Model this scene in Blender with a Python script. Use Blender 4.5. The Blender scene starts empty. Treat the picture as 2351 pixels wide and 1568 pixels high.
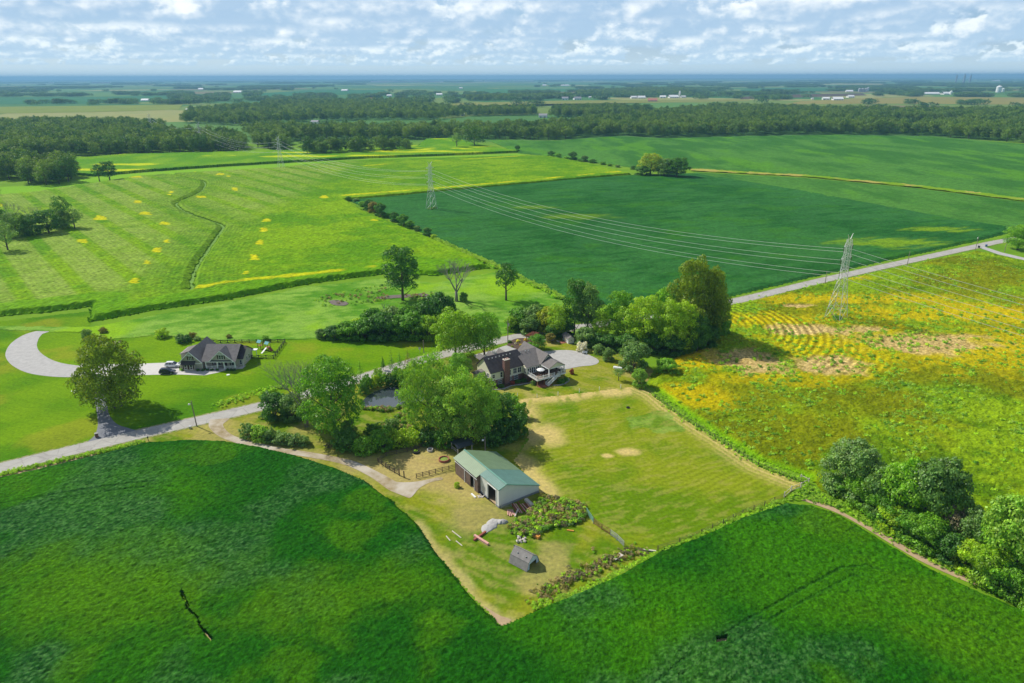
# Aerial view of a farmstead among soybean and corn fields
import bpy, bmesh, math, random
import numpy as np
from mathutils import Vector, Matrix
S = bpy.context.scene
COL = S.collection
RNG = np.random.default_rng(7)
random.seed(7)
R = math.radians

# ------------------------------------------------------------------ camera
CAM_H = 90.0
FPX, CXP, CYP = 1567.3, 1175.5, 784.0          # picture measured on a 2351 x 1568 grid
PITCH = math.atan((784 - 176) / FPX)
ROLL = R(0.15)
cam = bpy.data.cameras.new('camera')
cam.sensor_width = 36.0
cam.lens = 36.0 * FPX / 2351.0
cam.clip_start = 0.5
cam.clip_end = 120000.0
camo = bpy.data.objects.new('camera', cam)
COL.objects.link(camo)
camo.matrix_world = Matrix.Translation((0, 0, CAM_H)) @ Matrix.Rotation(math.pi / 2 - PITCH, 4, 'X') @ Matrix.Rotation(-ROLL, 4, 'Z')
S.camera = camo

# ------------------------------------------------------------------ sun, exposure
SUN_EL = R(44.0)
SUN_AZ = math.atan2(-0.845, 0.535)              # compass angle of the sun measured from +Y towards +X
SUN_DIR = Vector((math.sin(SUN_AZ) * math.cos(SUN_EL), math.cos(SUN_AZ) * math.cos(SUN_EL), math.sin(SUN_EL)))
sl = bpy.data.lights.new('sun', 'SUN')
sl.energy = 5.0
sl.angle = R(0.5)
sl.color = (1.0, 0.95, 0.86)
so = bpy.data.objects.new('sun', sl)
so.rotation_euler = SUN_DIR.to_track_quat('Z', 'Y').to_euler()
so.location = (0, 0, 300)
COL.objects.link(so)
S.view_settings.view_transform = 'Standard'
S.view_settings.look = 'None'
S.view_settings.gamma = 1.0
S.view_settings.exposure = 0.06
S.view_settings.use_curve_mapping = False
S.render.engine = 'CYCLES'
S.cycles.max_bounces = 5
S.cycles.diffuse_bounces = 2
S.cycles.glossy_bounces = 2
S.cycles.transmission_bounces = 3
S.cycles.volume_bounces = 1
S.cycles.transparent_max_bounces = 4
S.cycles.caustics_reflective = False
S.cycles.caustics_refractive = False
S.cycles.use_denoising = True
S.cycles.sample_clamp_indirect = 6.0


# ------------------------------------------------------------------ node helpers
class NT:
    def __init__(self, tree):
        self.t = tree
        tree.nodes.clear()

    def n(self, kind, ins=None, **props):
        nd = self.t.nodes.new(kind)
        for k, v in props.items():
            setattr(nd, k, v)
        for k, v in (ins or {}).items():
            s = nd.inputs[k]
            if isinstance(v, bpy.types.NodeSocket):
                self.t.links.new(v, s)
            else:
                s.default_value = v
        return nd

    def m(self, op, a, b=0.0, c=0.0, clamp=False):
        return self.n('ShaderNodeMath', {0: a, 1: b, 2: c}, operation=op, use_clamp=clamp).outputs[0]

    def rng(self, v, a, b, c=0.0, d=1.0, smooth=False):
        nd = self.n('ShaderNodeMapRange', {'Value': v, 'From Min': a, 'From Max': b, 'To Min': c, 'To Max': d},
                    interpolation_type='SMOOTHSTEP' if smooth else 'LINEAR')
        return nd.outputs[0]

    def mix(self, f, a, b, mode='MIX'):
        nd = self.n('ShaderNodeMix', data_type='RGBA', blend_type=mode)
        for i, v in ((0, f), (6, a), (7, b)):
            if isinstance(v, bpy.types.NodeSocket):
                self.t.links.new(v, nd.inputs[i])
            else:
                nd.inputs[i].default_value = v if i == 0 else (*v, 1.0)[:4]
        return nd.outputs[2]

    def noise(self, vec, scale, detail=4.0, rough=0.55, dim='3D'):
        return self.n('ShaderNodeTexNoise', {'Vector': vec, 'Scale': scale, 'Detail': detail, 'Roughness': rough},
                      noise_dimensions=dim).outputs[0]

    def xyz(self, x, y, z):
        return self.n('ShaderNodeCombineXYZ', {0: x, 1: y, 2: z}).outputs[0]


# ------------------------------------------------------------------ sky with cumulus rows
def build_world():
    w = bpy.data.worlds.new('World')
    S.world = w
    w.use_nodes = True
    k = NT(w.node_tree)
    sky = k.n('ShaderNodeTexSky', sky_type='NISHITA')
    sky.sun_disc = False
    sky.sun_elevation = SUN_EL
    sky.sun_rotation = SUN_AZ
    sky.altitude = 250
    sky.air_density = 1.0
    sky.dust_density = 0.8
    sky.ozone_density = 1.6
    d = k.n('ShaderNodeTexCoord').outputs['Generated']
    sp = k.n('ShaderNodeSeparateXYZ', {0: d})
    x, y, z = sp.outputs
    hor = k.m('MAXIMUM', k.m('SQRT', k.m('ADD', k.m('MULTIPLY', x, x), k.m('MULTIPLY', y, y))), 0.02)
    te = k.m('MAXIMUM', k.m('DIVIDE', z, hor), 0.0)
    az = k.m('ARCTAN2', x, y)
    base_sky = k.mix(0.45, sky.outputs[0], (2.6, 5.6, 10.0))
    # low sky: rows of cumulus with flat bases, farther rows smaller and paler
    veil = k.rng(te, 0.0, 0.05, 0.85, 0.05, True)
    col = k.mix(veil, base_sky, (6.8, 8.8, 9.9))
    rows = [(64, .95), (46, 1.0), (35, 1.0), (27, 1.02), (21, 1.0), (17, 1.03), (13.6, 1.0), (10.8, 1.03)]
    for i, (dist, base) in enumerate(rows):
        h = k.m('MULTIPLY', te, dist)
        lat = k.m('MULTIPLY', az, dist)
        v = k.xyz(lat, k.m('MULTIPLY', h, 1.6), 7.31 * i)
        n1 = k.noise(v, 0.55, 7.0, 0.60)
        v2 = k.xyz(k.m('ADD', lat, -0.20), k.m('MULTIPLY', k.m('ADD', h, 0.16), 1.6), 7.31 * i)
        n2 = k.noise(v2, 0.55, 4.0, 0.60)
        cov = k.noise(k.xyz(lat, 3.1 * i, 0.0), 0.22, 1.0, 0.5)
        up = k.m('SUBTRACT', h, base)
        dens = k.m('ADD', k.m('MULTIPLY', k.m('SUBTRACT', n1, 0.5), 2.8), k.m('MULTIPLY', k.m('SUBTRACT', cov, 0.385), 2.9))
        dens = k.m('SUBTRACT', dens, k.m('MULTIPLY', up, 0.50))
        wob = k.m('MULTIPLY', k.m('SUBTRACT', n1, 0.5), 0.30)
        a = k.rng(dens, -0.05, 0.20, 0, 1, True)
        a = k.m('MULTIPLY', a, k.rng(k.m('ADD', up, wob), -0.14, 0.06, 0, 1, True))
        lit = k.m('ADD', k.m('MULTIPLY', k.m('SUBTRACT', n1, n2), 3.6), k.m('MULTIPLY', up, 1.15))
        lit = k.rng(lit, 0.0, 0.85, 0, 1, True)
        c = k.mix(lit, (3.7, 5.6, 8.0), (11.5, 11.7, 11.7))
        fade = 1 - math.exp(-dist / 60.0)
        c = k.mix(fade * 0.9, c, (7.2, 9.4, 10.6))
        col = k.mix(k.m('MULTIPLY', a, 0.95), col, c)
    low = k.n('ShaderNodeBackground', {'Color': col, 'Strength': 0.095})
    # the same broken cumulus carried on overhead, with more blue between
    high_sky = k.mix(k.rng(te, 0.12, 0.6, 0.45, 0.0), sky.outputs[0], (2.6, 5.6, 10.0))
    hz = k.m('MAXIMUM', z, 0.05)
    pn = k.noise(k.xyz(k.m('DIVIDE', x, hz), k.m('DIVIDE', y, hz), 3.0), 0.9, 4.0, 0.55)
    hcol = k.mix(k.rng(pn, 0.50, 0.63, 0, 0.9, True), high_sky, k.mix(k.rng(pn, 0.55, 0.75), (10.0, 10.2, 10.3), (6.0, 7.2, 8.6)))
    high = k.n('ShaderNodeBackground', {'Color': hcol, 'Strength': 0.095})
    ms = k.n('ShaderNodeMixShader', {0: k.rng(te, 0.115, 0.15, 0, 1), 1: low.outputs[0], 2: high.outputs[0]})
    k.n('ShaderNodeOutputWorld', {'Surface': ms.outputs[0]})
    w.cycles.sampling_method = 'MANUAL'
    w.cycles.sample_map_resolution = 512


build_world()


# ------------------------------------------------------------------ picture point -> place on the ground
_cp, _sp = math.cos(PITCH), math.sin(PITCH)
_cr, _sr = math.cos(ROLL), math.sin(ROLL)


def P(x, y, z=0.0):
    """point of the plane at height z seen at picture point x, y"""
    a, b = (x - CXP) / FPX, (y - CYP) / FPX
    a, b = a * _cr - b * _sr, a * _sr + b * _cr
    dx, dy, dz = a, _cp - b * _sp, -_sp - b * _cp
    t = (z - CAM_H) / dz
    return (dx * t, dy * t)


def PL(*pts):
    return [P(*p) for p in pts]


def proj_y(X, Y, Z):
    dz = Z - CAM_H
    zc = Y * _cp - dz * _sp
    a, b = X / zc, (-dz * _cp - Y * _sp) / zc
    return CYP + (-a * _sr + b * _cr) * FPX


def HT(xb, yb, yt):
    """height of an upright thing standing at picture point (xb, yb) whose top is seen at row yt"""
    X, Y = P(xb, yb)
    lo, hi = 0.0, 85.0
    for _ in range(40):
        m = (lo + hi) / 2
        if proj_y(X, Y, m) > yt:
            lo = m
        else:
            hi = m
    return lo


# ------------------------------------------------------------------ object helpers
def tag(o, label=None, cat=None, group=None, kind=None):
    for k, v in (('label', label), ('category', cat), ('group', group), ('kind', kind)):
        if v:
            o[k] = v
    return o


def link(name, me, parent=None, mat=None):
    o = bpy.data.objects.new(name, me)
    COL.objects.link(o)
    if parent is not None:
        o.parent = parent
    if mat is not None and not me.materials:
        me.materials.append(mat)
    return o


def empty(name, loc, rz=0.0, label=None, cat=None, group=None, sc=1.0):
    o = bpy.data.objects.new(name, None)
    COL.objects.link(o)
    o.empty_display_size = 0.5
    o.location = (loc[0], loc[1], loc[2] if len(loc) > 2 else 0.0)
    o.rotation_euler = (0, 0, rz)
    o.scale = (sc, sc, sc) if not isinstance(sc, tuple) else sc
    tag(o, label, cat, group)
    return o


def copy_tree(o, parent=None):
    c = o.copy()
    COL.objects.link(c)
    c.parent = parent
    for ch in list(o.children):
        copy_tree(ch, c)
    return c


class MB:
    """collects shapes, then links them as one mesh object"""

    def __init__(self):
        self.v, self.f = [], []

    def add(self, vs, fs):
        b = len(self.v)
        self.v += [tuple(p) for p in vs]
        self.f += [tuple(i + b for i in q) for q in fs]
        return self

    def box(self, x0, x1, y0, y1, z0, z1):
        return self.add([(x0, y0, z0), (x1, y0, z0), (x1, y1, z0), (x0, y1, z0), (x0, y0, z1), (x1, y0, z1), (x1, y1, z1), (x0, y1, z1)],
                        [(3, 2, 1, 0), (4, 5, 6, 7), (0, 1, 5, 4), (1, 2, 6, 5), (2, 3, 7, 6), (3, 0, 4, 7)])

    def bar(self, a, b, w, h=None, up=(0, 0, 1)):
        a, b = Vector(a), Vector(b)
        h = h or w
        d = (b - a).normalized()
        u = Vector(up)
        if abs(d.dot(u)) > 0.98:
            u = Vector((0, 1, 0))
        s = d.cross(u).normalized() * (w / 2)
        t = s.cross(d).normalized() * (h / 2)
        q = [a - s - t, a + s - t, a + s + t, a - s + t, b - s - t, b + s - t, b + s + t, b - s + t]
        return self.add(q, [(3, 2, 1, 0), (4, 5, 6, 7), (0, 1, 5, 4), (1, 2, 6, 5), (2, 3, 7, 6), (3, 0, 4, 7)])

    def tube(self, pts, rads, n=8, cap=True):
        pts = [Vector(p) for p in pts]
        rings = []
        for i, p in enumerate(pts):
            d = (pts[min(i + 1, len(pts) - 1)] - pts[max(i - 1, 0)]).normalized()
            u = Vector((0, 0, 1)) if abs(d.z) < 0.9 else Vector((0, 1, 0))
            s = d.cross(u).normalized()
            t = s.cross(d)
            r = rads[i] if hasattr(rads, '__len__') else rads
            rings.append([p + (s * math.cos(6.28319 * k / n) + t * math.sin(6.28319 * k / n)) * r for k in range(n)])
        vs = [q for r_ in rings for q in r_]
        fs = [(i * n + k, i * n + (k + 1) % n, (i + 1) * n + (k + 1) % n, (i + 1) * n + k) for i in range(len(pts) - 1) for k in range(n)]
        if cap:
            fs += [tuple(range(n))[::-1], tuple(range((len(pts) - 1) * n, len(pts) * n))]
        return self.add(vs, fs)

    def prism(self, poly, z0, z1):
        """upright prism over a plan polygon"""
        n = len(poly)
        a = sum(poly[i][0] * poly[(i + 1) % n][1] - poly[(i + 1) % n][0] * poly[i][1] for i in range(n))
        if a < 0:
            poly = poly[::-1]
        return self.add([(p[0], p[1], z0) for p in poly] + [(p[0], p[1], z1) for p in poly],
                        [tuple(range(n))[::-1], tuple(range(n, 2 * n))] + [(i, (i + 1) % n, n + (i + 1) % n, n + i) for i in range(n)])

    def slab(self, quad, t):
        """a flat piece of thickness t under the polygon quad (3d points)"""
        q = [Vector(p) for p in quad]
        nrm = (q[1] - q[0]).cross(q[2] - q[0]).normalized()
        if nrm.z < 0:
            nrm = -nrm
            q = q[::-1]
        n = len(q)
        lo = [p - nrm * t for p in q]
        return self.add(lo + q, [tuple(range(n))[::-1], tuple(range(n, 2 * n))] + [(i, (i + 1) % n, n + (i + 1) % n, n + i) for i in range(n)])

    def lathe(self, prof, n=16, c=(0, 0, 0)):
        vs = [(c[0] + r * math.cos(6.28319 * k / n), c[1] + r * math.sin(6.28319 * k / n), c[2] + z) for r, z in prof for k in range(n)]
        fs = [(i * n + k, i * n + (k + 1) % n, (i + 1) * n + (k + 1) % n, (i + 1) * n + k) for i in range(len(prof) - 1) for k in range(n)]
        fs += [tuple(range(n))[::-1], tuple(range((len(prof) - 1) * n, len(prof) * n))]
        return self.add(vs, fs)

    def mesh(self, name, mat=None, smooth=False):
        me = bpy.data.meshes.new(name)
        me.from_pydata(self.v, [], self.f)
        me.validate()
        me.update()
        if smooth:
            me.polygons.foreach_set('use_smooth', [True] * len(me.polygons))
        if mat:
            me.materials.append(mat)
        return me

    def build(self, name, mat, parent=None, smooth=False):
        return link(name, self.mesh(name, mat, smooth), parent)


# numpy value noise over the ground plan
def _hash(ix, iy, seed):
    h = (ix.astype(np.int64) * 374761393 + iy.astype(np.int64) * 668265263 + seed * 1442695041) & 0x7fffffff
    h = ((h ^ (h >> 13)) * 1274126177) & 0x7fffffff
    return ((h ^ (h >> 16)) & 0xffff) / 65535.0


def vnoise(x, y, s, seed=0):
    x, y = x / s, y / s
    ix, iy = np.floor(x), np.floor(y)
    fx, fy = x - ix, y - iy
    fx, fy = fx * fx * (3 - 2 * fx), fy * fy * (3 - 2 * fy)
    a, b = _hash(ix, iy, seed), _hash(ix + 1, iy, seed)
    c, d = _hash(ix, iy + 1, seed), _hash(ix + 1, iy + 1, seed)
    return (a * (1 - fx) + b * fx) * (1 - fy) + (c * (1 - fx) + d * fx) * fy


def fbm(x, y, s, seed=0, oct=4, g=0.5):
    t, a, w = 0, 1.0, 0
    for i in range(oct):
        c, sn = math.cos(0.7 * i + 0.4), math.sin(0.7 * i + 0.4)
        t = t + a * vnoise(x * c - y * sn + 31 * i, x * sn + y * c, s / 2 ** i, seed + 17 * i)
        w += a
        a *= g
    return t / w


def sstep(v, a, b):
    t = np.clip((v - a) / (b - a), 0, 1)
    return t * t * (3 - 2 * t)


def inside(poly, x, y):
    r = np.zeros(x.shape, bool)
    n = len(poly)
    for i in range(n):
        x0, y0 = poly[i]
        x1, y1 = poly[(i + 1) % n]
        if y0 == y1:
            continue
        c = ((y0 > y) != (y1 > y)) & (x < (x1 - x0) * (y - y0) / (y1 - y0) + x0)
        r ^= c
    return r


def dist_line(pts, x, y):
    """distance to a polyline"""
    best = np.full(x.shape, 1e9)
    for (x0, y0), (x1, y1) in zip(pts[:-1], pts[1:]):
        dx, dy = x1 - x0, y1 - y0
        t = np.clip(((x - x0) * dx + (y - y0) * dy) / (dx * dx + dy * dy + 1e-9), 0, 1)
        best = np.minimum(best, np.hypot(x - x0 - t * dx, y - y0 - t * dy))
    return best


def smooth_line(pts, n=8):
    """Catmull-Rom through plan points"""
    q = [np.array(p, float) for p in pts]
    q = [2 * q[0] - q[1]] + q + [2 * q[-1] - q[-2]]
    out = []
    for i in range(1, len(q) - 2):
        for t in np.linspace(0, 1, n, endpoint=False):
            a, b, c, d = q[i - 1], q[i], q[i + 1], q[i + 2]
            out.append(tuple(0.5 * (2 * b + (c - a) * t + (2 * a - 5 * b + 4 * c - d) * t * t + (3 * b - a - 3 * c + d) * t ** 3)))
    out.append(tuple(q[-2]))
    return out


def mixc(a, b, t):
    a = np.asarray(a, float)
    b = np.asarray(b, float)
    t = np.asarray(t)[..., None]
    return a * (1 - t) + b * t


def np_mesh(name, verts, quads, mat, col=None, smooth=False):
    me = bpy.data.meshes.new(name)
    me.vertices.add(len(verts))
    me.vertices.foreach_set('co', np.asarray(verts, np.float32).ravel())
    k = quads.shape[1]
    me.loops.add(quads.size)
    me.loops.foreach_set('vertex_index', quads.astype(np.int32).ravel())
    me.polygons.add(len(quads))
    me.polygons.foreach_set('loop_start', np.arange(0, quads.size, k, dtype=np.int32))
    me.polygons.foreach_set('loop_total', np.full(len(quads), k, np.int32))
    me.update(calc_edges=True)
    me.polygons.foreach_set('use_smooth', np.full(len(quads), smooth, bool))
    if col is not None:
        at = me.attributes.new('tint', 'FLOAT_COLOR', 'POINT')
        c4 = np.ones((len(verts), 4), np.float32)
        c4[:, :3] = col
        at.data.foreach_set('color', c4.ravel())
    me.materials.append(mat)
    return me


def cell_sheet(name, polys, cell, mat, colf, zf, skirt=False, cut=None, edge=0.0, rot=0.0, smooth=True, clip=None, taper=0.0):
    """sheet of cells inside plan polygons; colf(x, y) -> rgb, zf(x, y) -> height; ragged edge"""
    allp = np.array([p for q in polys for p in q])
    c, s = math.cos(rot), math.sin(rot)
    rp = np.c_[allp[:, 0] * c + allp[:, 1] * s, -allp[:, 0] * s + allp[:, 1] * c]
    lo = rp.min(0) - cell
    hi = rp.max(0) + cell
    nx, ny = int((hi[0] - lo[0]) / cell) + 1, int((hi[1] - lo[1]) / cell) + 1
    gx, gy = np.meshgrid(lo[0] + (np.arange(nx) + .5) * cell, lo[1] + (np.arange(ny) + .5) * cell, indexing='ij')
    X, Y = gx * c - gy * s, gx * s + gy * c
    ex = X + edge * (fbm(X, Y, 3.5, 91, 3) - .5) * 2
    ey = Y + edge * (fbm(X, Y, 3.5, 57, 3) - .5) * 2
    use = np.zeros(X.shape, bool)
    for q in polys:
        use |= inside(q, ex, ey)
    if cut is not None:
        use &= ~cut(ex, ey)
    if clip is not None:
        use &= clip(X, Y)
    ii, jj = np.nonzero(use)
    W = ny + 1
    vid = np.stack([ii * W + jj, (ii + 1) * W + jj, (ii + 1) * W + jj + 1, ii * W + jj + 1], 1)
    u, inv = np.unique(vid, return_inverse=True)
    quads = inv.reshape(vid.shape)
    vi, vj = u // W, u % W
    ux, uy = lo[0] + vi * cell, lo[1] + vj * cell
    j = 0.28 * cell
    ux = ux + (_hash(vi, vj, 5) - .5) * 2 * j
    uy = uy + (_hash(vi, vj, 9) - .5) * 2 * j
    vx, vy = ux * c - uy * s, ux * s + uy * c
    vz = zf(vx, vy) * np.ones(vx.shape)
    if taper:
        bd = np.minimum.reduce([dist_line(list(q) + [q[0]], vx, vy) for q in polys])
        vz = vz * (.12 + .88 * sstep(bd, 0, taper))
    verts = np.c_[vx, vy, vz]
    col = colf(vx, vy)
    if skirt:
        pad = np.zeros((use.shape[0] + 2, use.shape[1] + 2), bool)
        pad[1:-1, 1:-1] = use
        lut = -np.ones((nx + 1) * W + W + 2, np.int64)
        lut[u] = np.arange(len(u))
        ex_v, ex_q, ex_c = [], [], []
        base = len(verts)
        for di, dj, a, b in ((-1, 0, 3, 0), (1, 0, 1, 2), (0, -1, 0, 1), (0, 1, 2, 3)):
            m = use & ~pad[1 + di:1 + di + use.shape[0], 1 + dj:1 + dj + use.shape[1]]
            ei, ej = np.nonzero(m)
            cor = np.stack([ei * W + ej, (ei + 1) * W + ej, (ei + 1) * W + ej + 1, ei * W + ej + 1], 1)
            va, vb = lut[cor[:, a]], lut[cor[:, b]]
            n = len(va)
            la, lb = verts[va].copy(), verts[vb].copy()
            la[:, 2] = 0.0
            lb[:, 2] = 0.0
            ex_v += [la, lb]
            ex_c += [col[va], col[vb]]
            ia = base + np.arange(n)
            ib = ia + n
            base += 2 * n
            ex_q.append(np.stack([vb, va, ia, ib], 1))
        verts = np.concatenate([verts] + ex_v)
        col = np.concatenate([col] + ex_c)
        quads = np.concatenate([quads] + ex_q)
    return np_mesh(name, verts, quads, mat, col, smooth)


def strip(name, pts, w, z, mat, col=None, seg=10):
    """ribbon of width w (number or list) along plan points"""
    n0 = len(pts)
    line = smooth_line(pts, seg)
    ws = w if not hasattr(w, '__len__') else list(np.interp(np.linspace(0, n0 - 1, len(line)), np.arange(n0), w))
    vs = []
    for i, p in enumerate(line):
        a, b = np.array(line[max(i - 1, 0)]), np.array(line[min(i + 1, len(line) - 1)])
        d = (b - a) / (np.linalg.norm(b - a) + 1e-9)
        hw = (ws[i] if hasattr(ws, '__len__') else ws) / 2
        for s_ in (-1.0, -0.5, 0.0, 0.5, 1.0):
            vs.append((p[0] + d[1] * hw * s_, p[1] - d[0] * hw * s_, z))
    q = np.array([[i * 5 + k, i * 5 + k + 1, (i + 1) * 5 + k + 1, (i + 1) * 5 + k] for i in range(len(line) - 1) for k in range(4)])[:, ::-1]
    return np_mesh(name, vs, q, mat)


# ------------------------------------------------------------------ materials
def new_mat(name):
    m = bpy.data.materials.new(name)
    m.use_nodes = True
    return m, NT(m.node_tree)


def finish(k, base, rough=0.8, spec=0.3, metal=0.0, bump=None, bstr=0.3, bdist=0.1):
    ins = {'Base Color': base if isinstance(base, bpy.types.NodeSocket) else (*base, 1), 'Roughness': rough, 'Specular IOR Level': spec, 'Metallic': metal}
    if bump is not None:
        ins['Normal'] = k.n('ShaderNodeBump', {'Height': bump, 'Strength': bstr, 'Distance': bdist}).outputs[0]
    b = k.n('ShaderNodeBsdfPrincipled', ins)
    k.n('ShaderNodeOutputMaterial', {'Surface': b.outputs[0]})
    return b


def pos(k):
    return k.n('ShaderNodeNewGeometry').outputs['Position']


def pm(name, rgb, rough=0.7, var=0.18, scale=3.0, spec=0.3, metal=0.0, obj=True, bump=0.0):
    """painted or natural surface with mottled tone"""
    m, k = new_mat(name)
    v = k.n('ShaderNodeTexCoord').outputs['Object'] if obj else pos(k)
    n = k.noise(v, scale, 5.0, 0.6)
    n2 = k.noise(v, scale * 7.3, 3.0, 0.6)
    f = k.m('ADD', k.m('MULTIPLY', n, 0.7), k.m('MULTIPLY', n2, 0.3))
    lo = tuple(c * (1 - var) for c in rgb)
    hi = tuple(min(c * (1 + var), 0.95) for c in rgb)
    c = k.mix(k.rng(f, 0.3, 0.7), lo, hi)
    finish(k, c, rough, spec, metal, n2 if bump else None, bump or 0.1, 0.05)
    return m


def tint_mat(name, rough=0.85, fine=0.6, amt=0.35, bump=0.5, bdist=0.25, spec=0.15, bscale=2.0):
    """crop or grass whose colour lies in the tint attribute, with fine mottling and relief"""
    m, k = new_mat(name)
    a = k.n('ShaderNodeAttribute', attribute_name='tint').outputs['Color']
    p = pos(k)
    n = k.noise(p, fine, 5.0, 0.65)
    c = k.mix(1.0, a, k.n('ShaderNodeCombineColor', {0: k.rng(n, .3, .7, 1 - amt, 1 + amt), 1: k.rng(n, .3, .7, 1 - amt, 1 + amt), 2: k.rng(n, .3, .7, 1 - amt * .6, 1 + amt * .6)}).outputs[0], 'MULTIPLY')
    bn = k.noise(p, bscale, 4.0, 0.65)
    finish(k, c, rough, spec, 0, bn, bump, bdist)
    return m


M = {}
M['crop'] = tint_mat('crop_leaves', 0.8, 1.9, 0.42, 0.9, 0.4, 0.02, 2.4)
M['corn'] = tint_mat('corn_leaves', 0.8, 0.5, 0.28, 0.8, 0.8, 0.02, 0.7)
M['grass'] = tint_mat('mown_grass', 0.9, 1.2, 0.26, 0.4, 0.12, 0.02, 2.2)
M['road'] = pm('worn_asphalt', (0.40, 0.385, 0.35), 0.9, 0.12, 0.25, obj=False)
M['drive'] = pm('dark_asphalt', (0.17, 0.18, 0.20), 0.85, 0.14, 0.4, obj=False)
M['gravel'] = pm('pale_gravel', (0.40, 0.39, 0.37), 0.95, 0.18, 0.6, obj=False, bump=0.5)
M['concrete'] = pm('concrete', (0.55, 0.53, 0.49), 0.9, 0.10, 0.8, obj=False)
M['soil'] = pm('dry_soil', (0.40, 0.29, 0.17), 0.95, 0.2, 0.6, obj=False, bump=0.5)
M['mulch'] = pm('mulch', (0.09, 0.06, 0.04), 0.95, 0.35, 2.0, obj=False, bump=0.5)
M['mud'] = pm('wet_mud', (0.14, 0.11, 0.09), 0.7, 0.25, 1.0, obj=False)
M['brickpave'] = pm('brick_paving', (0.34, 0.13, 0.08), 0.85, 0.2, 3.0, obj=False)


def track_mat():
    """gravel farm track: pale wheel ruts on thin dry grass"""
    m, k = new_mat('farm_track')
    p = pos(k)
    n = k.noise(p, 0.5, 6.0, 0.65)
    n2 = k.noise(p, 0.12, 4.0, 0.6)
    c = k.mix(k.rng(n, 0.35, 0.65), (0.26, 0.20, 0.09), (0.42, 0.35, 0.25))
    c = k.mix(k.rng(n2, 0.42, 0.66), c, (0.50, 0.45, 0.37))
    finish(k, c, 0.95, 0.1, 0, n, 0.4, 0.05)
    return m


M['track'] = track_mat()


def ground_mat():
    m, k = new_mat('ground_cover')
    p = pos(k)
    sp = k.n('ShaderNodeSeparateXYZ', {0: p})
    x, y, _ = sp.outputs
    n = k.noise(p, 0.05, 6.0, 0.6)
    near = k.mix(k.rng(n, 0.3, 0.7), (0.10, 0.23, 0.01), (0.18, 0.31, 0.015))
    # patchwork of far fields
    rx = k.m('ADD', k.m('MULTIPLY', x, 0.93), k.m('MULTIPLY', y, 0.36))
    ry = k.m('SUBTRACT', k.m('MULTIPLY', y, 0.93), k.m('MULTIPLY', x, 0.36))
    v = k.xyz(k.m('MULTIPLY', rx, 1 / 520.0), k.m('MULTIPLY', ry, 1 / 620.0), 0.0)
    vo = k.n('ShaderNodeTexVoronoi', {'Vector': v, 'Scale': 1.0, 'Randomness': 0.75}, voronoi_dimensions='2D', distance='CHEBYCHEV')
    r = k.n('ShaderNodeSeparateColor', {0: vo.outputs['Color']}).outputs[0]
    cr = k.n('ShaderNodeValToRGB', {0: r})
    e = cr.color_ramp
    e.interpolation = 'CONSTANT'
    cols = [(0.0, (0.045, 0.15, 0.04)), (0.34, (0.15, 0.21, 0.04)), (0.5, (0.06, 0.16, 0.035)), (0.66, (0.30, 0.29, 0.10)), (0.78, (0.09, 0.20, 0.04)), (0.93, (0.20, 0.15, 0.08))]
    e.elements[0].position, e.elements[0].color = 0, (*cols[0][1], 1)
    e.elements[1].position, e.elements[1].color = cols[1][0], (*cols[1][1], 1)
    for q, c in cols[2:]:
        el = e.elements.new(q)
        el.color = (*c, 1)
    fn = k.noise(p, 0.012, 4.0, 0.6)
    far = k.mix(k.rng(fn, 0.3, 0.7, 0.0, 0.35), cr.outputs[0], (0.12, 0.24, 0.05))
    c = k.mix(k.rng(y, 1000.0, 1100.0), near, far)
    finish(k, c, 0.95, 0.05)
    return m


M['ground'] = ground_mat()


def water_mat():
    m, k = new_mat('pond_water')
    n = k.noise(pos(k), 1.2, 3.0, 0.5)
    b = finish(k, (0.045, 0.06, 0.065), 0.05, 1.0, 0, n, 0.04, 0.05)
    return m


M['water'] = water_mat()


# ------------------------------------------------------------------ ground
def grid_axis(lo, hi):
    v, s = [0.0], 40.0
    while v[-1] < max(hi, -lo):
        v.append(v[-1] + s)
        s *= 1.25
    a = sorted(set([-t for t in v] + v))
    return np.array([lo] + [t for t in a if lo < t < hi] + [hi])


GX, GY0, GY1 = 27000.0, -2500.0, 34000.0
ax, ay = grid_axis(-GX, GX), grid_axis(GY0, GY1)
gx, gy = np.meshgrid(ax, ay, indexing='ij')
nn = len(ay)
q = np.array([[i * nn + j, (i + 1) * nn + j, (i + 1) * nn + j + 1, i * nn + j + 1] for i in range(len(ax) - 1) for j in range(nn - 1)])
tag(link('ground', np_mesh('ground', np.c_[gx.ravel(), gy.ravel(), np.zeros(gx.size)], q, M['ground'])),
    'flat green farmland reaching to the horizon', 'ground', kind='structure')

ROAD = PL((-420, 1176), (-200, 1124), (0, 1075), (300, 1002), (600, 933), (720, 900), (850, 862), (977, 824), (1192, 773), (1420, 738), (1670, 695), (1900, 641), (2075, 602), (2250, 564), (2320, 550), (2600, 500))
ROADC = smooth_line(ROAD, 8)

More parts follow.
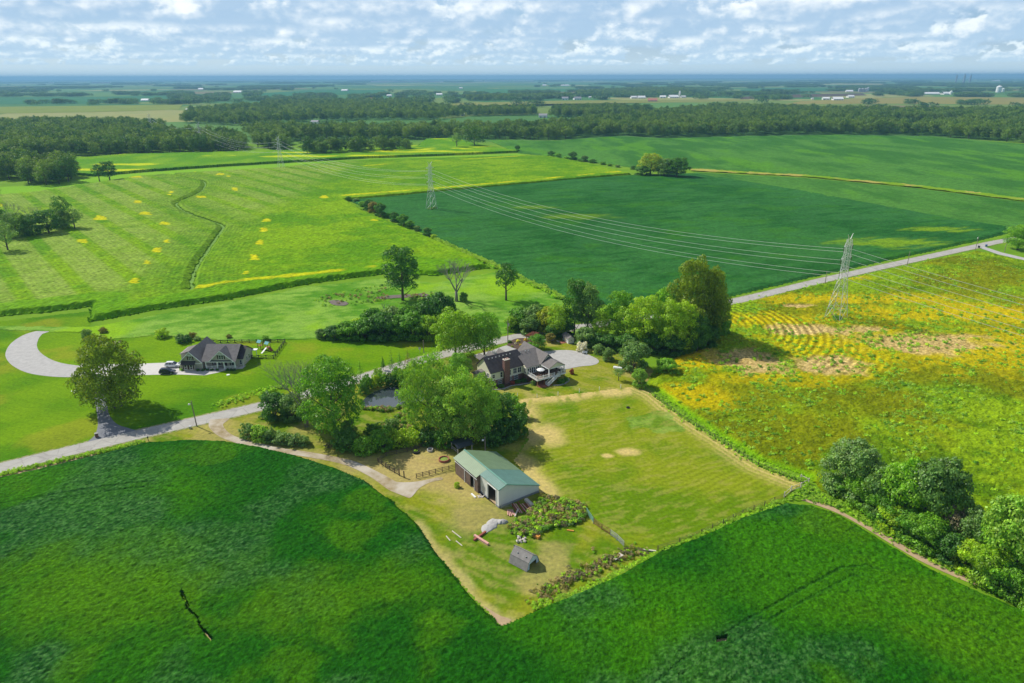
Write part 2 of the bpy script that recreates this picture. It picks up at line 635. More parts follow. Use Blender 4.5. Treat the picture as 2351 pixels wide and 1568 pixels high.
# ---- lawns (structure) : colours by plan position
LAWN = PL((-500, 720), (0, 738), (212, 714), (206, 752), (250, 778), (360, 772), (560, 782), (730, 775), (980, 774), (1010, 800), (977, 815), (850, 853), (720, 890), (600, 923), (300, 992), (0, 1063), (-500, 1185))
YARD = PL((-200, 1136), (0, 1090), (300, 1012), (600, 944), (720, 910), (850, 874), (977, 836), (1192, 784), (1290, 765), (1400, 800), (1500, 850), (1480, 892), (1200, 920), (1215, 1000), (1180, 1060), (1240, 1130), (1345, 1160), (1352, 1188), (1400, 1225), (1430, 1252), (1500, 1270), (1370, 1345), (1150, 1440), (1000, 1270), (900, 1150), (770, 1075), (600, 1028), (440, 1010), (0, 1100))
PADD = PL((1188, 918), (1300, 908), (1455, 888), (1490, 902), (1560, 957), (1640, 1006), (1740, 1071), (1838, 1109), (1800, 1142), (1700, 1182), (1600, 1228), (1510, 1264), (1432, 1254), (1400, 1226), (1352, 1188), (1342, 1158), (1240, 1132), (1180, 1060), (1216, 1010), (1205, 960))
MEAD = PL((-300, 745), (208, 752), (350, 725), (500, 700), (710, 658), (880, 640), (1000, 650), (1130, 626), (1200, 640), (1295, 690), (1310, 760), (1180, 765), (980, 772), (730, 778), (560, 784), (350, 770), (250, 780), (206, 765))


def lawn_col(x, y):
    n = fbm(x, y, 30, 3)
    n2 = fbm(x * .5 + y * .3, y - x * .2, 7, 8)
    c = mixc((0.062, 0.178, 0.003), (0.140, 0.265, 0.004), sstep(n * .6 + n2 * .4, .34, .66))
    dry = sstep(fbm(x, y, 18, 44), .60, .74)
    c = mixc(c, (0.27, 0.27, 0.02), dry * .5)
    st = np.sin((x * .35 + y * .94) * 2 * np.pi / 2.4)
    return c * (1 + .05 * st[:, None])


def mead_col(x, y):
    n = fbm(x, y, 16, 5)
    n2 = fbm(x, y * 1.7, 4, 15)
    c = mixc((0.075, 0.22, 0.010), (0.20, 0.35, 0.045), sstep(n * .45 + n2 * .55, .33, .68))
    yl = sstep(fbm(x, y, 40, 21), .58, .70)
    c = mixc(c, (0.22, 0.40, 0.006), yl * .8)
    return c


def padd_col(x, y):
    n = fbm(x, y, 26, 6)
    n2 = fbm(x, y, 5, 25)
    c = mixc((0.105, 0.195, 0.004), (0.20, 0.25, 0.010), sstep(n * .65 + n2 * .35, .36, .66))
    # mowing lines run parallel to the outer fence and turn at the corner
    a = dist_line(PL((1838, 1109), (1700, 1182), (1510, 1264)), x, y)
    b = dist_line(PL((1510, 1264), (1432, 1254), (1400, 1226), (1342, 1158)), x, y)
    d = np.minimum(a, b * 1.02) + .5 * fbm(x, y, 9, 4)
    s = np.sin(d * 2 * np.pi / 1.7)
    fade = sstep(np.minimum(a, b), 34, 12)
    c = c * (1 + (.10 * s * fade * (.4 + 1.2 * n))[:, None])
    e = dist_line(PL((1455, 888), (1490, 902), (1560, 957), (1640, 1006), (1740, 1071), (1838, 1109)), x, y)
    s2 = sstep(np.sin(e * 2 * np.pi / 1.5 + 2 * fbm(x, y, 6, 2)), -.3, .8)
    straw = sstep(e + 2 * (n2 - .5), 6.5, 1.0) * (.35 + .65 * s2)
    f = dist_line(PL((1455, 890), (1188, 918), (1205, 960), (1216, 1010)), x, y)
    straw = np.maximum(straw, sstep(f + 5 * (n2 - .5), 7.0, 1.5) * (.3 + .7 * sstep(fbm(x * 2, y * .6, 3, 77), .35, .6)))
    g = dist_line(PL((1240, 1132), (1205, 1080), (1180, 1060)), x, y)
    straw = np.maximum(straw, sstep(g + 3 * (n2 - .5), 6.0, 2.0) * .9)
    bx, by = P(1245, 998)
    straw = np.maximum(straw, sstep(np.hypot((x - bx) / 1.3, y - by) + 5 * (n2 - .5), 7.5, 3.0) * .95)
    for px, py, r in ((1440, 1038, 2.6), (1395, 1047, 1.5)):
        bx, by = P(px, py)
        straw = np.maximum(straw, sstep(np.hypot((x - bx) * .6, y - by) + 2 * (n2 - .5), r, r * .4))
    c = mixc(c, (0.56, 0.43, 0.16), np.clip(straw, 0, 1) * .9)
    # long uncut grass patch
    wx, wy = 7 * (fbm(x, y, 5, 83) - .5), 7 * (fbm(x, y, 5, 84) - .5)
    u = inside(PL((1445, 967), (1525, 945), (1585, 990), (1520, 1002)), x + wx, y + wy)
    c[u] = mixc(c[u], mixc((0.09, 0.20, 0.012), (0.20, 0.32, 0.05), sstep(fbm(x, y, 2.2, 85), .3, .7)[u]), np.full(u.sum(), .75))
    th = sstep(fbm(x * .9 + y * .4, (y * .9 - x * .4) * 3.5, 3.0, 95, 3), .52, .66)
    c = mixc(c, (0.36, 0.31, 0.08), th * .3)
    return c


def yard_col(x, y):
    n = fbm(x, y, 18, 12)
    n2 = fbm(x, y, 4.5, 13)
    t = sstep(n * .55 + n2 * .45, .38, .62)
    c = mixc((0.09, 0.18, 0.004), (0.21, 0.24, 0.013), t)
    # worn, dry ground round the barn and the farm gate
    br = PL((1080, 1135), (1000, 1100), (900, 1090), (820, 1058))
    b = dist_line(br, x, y)
    dry = sstep(b + 8 * (n2 - .5), 9.0, 1.5) * .7
    bx, by = P(1085, 1180)
    dry = np.maximum(dry, sstep(np.hypot(x - bx, y - by) + 12 * (n2 - .5), 10, 2) * .55)
    bx, by = P(960, 1065)
    dry = np.maximum(dry, sstep(np.hypot(x - bx, (y - by) * .9) + 6 * (n2 - .5), 13, 4) * .8)
    dry = np.maximum(dry, sstep(fbm(x, y, 9, 33), .55, .72) * .45)
    gx_, gy_ = P(850, 985)
    shade_green = sstep(np.hypot((x - gx_) * .75, y - gy_) + 8 * (n2 - .5), 17, 8)
    dry = dry * (1 - shade_green)
    c = mixc(c, (0.07, 0.17, 0.005), shade_green * .6)  # dark green grass, with tree shade put into its colour
    c = mixc(c, mixc((0.40, 0.27, 0.11), (0.48, 0.38, 0.16), n2), dry)
    e = dist_line(PL((1165, 1432), (1150, 1440), (1080, 1365), (1000, 1270), (960, 1207)), x, y)
    c = mixc(c, (0.46, 0.38, 0.15), sstep(e + 2.5 * (n2 - .5), 2.4, .6) * .7)
    th = sstep(fbm((x * .5 + y * .85) * 3.5, y * .5 - x * .85, 3.2, 96, 3), .50, .64)
    c = mixc(c, (0.36, 0.31, 0.09), th * .4)
    # mowing arcs round the small barn
    bx, by = P(1205, 1300)
    r = np.hypot(x - bx, y - by)
    s = np.sin(r * 2 * np.pi / 1.6 + 3 * n)
    return c * (1 + (.08 * s * sstep(r, 26, 8))[:, None])


flat = lambda z: (lambda x, y: z + 0 * x)
bumpy = lambda z, a, s: (lambda x, y: z + a * fbm(x, y, s, 71, 3))
tag(link('lawn', cell_sheet('lawn', [LAWN], 0.8, M['grass'], lawn_col, bumpy(.012, .05, 4), edge=.4)), 'bright mown lawn round the grey house', 'lawn', kind='structure')
tag(link('meadow', cell_sheet('meadow', [MEAD], 0.8, M['grass'], mead_col, bumpy(.03, .25, 2.5), edge=.8, smooth=False)), 'pale green hay meadow between corn and lawn', 'meadow', kind='structure')
tag(link('farmyard', cell_sheet('farmyard', [YARD], 0.55, M['grass'], yard_col, bumpy(.012, .06, 3), edge=.3)), 'worn grass yard round the barn and the brick house', 'yard', kind='structure')
tag(link('paddock', cell_sheet('paddock', [PADD], 0.45, M['grass'], padd_col, bumpy(.05, .08, 2), edge=.5)), 'mown paddock with curved mowing lines and straw edges', 'paddock', kind='structure')

# ---- roads, drives, tracks
def shoulder_mat():
    m, k = new_mat('road_shoulder')
    n = k.noise(pos(k), 1.1, 6.0, 0.7)
    finish(k, k.mix(k.rng(n, 0.42, 0.58), (0.34, 0.30, 0.18), (0.12, 0.21, 0.01)), 0.95, 0.02)
    return m


def road_mat():
    m, k = new_mat('worn_asphalt_road')
    p_ = pos(k)
    n = k.noise(p_, 0.22, 5.0, 0.6)
    n2 = k.noise(p_, 1.6, 4.0, 0.7)
    c = k.mix(k.rng(n, 0.35, 0.65), (0.35, 0.335, 0.30), (0.43, 0.415, 0.375))
    c = k.mix(k.rng(n2, 0.58, 0.72, 0, .5), c, (0.27, 0.255, 0.23))
    w_ = k.n('ShaderNodeTexVoronoi', {'Vector': p_, 'Scale': 0.22}, feature='DISTANCE_TO_EDGE')
    c = k.mix(k.rng(w_.outputs[0], 0.0, 0.035, .45, 0.0), c, (0.20, 0.19, 0.175))
    finish(k, c, 0.92, 0.1)
    return m


M['road'] = road_mat()
tag(link('road_shoulder', strip('road_shoulder', ROAD, 7.0, .075, shoulder_mat(), seg=14)), 'dry gravelly shoulder along the country road', 'road shoulder', kind='structure')
tag(link('road', strip('road', ROAD, 5.6, .09, M['road'], seg=14)), 'narrow sun-bleached country road', 'road', kind='structure')
TRACK = PL((505, 962), (497, 980), (530, 1006), (620, 1030), (720, 1046), (800, 1063), (860, 1090), (905, 1118), (945, 1138))
tag(link('farm_track', strip('farm_track', TRACK, [5.4, 3.4, 2.4, 2.2, 2.3, 2.4, 2.6, 3.4, 2.2], .092, M['track'])), 'gravel farm track curving from the road to the barn', 'track', kind='structure')


def poly_sheet(name, pts, z, mat, label, cat, seg=0, kind='structure'):
    q = pts + [pts[0]]
    line = smooth_line(q, seg)[:-1] if seg else pts
    bm = bmesh.new()
    vs = [bm.verts.new((p[0], p[1], z)) for p in line]
    bm.faces.new(vs)
    bmesh.ops.triangulate(bm, faces=bm.faces[:])
    bmesh.ops.recalc_face_normals(bm, faces=bm.faces[:])
    me = bpy.data.meshes.new(name)
    bm.to_mesh(me)
    bm.free()
    if me.polygons and me.polygons[0].normal.z < 0:
        me.flip_normals()
    return tag(link(name, me, None, mat), label, cat, kind=kind)


poly_sheet('gravel_apron', PL((1018, 1101), (985, 1109), (962, 1122), (940, 1144), (915, 1127), (900, 1108), (925, 1108), (950, 1107), (975, 1103), (1010, 1096)), .088, M['track'], 'pale scraped gravel patch at the end of the farm track', 'gravel', 4)
poly_sheet('driveway', PL((214, 864), (252, 864), (244, 905), (246, 930), (252, 955), (270, 975), (300, 985), (308, 993), (205, 1017), (218, 1000), (225, 975), (222, 945), (218, 915)), .086, M['drive'], 'dark asphalt drive leading from the road to the grey house', 'driveway', 3)
poly_sheet('parking_pad', PL((185, 836), (300, 836), (410, 832), (412, 852), (455, 855), (505, 855), (470, 862), (400, 860), (300, 862), (250, 866), (215, 868), (180, 868)), .087, M['concrete'], 'pale parking pad beside the grey house', 'driveway')
tag(link('gravel_turnaround', strip('gravel_turnaround', PL((205, 854), (150, 852), (100, 844), (66, 828), (50, 808), (56, 786), (78, 768), (118, 757)), [8.5, 9.5, 10, 10, 9.5, 8.5, 6.5, 3.0], .09, M['gravel'])), 'curved pale gravel turnaround on the lawn', 'driveway', kind='structure')
poly_sheet('gravel_lot', PL((1128, 806), (1165, 793), (1190, 800), (1200, 806), (1215, 808), (1260, 806), (1300, 804), (1335, 809), (1370, 824), (1374, 833), (1360, 839), (1330, 842), (1300, 848), (1270, 848), (1240, 835), (1160, 830), (1100, 822), (1090, 815)), .1, M['gravel'], 'pale gravel parking court behind the brick house', 'driveway', 3)
poly_sheet('road_shoulder_soil', PL((0, 1094), (80, 1073), (160, 1054), (215, 1043), (212, 1047), (150, 1062), (70, 1082), (0, 1102)), .07, M['soil'], 'bare soil strip between the road and the soybeans', 'soil', 3)
poly_sheet('field_lane', PL((1838, 1148), (1870, 1146), (1900, 1158), (1960, 1190), (2030, 1225), (2080, 1255), (2140, 1290), (2240, 1335), (2235, 1342), (2130, 1297), (2060, 1258), (1990, 1215), (1930, 1182), (1880, 1162)), .07, M['soil'], 'bare earth lane along the bushes beside the field', 'soil', 3)
poly_sheet('field_corner_soil', PL((1108, 1390), (1130, 1412), (1150, 1437), (1175, 1424), (1150, 1415), (1128, 1402)), .075, M['soil'], 'dry bare soil at the corner of the farmyard', 'soil', 2)
poly_sheet('gravel_driveway', PL((2258, 566), (2300, 580), (2351, 592), (2460, 612), (2460, 620), (2351, 598), (2290, 584), (2245, 568)), .1, M['gravel'], 'short pale drive leaving the road by the trash bins', 'driveway')
poly_sheet('pond', PL((828, 925), (850, 905), (880, 893), (915, 886), (950, 888), (975, 905), (965, 925), (930, 932), (905, 936), (870, 937), (845, 938)), .10, M['water'], 'small dark pond reflecting the sky', 'pond', 5)


# ------------------------------------------------------------------ crops
SOY = PL((-520, 1212), (-200, 1150), (0, 1101), (120, 1073), (250, 1042), (340, 1019), (440, 1013), (520, 1016), (600, 1029), (690, 1051), (770, 1077), (840, 1107), (900, 1152), (960, 1207), (1000, 1267), (1050, 1331), (1100, 1392), (1150, 1440), (1180, 1428), (1260, 1390), (1330, 1362), (1420, 1322), (1510, 1270), (1600, 1237), (1700, 1192), (1800, 1158), (1860, 1163), (1930, 1186), (2000, 1229), (2100, 1290), (2200, 1342), (2351, 1406), (2560, 1490), (2560, 1640), (-520, 1640))
TRAM = [PL((-300, 1218), (0, 1163), (200, 1130), (300, 1116), (380, 1110), (450, 1118), (540, 1148), (640, 1190), (760, 1250)), PL((-300, 1232), (0, 1176), (200, 1142), (300, 1128), (380, 1122), (450, 1132), (540, 1163), (640, 1206)),
        PL((2351, 1500), (2180, 1400), (2050, 1328), (1990, 1306), (1930, 1312), (1820, 1372), (1700, 1440), (1560, 1530), (1480, 1600)), PL((2351, 1526), (2150, 1408), (2010, 1330), (1960, 1328), (1800, 1412), (1690, 1480), (1560, 1560))]


def soy_track(x, y):
    return np.minimum.reduce([dist_line(t, x, y) for t in TRAM])


GAPS = [PL((436, 1368), (441, 1362), (447, 1390), (456, 1440), (470, 1478), (464, 1482), (456, 1470), (452, 1440)), PL((1648, 1468), (1668, 1466), (1666, 1480), (1650, 1486))]


GAPW = [[(np.mean([q[0] for q in g]) + (p[0] - np.mean([q[0] for q in g])) * 1.5, p[1]) for p in g] for g in GAPS]


def soy_col(x, y):
    n = fbm(x * .8 + y * .25, y, 26, 2, 4)
    n2 = fbm(x, y, 5, 18)
    n3 = _hash(np.floor(x / .45), np.floor(y / .45), 3)
    c = mixc((0.011, 0.090, 0.003), (0.034, 0.150, 0.002), sstep(n, .40, .68))
    # ruffled, paler leaf undersides in wind-blown patches
    w = sstep(fbm(x, y, 20, 61), .47, .62)
    c = mixc(c, mixc((0.012, 0.075, 0.012), (0.070, 0.165, 0.045), n3 * n3), w * (.35 + .55 * n2))
    yl = sstep(fbm(x, y, 16, 88), .63, .75)
    c = mixc(c, (0.06, 0.175, 0.002), yl * .5)
    for px, py, r in ((260, 1345, 17), (190, 1370, 12), (850, 1355, 11), (2150, 1400, 10), (1990, 1200, 8), (2280, 1500, 9), (700, 1400, 9)):
        bx, by = P(px, py)
        c = mixc(c, (0.062, 0.175, 0.002), sstep(np.hypot((x - bx) * .5, y - by) + 14 * (n2 - .5), r * 1.2, 0) * .65)
    d = soy_track(x, y)
    c = mixc(c, (0.012, 0.07, 0.01), sstep(d, .42, .15) * sstep(fbm(x, y, 9, 41), .36, .5) * .35)
    n4 = _hash(np.floor(x / .9 + 3 * n2), np.floor(y / .7), 13)
    row = np.sin((x * .52 - y * .85) * 2 * np.pi / 1.5)
    return c * (.55 + .55 * n3 + .30 * n4 + .06 * row)[:, None]


def soy_z(x, y):
    d = soy_track(x, y)
    return .74 + .42 * fbm(x, y, .8, 14, 2) + .12 * fbm(x, y, 9, 19) - .20 * sstep(d, .40, .15) * sstep(fbm(x, y, 9, 41), .36, .5)


tag(link('soybean_crop', cell_sheet('soybean_crop', [SOY], 0.31, M['crop'], soy_col, soy_z, skirt=True, edge=.4, smooth=False, taper=1.0,
                                    cut=lambda x, y: inside(GAPW[0], x, y) | inside(GAPW[1], x, y))),
    'deep green soybean crop wrapped round the farmyard corner', 'crop', kind='stuff')
for g in GAPS:
    bx, by = np.mean(g, 0)
    poly_sheet('bare_soil', [(bx + (p[0] - bx) * 2.2, by + (p[1] - by) * 1.1) for p in g], .02, M['soil'], 'bare washed-out gap in the soybean crop', 'soil')

# dark green soybean field beyond the hedge
SOYD = PL((800, 460), (900, 452), (1100, 432), (1290, 415), (1450, 403), (1590, 399), (1680, 412), (1850, 440), (2000, 468), (2180, 502), (2316, 522), (2312, 536), (2250, 552), (2075, 590), (1900, 628), (1672, 682), (1500, 712), (1295, 690), (1200, 645), (1115, 600), (1000, 548), (900, 505))


def soyd_col(x, y):
    n = fbm(x, y, 60, 9)
    n2 = fbm(x * .45 + y * .9, (y - x * .5) * 3, 12, 10)
    c = mixc((0.017, 0.100, 0.013), (0.036, 0.148, 0.026), sstep(n * .5 + n2 * .5, .36, .64))
    pale = sstep(fbm(x, y, 34, 29), .56, .68)
    c = mixc(c, (0.035, 0.14, 0.03), pale * .5)
    yl = sstep(fbm(x, y * 1.8, 28, 37), .62, .74)
    c = mixc(c, (0.042, 0.165, 0.004), yl * .45)
    for px, py, rx, ry in ((2050, 560, 40, 16), (2160, 530, 26, 10), (1225, 478, 25, 10), (1330, 500, 30, 12)):
        bx, by = P(px, py)
        c = mixc(c, (0.20, 0.34, 0.006), sstep(np.hypot((x - bx) / rx, (y - by) / ry) + 1.2 * (n2 - .5), 1.0, .35) * (.75 if px > 1900 else .45))
    d = np.abs(((x * .36 + y * .93) % 28) - 14)
    c = mixc(c, (0.014, 0.09, 0.02), sstep(d, .8, .3) * .45)
    return c * (.78 + .44 * _hash(np.floor(x / 1.1), np.floor(y / 1.1), 6))[:, None]


tag(link('soybean_crop', cell_sheet('soybean_crop_far', [SOYD], 1.1, M['crop'], soyd_col, lambda x, y: .75 + .4 * fbm(x, y, 2.6, 15, 3), skirt=True, edge=.5, smooth=False, taper=2.0)),
    'dark blue-green soybean crop between hedge and country road', 'crop', kind='stuff')

# paler soybean fields up to the wood
SOYE = PL((1120, 322), (1270, 324), (1410, 313), (1514, 318), (1684, 314), (1911, 310), (2138, 314), (2251, 324), (2351, 331), (2600, 350), (2600, 520), (2351, 456), (2100, 425), (1850, 402), (1590, 388), (1460, 386), (1270, 360), (1190, 352))
SOYF = PL((1590, 396), (1850, 409), (2100, 432), (2351, 464), (2600, 525), (2600, 575), (2351, 552), (2318, 530), (2180, 508), (2000, 475), (1850, 447), (1680, 418), (1600, 404))


def soye_col(x, y):
    n = fbm(x, y * .5, 70, 51)
    n2 = fbm(x, y * .35, 18, 52)
    c = mixc((0.040, 0.145, 0.016), (0.072, 0.205, 0.026), sstep(n * .5 + n2 * .5, .38, .62))
    yl = sstep(fbm(x, y * .4, 55, 53) * .6 + .4 * n2, .55, .66)
    return mixc(c, (0.085, 0.25, 0.005), yl * .6) * (.82 + .36 * _hash(np.floor(x / 2), np.floor(y / 2), 6))[:, None]


tag(link('soybean_crop', cell_sheet('soybean_crop_upper', [SOYE, SOYF], 2.2, M['crop'], soye_col, lambda x, y: .6 + .5 * fbm(x, y, 6, 15, 3), skirt=True, edge=1.0, smooth=False, taper=5.0)),
    'paler green soybean crop in front of the long wood', 'crop', kind='stuff')
tag(link('grass_strip', cell_sheet('grass_strip', [PL((1585, 388), (1850, 403), (2100, 426), (2351, 457), (2600, 502), (2600, 507), (2351, 463), (2100, 431), (1850, 407), (1585, 393))], 1.6, M['grass'],
    lambda x, y: mixc((0.17, 0.30, 0.01), (0.36, 0.33, 0.07), sstep(fbm(x, y, 14, 66), .46, .66)), lambda x, y: .2 + 1.2 * fbm(x, y, 5, 67, 3), edge=1.5, smooth=False)),
    'straw-yellow grass strip crossing the soybean fields', 'grass', kind='stuff')

# corn with its winding grass waterway
CORN = PL((-520, 770), (0, 727), (120, 716), (211, 704), (208, 740), (350, 713), (500, 692), (710, 652), (800, 640), (880, 630), (1000, 633), (1122, 616), (1100, 600), (1000, 555), (900, 515), (840, 490), (795, 462), (1100, 434), (1450, 402), (1350, 378), (1265, 362), (1200, 360), (1000, 366), (800, 372), (640, 388), (400, 402), (320, 408), (180, 430), (80, 445), (0, 452), (-520, 500))
DITCH = smooth_line(PL((390, 402), (440, 412), (470, 420), (463, 440), (420, 462), (405, 470), (420, 485), (455, 500), (500, 515), (513, 525), (500, 545), (480, 575), (455, 610), (443, 640), (438, 672)), 6)
YEL = [(232, 508, 17, 8), (335, 497, 16, 5), (378, 521, 17, 5), (190, 562, 16, 6), (385, 562, 9, 6), (362, 583, 12, 7), (338, 612, 9, 7), (612, 513, 12, 5), (608, 535, 10, 6), (597, 565, 10, 7), (586, 600, 12, 9), (318, 470, 10, 5), (395, 447, 6, 3), (507, 405, 12, 3), (540, 440, 9, 5), (463, 458, 16, 3), (440, 398, 12, 3), (745, 458, 12, 4), (860, 513, 10, 3), (390, 453, 6, 2), (120, 423, 16, 3), (310, 411, 22, 3), (70, 432, 12, 3), (0, 478, 10, 4), (310, 655, 12, 8), (567, 636, 8, 5), (525, 410, 6, 2)]


STRIP_N, STRIP_0, STRIP_GAP = (0.756, 0.654), 25.6, 21.4


def corn_col(x, y):
    n = fbm(x, y, 45, 31)
    n2 = fbm(x, y, 7, 32)
    c = mixc((0.095, 0.245, 0.002), (0.19, 0.34, 0.003), sstep(n * .6 + n2 * .4, .34, .66))
    d = dist_line(DITCH, x, y)
    u = x * .80 + y * .60
    w = -x * .60 + y * .80
    # planter strips left of the waterway
    xx = np.array([p[0] for p in DITCH]).max()
    left = sstep(x, P(560, 560)[0], P(420, 560)[0])
    gy = sstep(fbm(x, y, 55, 35), .40, .58)
    w = STRIP_N[0] * x + STRIP_N[1] * y
    strips = sstep(np.abs(((w - STRIP_0) / STRIP_GAP + .04 * fbm(x, y, 30, 38)) % 1.0 - .5), .36, .32)
    grey = left * np.maximum(strips, .05) * (.7 + .3 * gy)
    c = mixc(c, mixc((0.17, 0.285, 0.02), (0.28, 0.375, 0.07), n2), grey * .85)
    near = sstep(d, 34, 10)
    c = mixc(c, mixc((0.065, 0.19, 0.006), (0.17, 0.31, 0.01), n2), near * .6)
    rows = np.where(d < 30, np.sin(d * 2 * np.pi / 2.1), np.sin(w * 2 * np.pi / 2.1))
    vis = np.maximum(near, left * .8) * .22 + .05
    c = c * (1 + (vis * rows)[:, None])
    hd = dist_line(PL((-520, 770), (0, 727), (211, 704), (208, 740), (500, 692), (710, 652), (880, 630), (1122, 616)), x, y)
    c = mixc(c, mixc((0.085, 0.245, 0.002), (0.15, 0.33, 0.003), n2), sstep(hd + 3 * (n2 - .5), 17, 12) * .9)
    for px, py, rx, ry in YEL:
        rx, ry = rx * .85, ry * .75
        q = PL((px - rx * .55, py - ry), (px + rx * .65, py - ry * .8), (px + rx, py + ry), (px - rx, py + ry * .8))
        m = inside(q, x + 1.5 * (n2 - .5), y + 3 * (n2 - .5))
        c[m] = mixc((0.40, 0.46, 0.003), (0.62, 0.55, 0.003), n2[m])
    for line, wd, amt in ((PL((440, 672), (560, 652), (700, 640), (800, 628), (860, 622)), 3.2, .75), (PL((790, 455), (1000, 438), (1200, 420), (1420, 399)), 4.0, .7), (PL((700, 398), (900, 380), (1200, 362)), 5.0, .5)):
        e = dist_line(line, x, y)
        c = mixc(c, (0.60, 0.58, 0.005), sstep(e + 4 * (n2 - .5), wd, wd * .3) * amt * sstep(fbm(x, y, 22, 12), .38, .52))
    bank = sstep(d, 3.8, 2.0)
    c = mixc(c, (0.19, 0.34, 0.015), bank * .5)
    return c * (.80 + .40 * _hash(np.floor(x / .9), np.floor(y / .9), 6))[:, None]


def corn_z(x, y):
    d = dist_line(DITCH, x, y)
    return (1.9 + .8 * fbm(x, y, 1.7, 45, 3)) * (.35 + .65 * sstep(d, 1.0, 3.6))


tag(link('corn_crop', cell_sheet('corn_crop', [CORN], 1.0, M['corn'], corn_col, corn_z, skirt=True, edge=.7, smooth=False, cut=lambda x, y: dist_line(DITCH, x, y) < 1.2, clip=lambda x, y: x > -500, taper=2.2)),
    'yellow-green corn crop cut by a winding grass ditch', 'crop', kind='stuff')
tag(link('grass_ditch', strip('grass_ditch', DITCH, 3.6, .3, M['mead'] if 'mead' in M else pm('ditch_grass', (0.13, 0.27, 0.02), .9, .3, .3, obj=False), seg=2)), 'winding grass ditch through the corn', 'ditch', kind='structure')
CORNG = PL((120, 372), (286, 358), (555, 351), (700, 348), (830, 345), (960, 338), (980, 322), (1040, 320), (1100, 336), (1190, 350), (1000, 358), (850, 363), (650, 374), (500, 383), (330, 395), (215, 405), (150, 400))


def corng_col(x, y):
    n = fbm(x, y, 60, 36)
    n2 = fbm(x, y * .4, 16, 46)
    c = mixc((0.09, 0.25, 0.004), (0.17, 0.33, 0.005), sstep(n * .5 + n2 * .5, .36, .64))
    yl = sstep(fbm(x * .6, y * 1.8, 40, 48), .62, .70)
    return mixc(c, (0.55, 0.60, 0.006), yl * .8)


tag(link('corn_crop', cell_sheet('corn_crop_upper', [CORNG], 1.8, M['corn'], corng_col, lambda x, y: 2.3 + .5 * fbm(x, y, 3, 45, 3), skirt=True, edge=1.0, smooth=False)),
    'corn strip along the edge of the wood', 'crop', kind='stuff')
tag(link('grass_waterway', cell_sheet('grass_waterway', [PL((215, 407), (330, 397), (500, 385), (650, 376), (850, 365), (1000, 360), (1190, 353), (1250, 362), (1000, 368), (800, 374), (640, 390), (400, 405), (320, 411), (180, 434), (80, 449), (0, 456), (0, 430), (100, 425))], 1.8, M['grass'],
    lambda x, y: mixc((0.15, 0.34, 0.015), (0.22, 0.42, 0.02), fbm(x, y, 25, 68)), bumpy(.03, .3, 6), edge=1.0)), 'bright mown grass waterway between the corn fields', 'grass', kind='structure')

# ripening field on the far side of the paddock fence
RIPE = PL((1676, 702), (1900, 650), (2075, 612), (2240, 577), (2290, 586), (2351, 600), (2600, 650), (2600, 1420), (2351, 1336), (2200, 1280), (2090, 1230), (2000, 1190), (1890, 1130), (1850, 1094), (1740, 1056), (1650, 998), (1570, 945), (1510, 898), (1490, 880), (1512, 850), (1545, 825), (1600, 806), (1655, 765))
ROWC = [P(1585, 745), P(1700, 730), P(1990, 850)]


def ripe_parts(x, y):
    n = fbm(x, y, 24, 101)
    n2 = fbm(x, y, 4.5, 102)
    # how ripe (0 green .. 1 golden) and where it is already bare straw
    g = np.zeros(x.shape)
    for px, py, rx, ry, a in ((1990, 690, 60, 10, .9), (2240, 720, 70, 16, 1.0), (2100, 690, 26, 10, .8), (1770, 740, 34, 12, .8), (1620, 830, 22, 12, .95), (1900, 800, 36, 22, .8), (2230, 800, 60, 22, .9), (1610, 915, 14, 10, .8), (1950, 640, 18, 6, .7), (1800, 870, 30, 8, .7), (2330, 820, 25, 14, .9), (1560, 900, 10, 6, .9), (2010, 770, 20, 12, .7)):
        bx, by = P(px, py)
        g = np.maximum(g, a * sstep(np.hypot((x - bx) / rx, (y - by) / ry) + 1.3 * (n2 - .5) + .8 * (n - .5), 1.15, .35))
    s = np.zeros(x.shape)
    for px, py, rx, ry in ((1715, 830, 17, 14), (1850, 760, 20, 8), (1900, 840, 13, 9), (2140, 790, 30, 13), (1990, 760, 9, 5), (1840, 705, 9, 3)):
        bx, by = P(px, py)
        s = np.maximum(s, sstep(np.hypot((x - bx) / rx, (y - by) / ry) + 1.0 * (n2 - .5) + .5 * (n - .5), 1.0, .45))
    return n, n2, g, s


def ripe_col(x, y):
    n, n2, g, s = ripe_parts(x, y)
    n3 = _hash(np.floor(x / .5), np.floor(y / .5), 23)
    c = mixc((0.085, 0.18, 0.003), (0.21, 0.33, 0.006), sstep(n * .5 + n2 * .5, .35, .62))
    ol = sstep(fbm(x, y, 30, 104), .46, .60)
    c = mixc(c, mixc((0.11, 0.15, 0.002), (0.24, 0.235, 0.003), n2), ol * .8)
    c = mixc(c, mixc((0.38, 0.36, 0.003), (0.60, 0.43, 0.002), n2), g)
    c = mixc(c, mixc((0.40, 0.27, 0.09), (0.62, 0.46, 0.19), n3), s * .9)
    r = np.hypot(x - ROWC[0][0], y - ROWC[0][1])
    k = sstep(dist_line(PL((1690, 725), (1760, 735), (1850, 780), (1960, 840)), x, y), 17, 9)
    rows = np.sin(r * 2 * np.pi / 2.7)
    c = c * (1 + (.45 * k * rows * (.5 + n))[:, None])
    hb = sstep(dist_line(PL((1510, 900), (1570, 950), (1650, 1003), (1740, 1060), (1850, 1098)), x, y), 3.2, 1.2)
    c = mixc(c, (0.16, 0.38, 0.005), hb * .85)
    return c * (.78 + .44 * n3)[:, None]


def ripe_z(x, y):
    n, n2, g, s = ripe_parts(x, y)
    return .45 + 1.05 * fbm(x, y, 1.5, 105, 3) * (1 - .65 * np.maximum(s, .6 * g)) - .2 * s - .15 * g


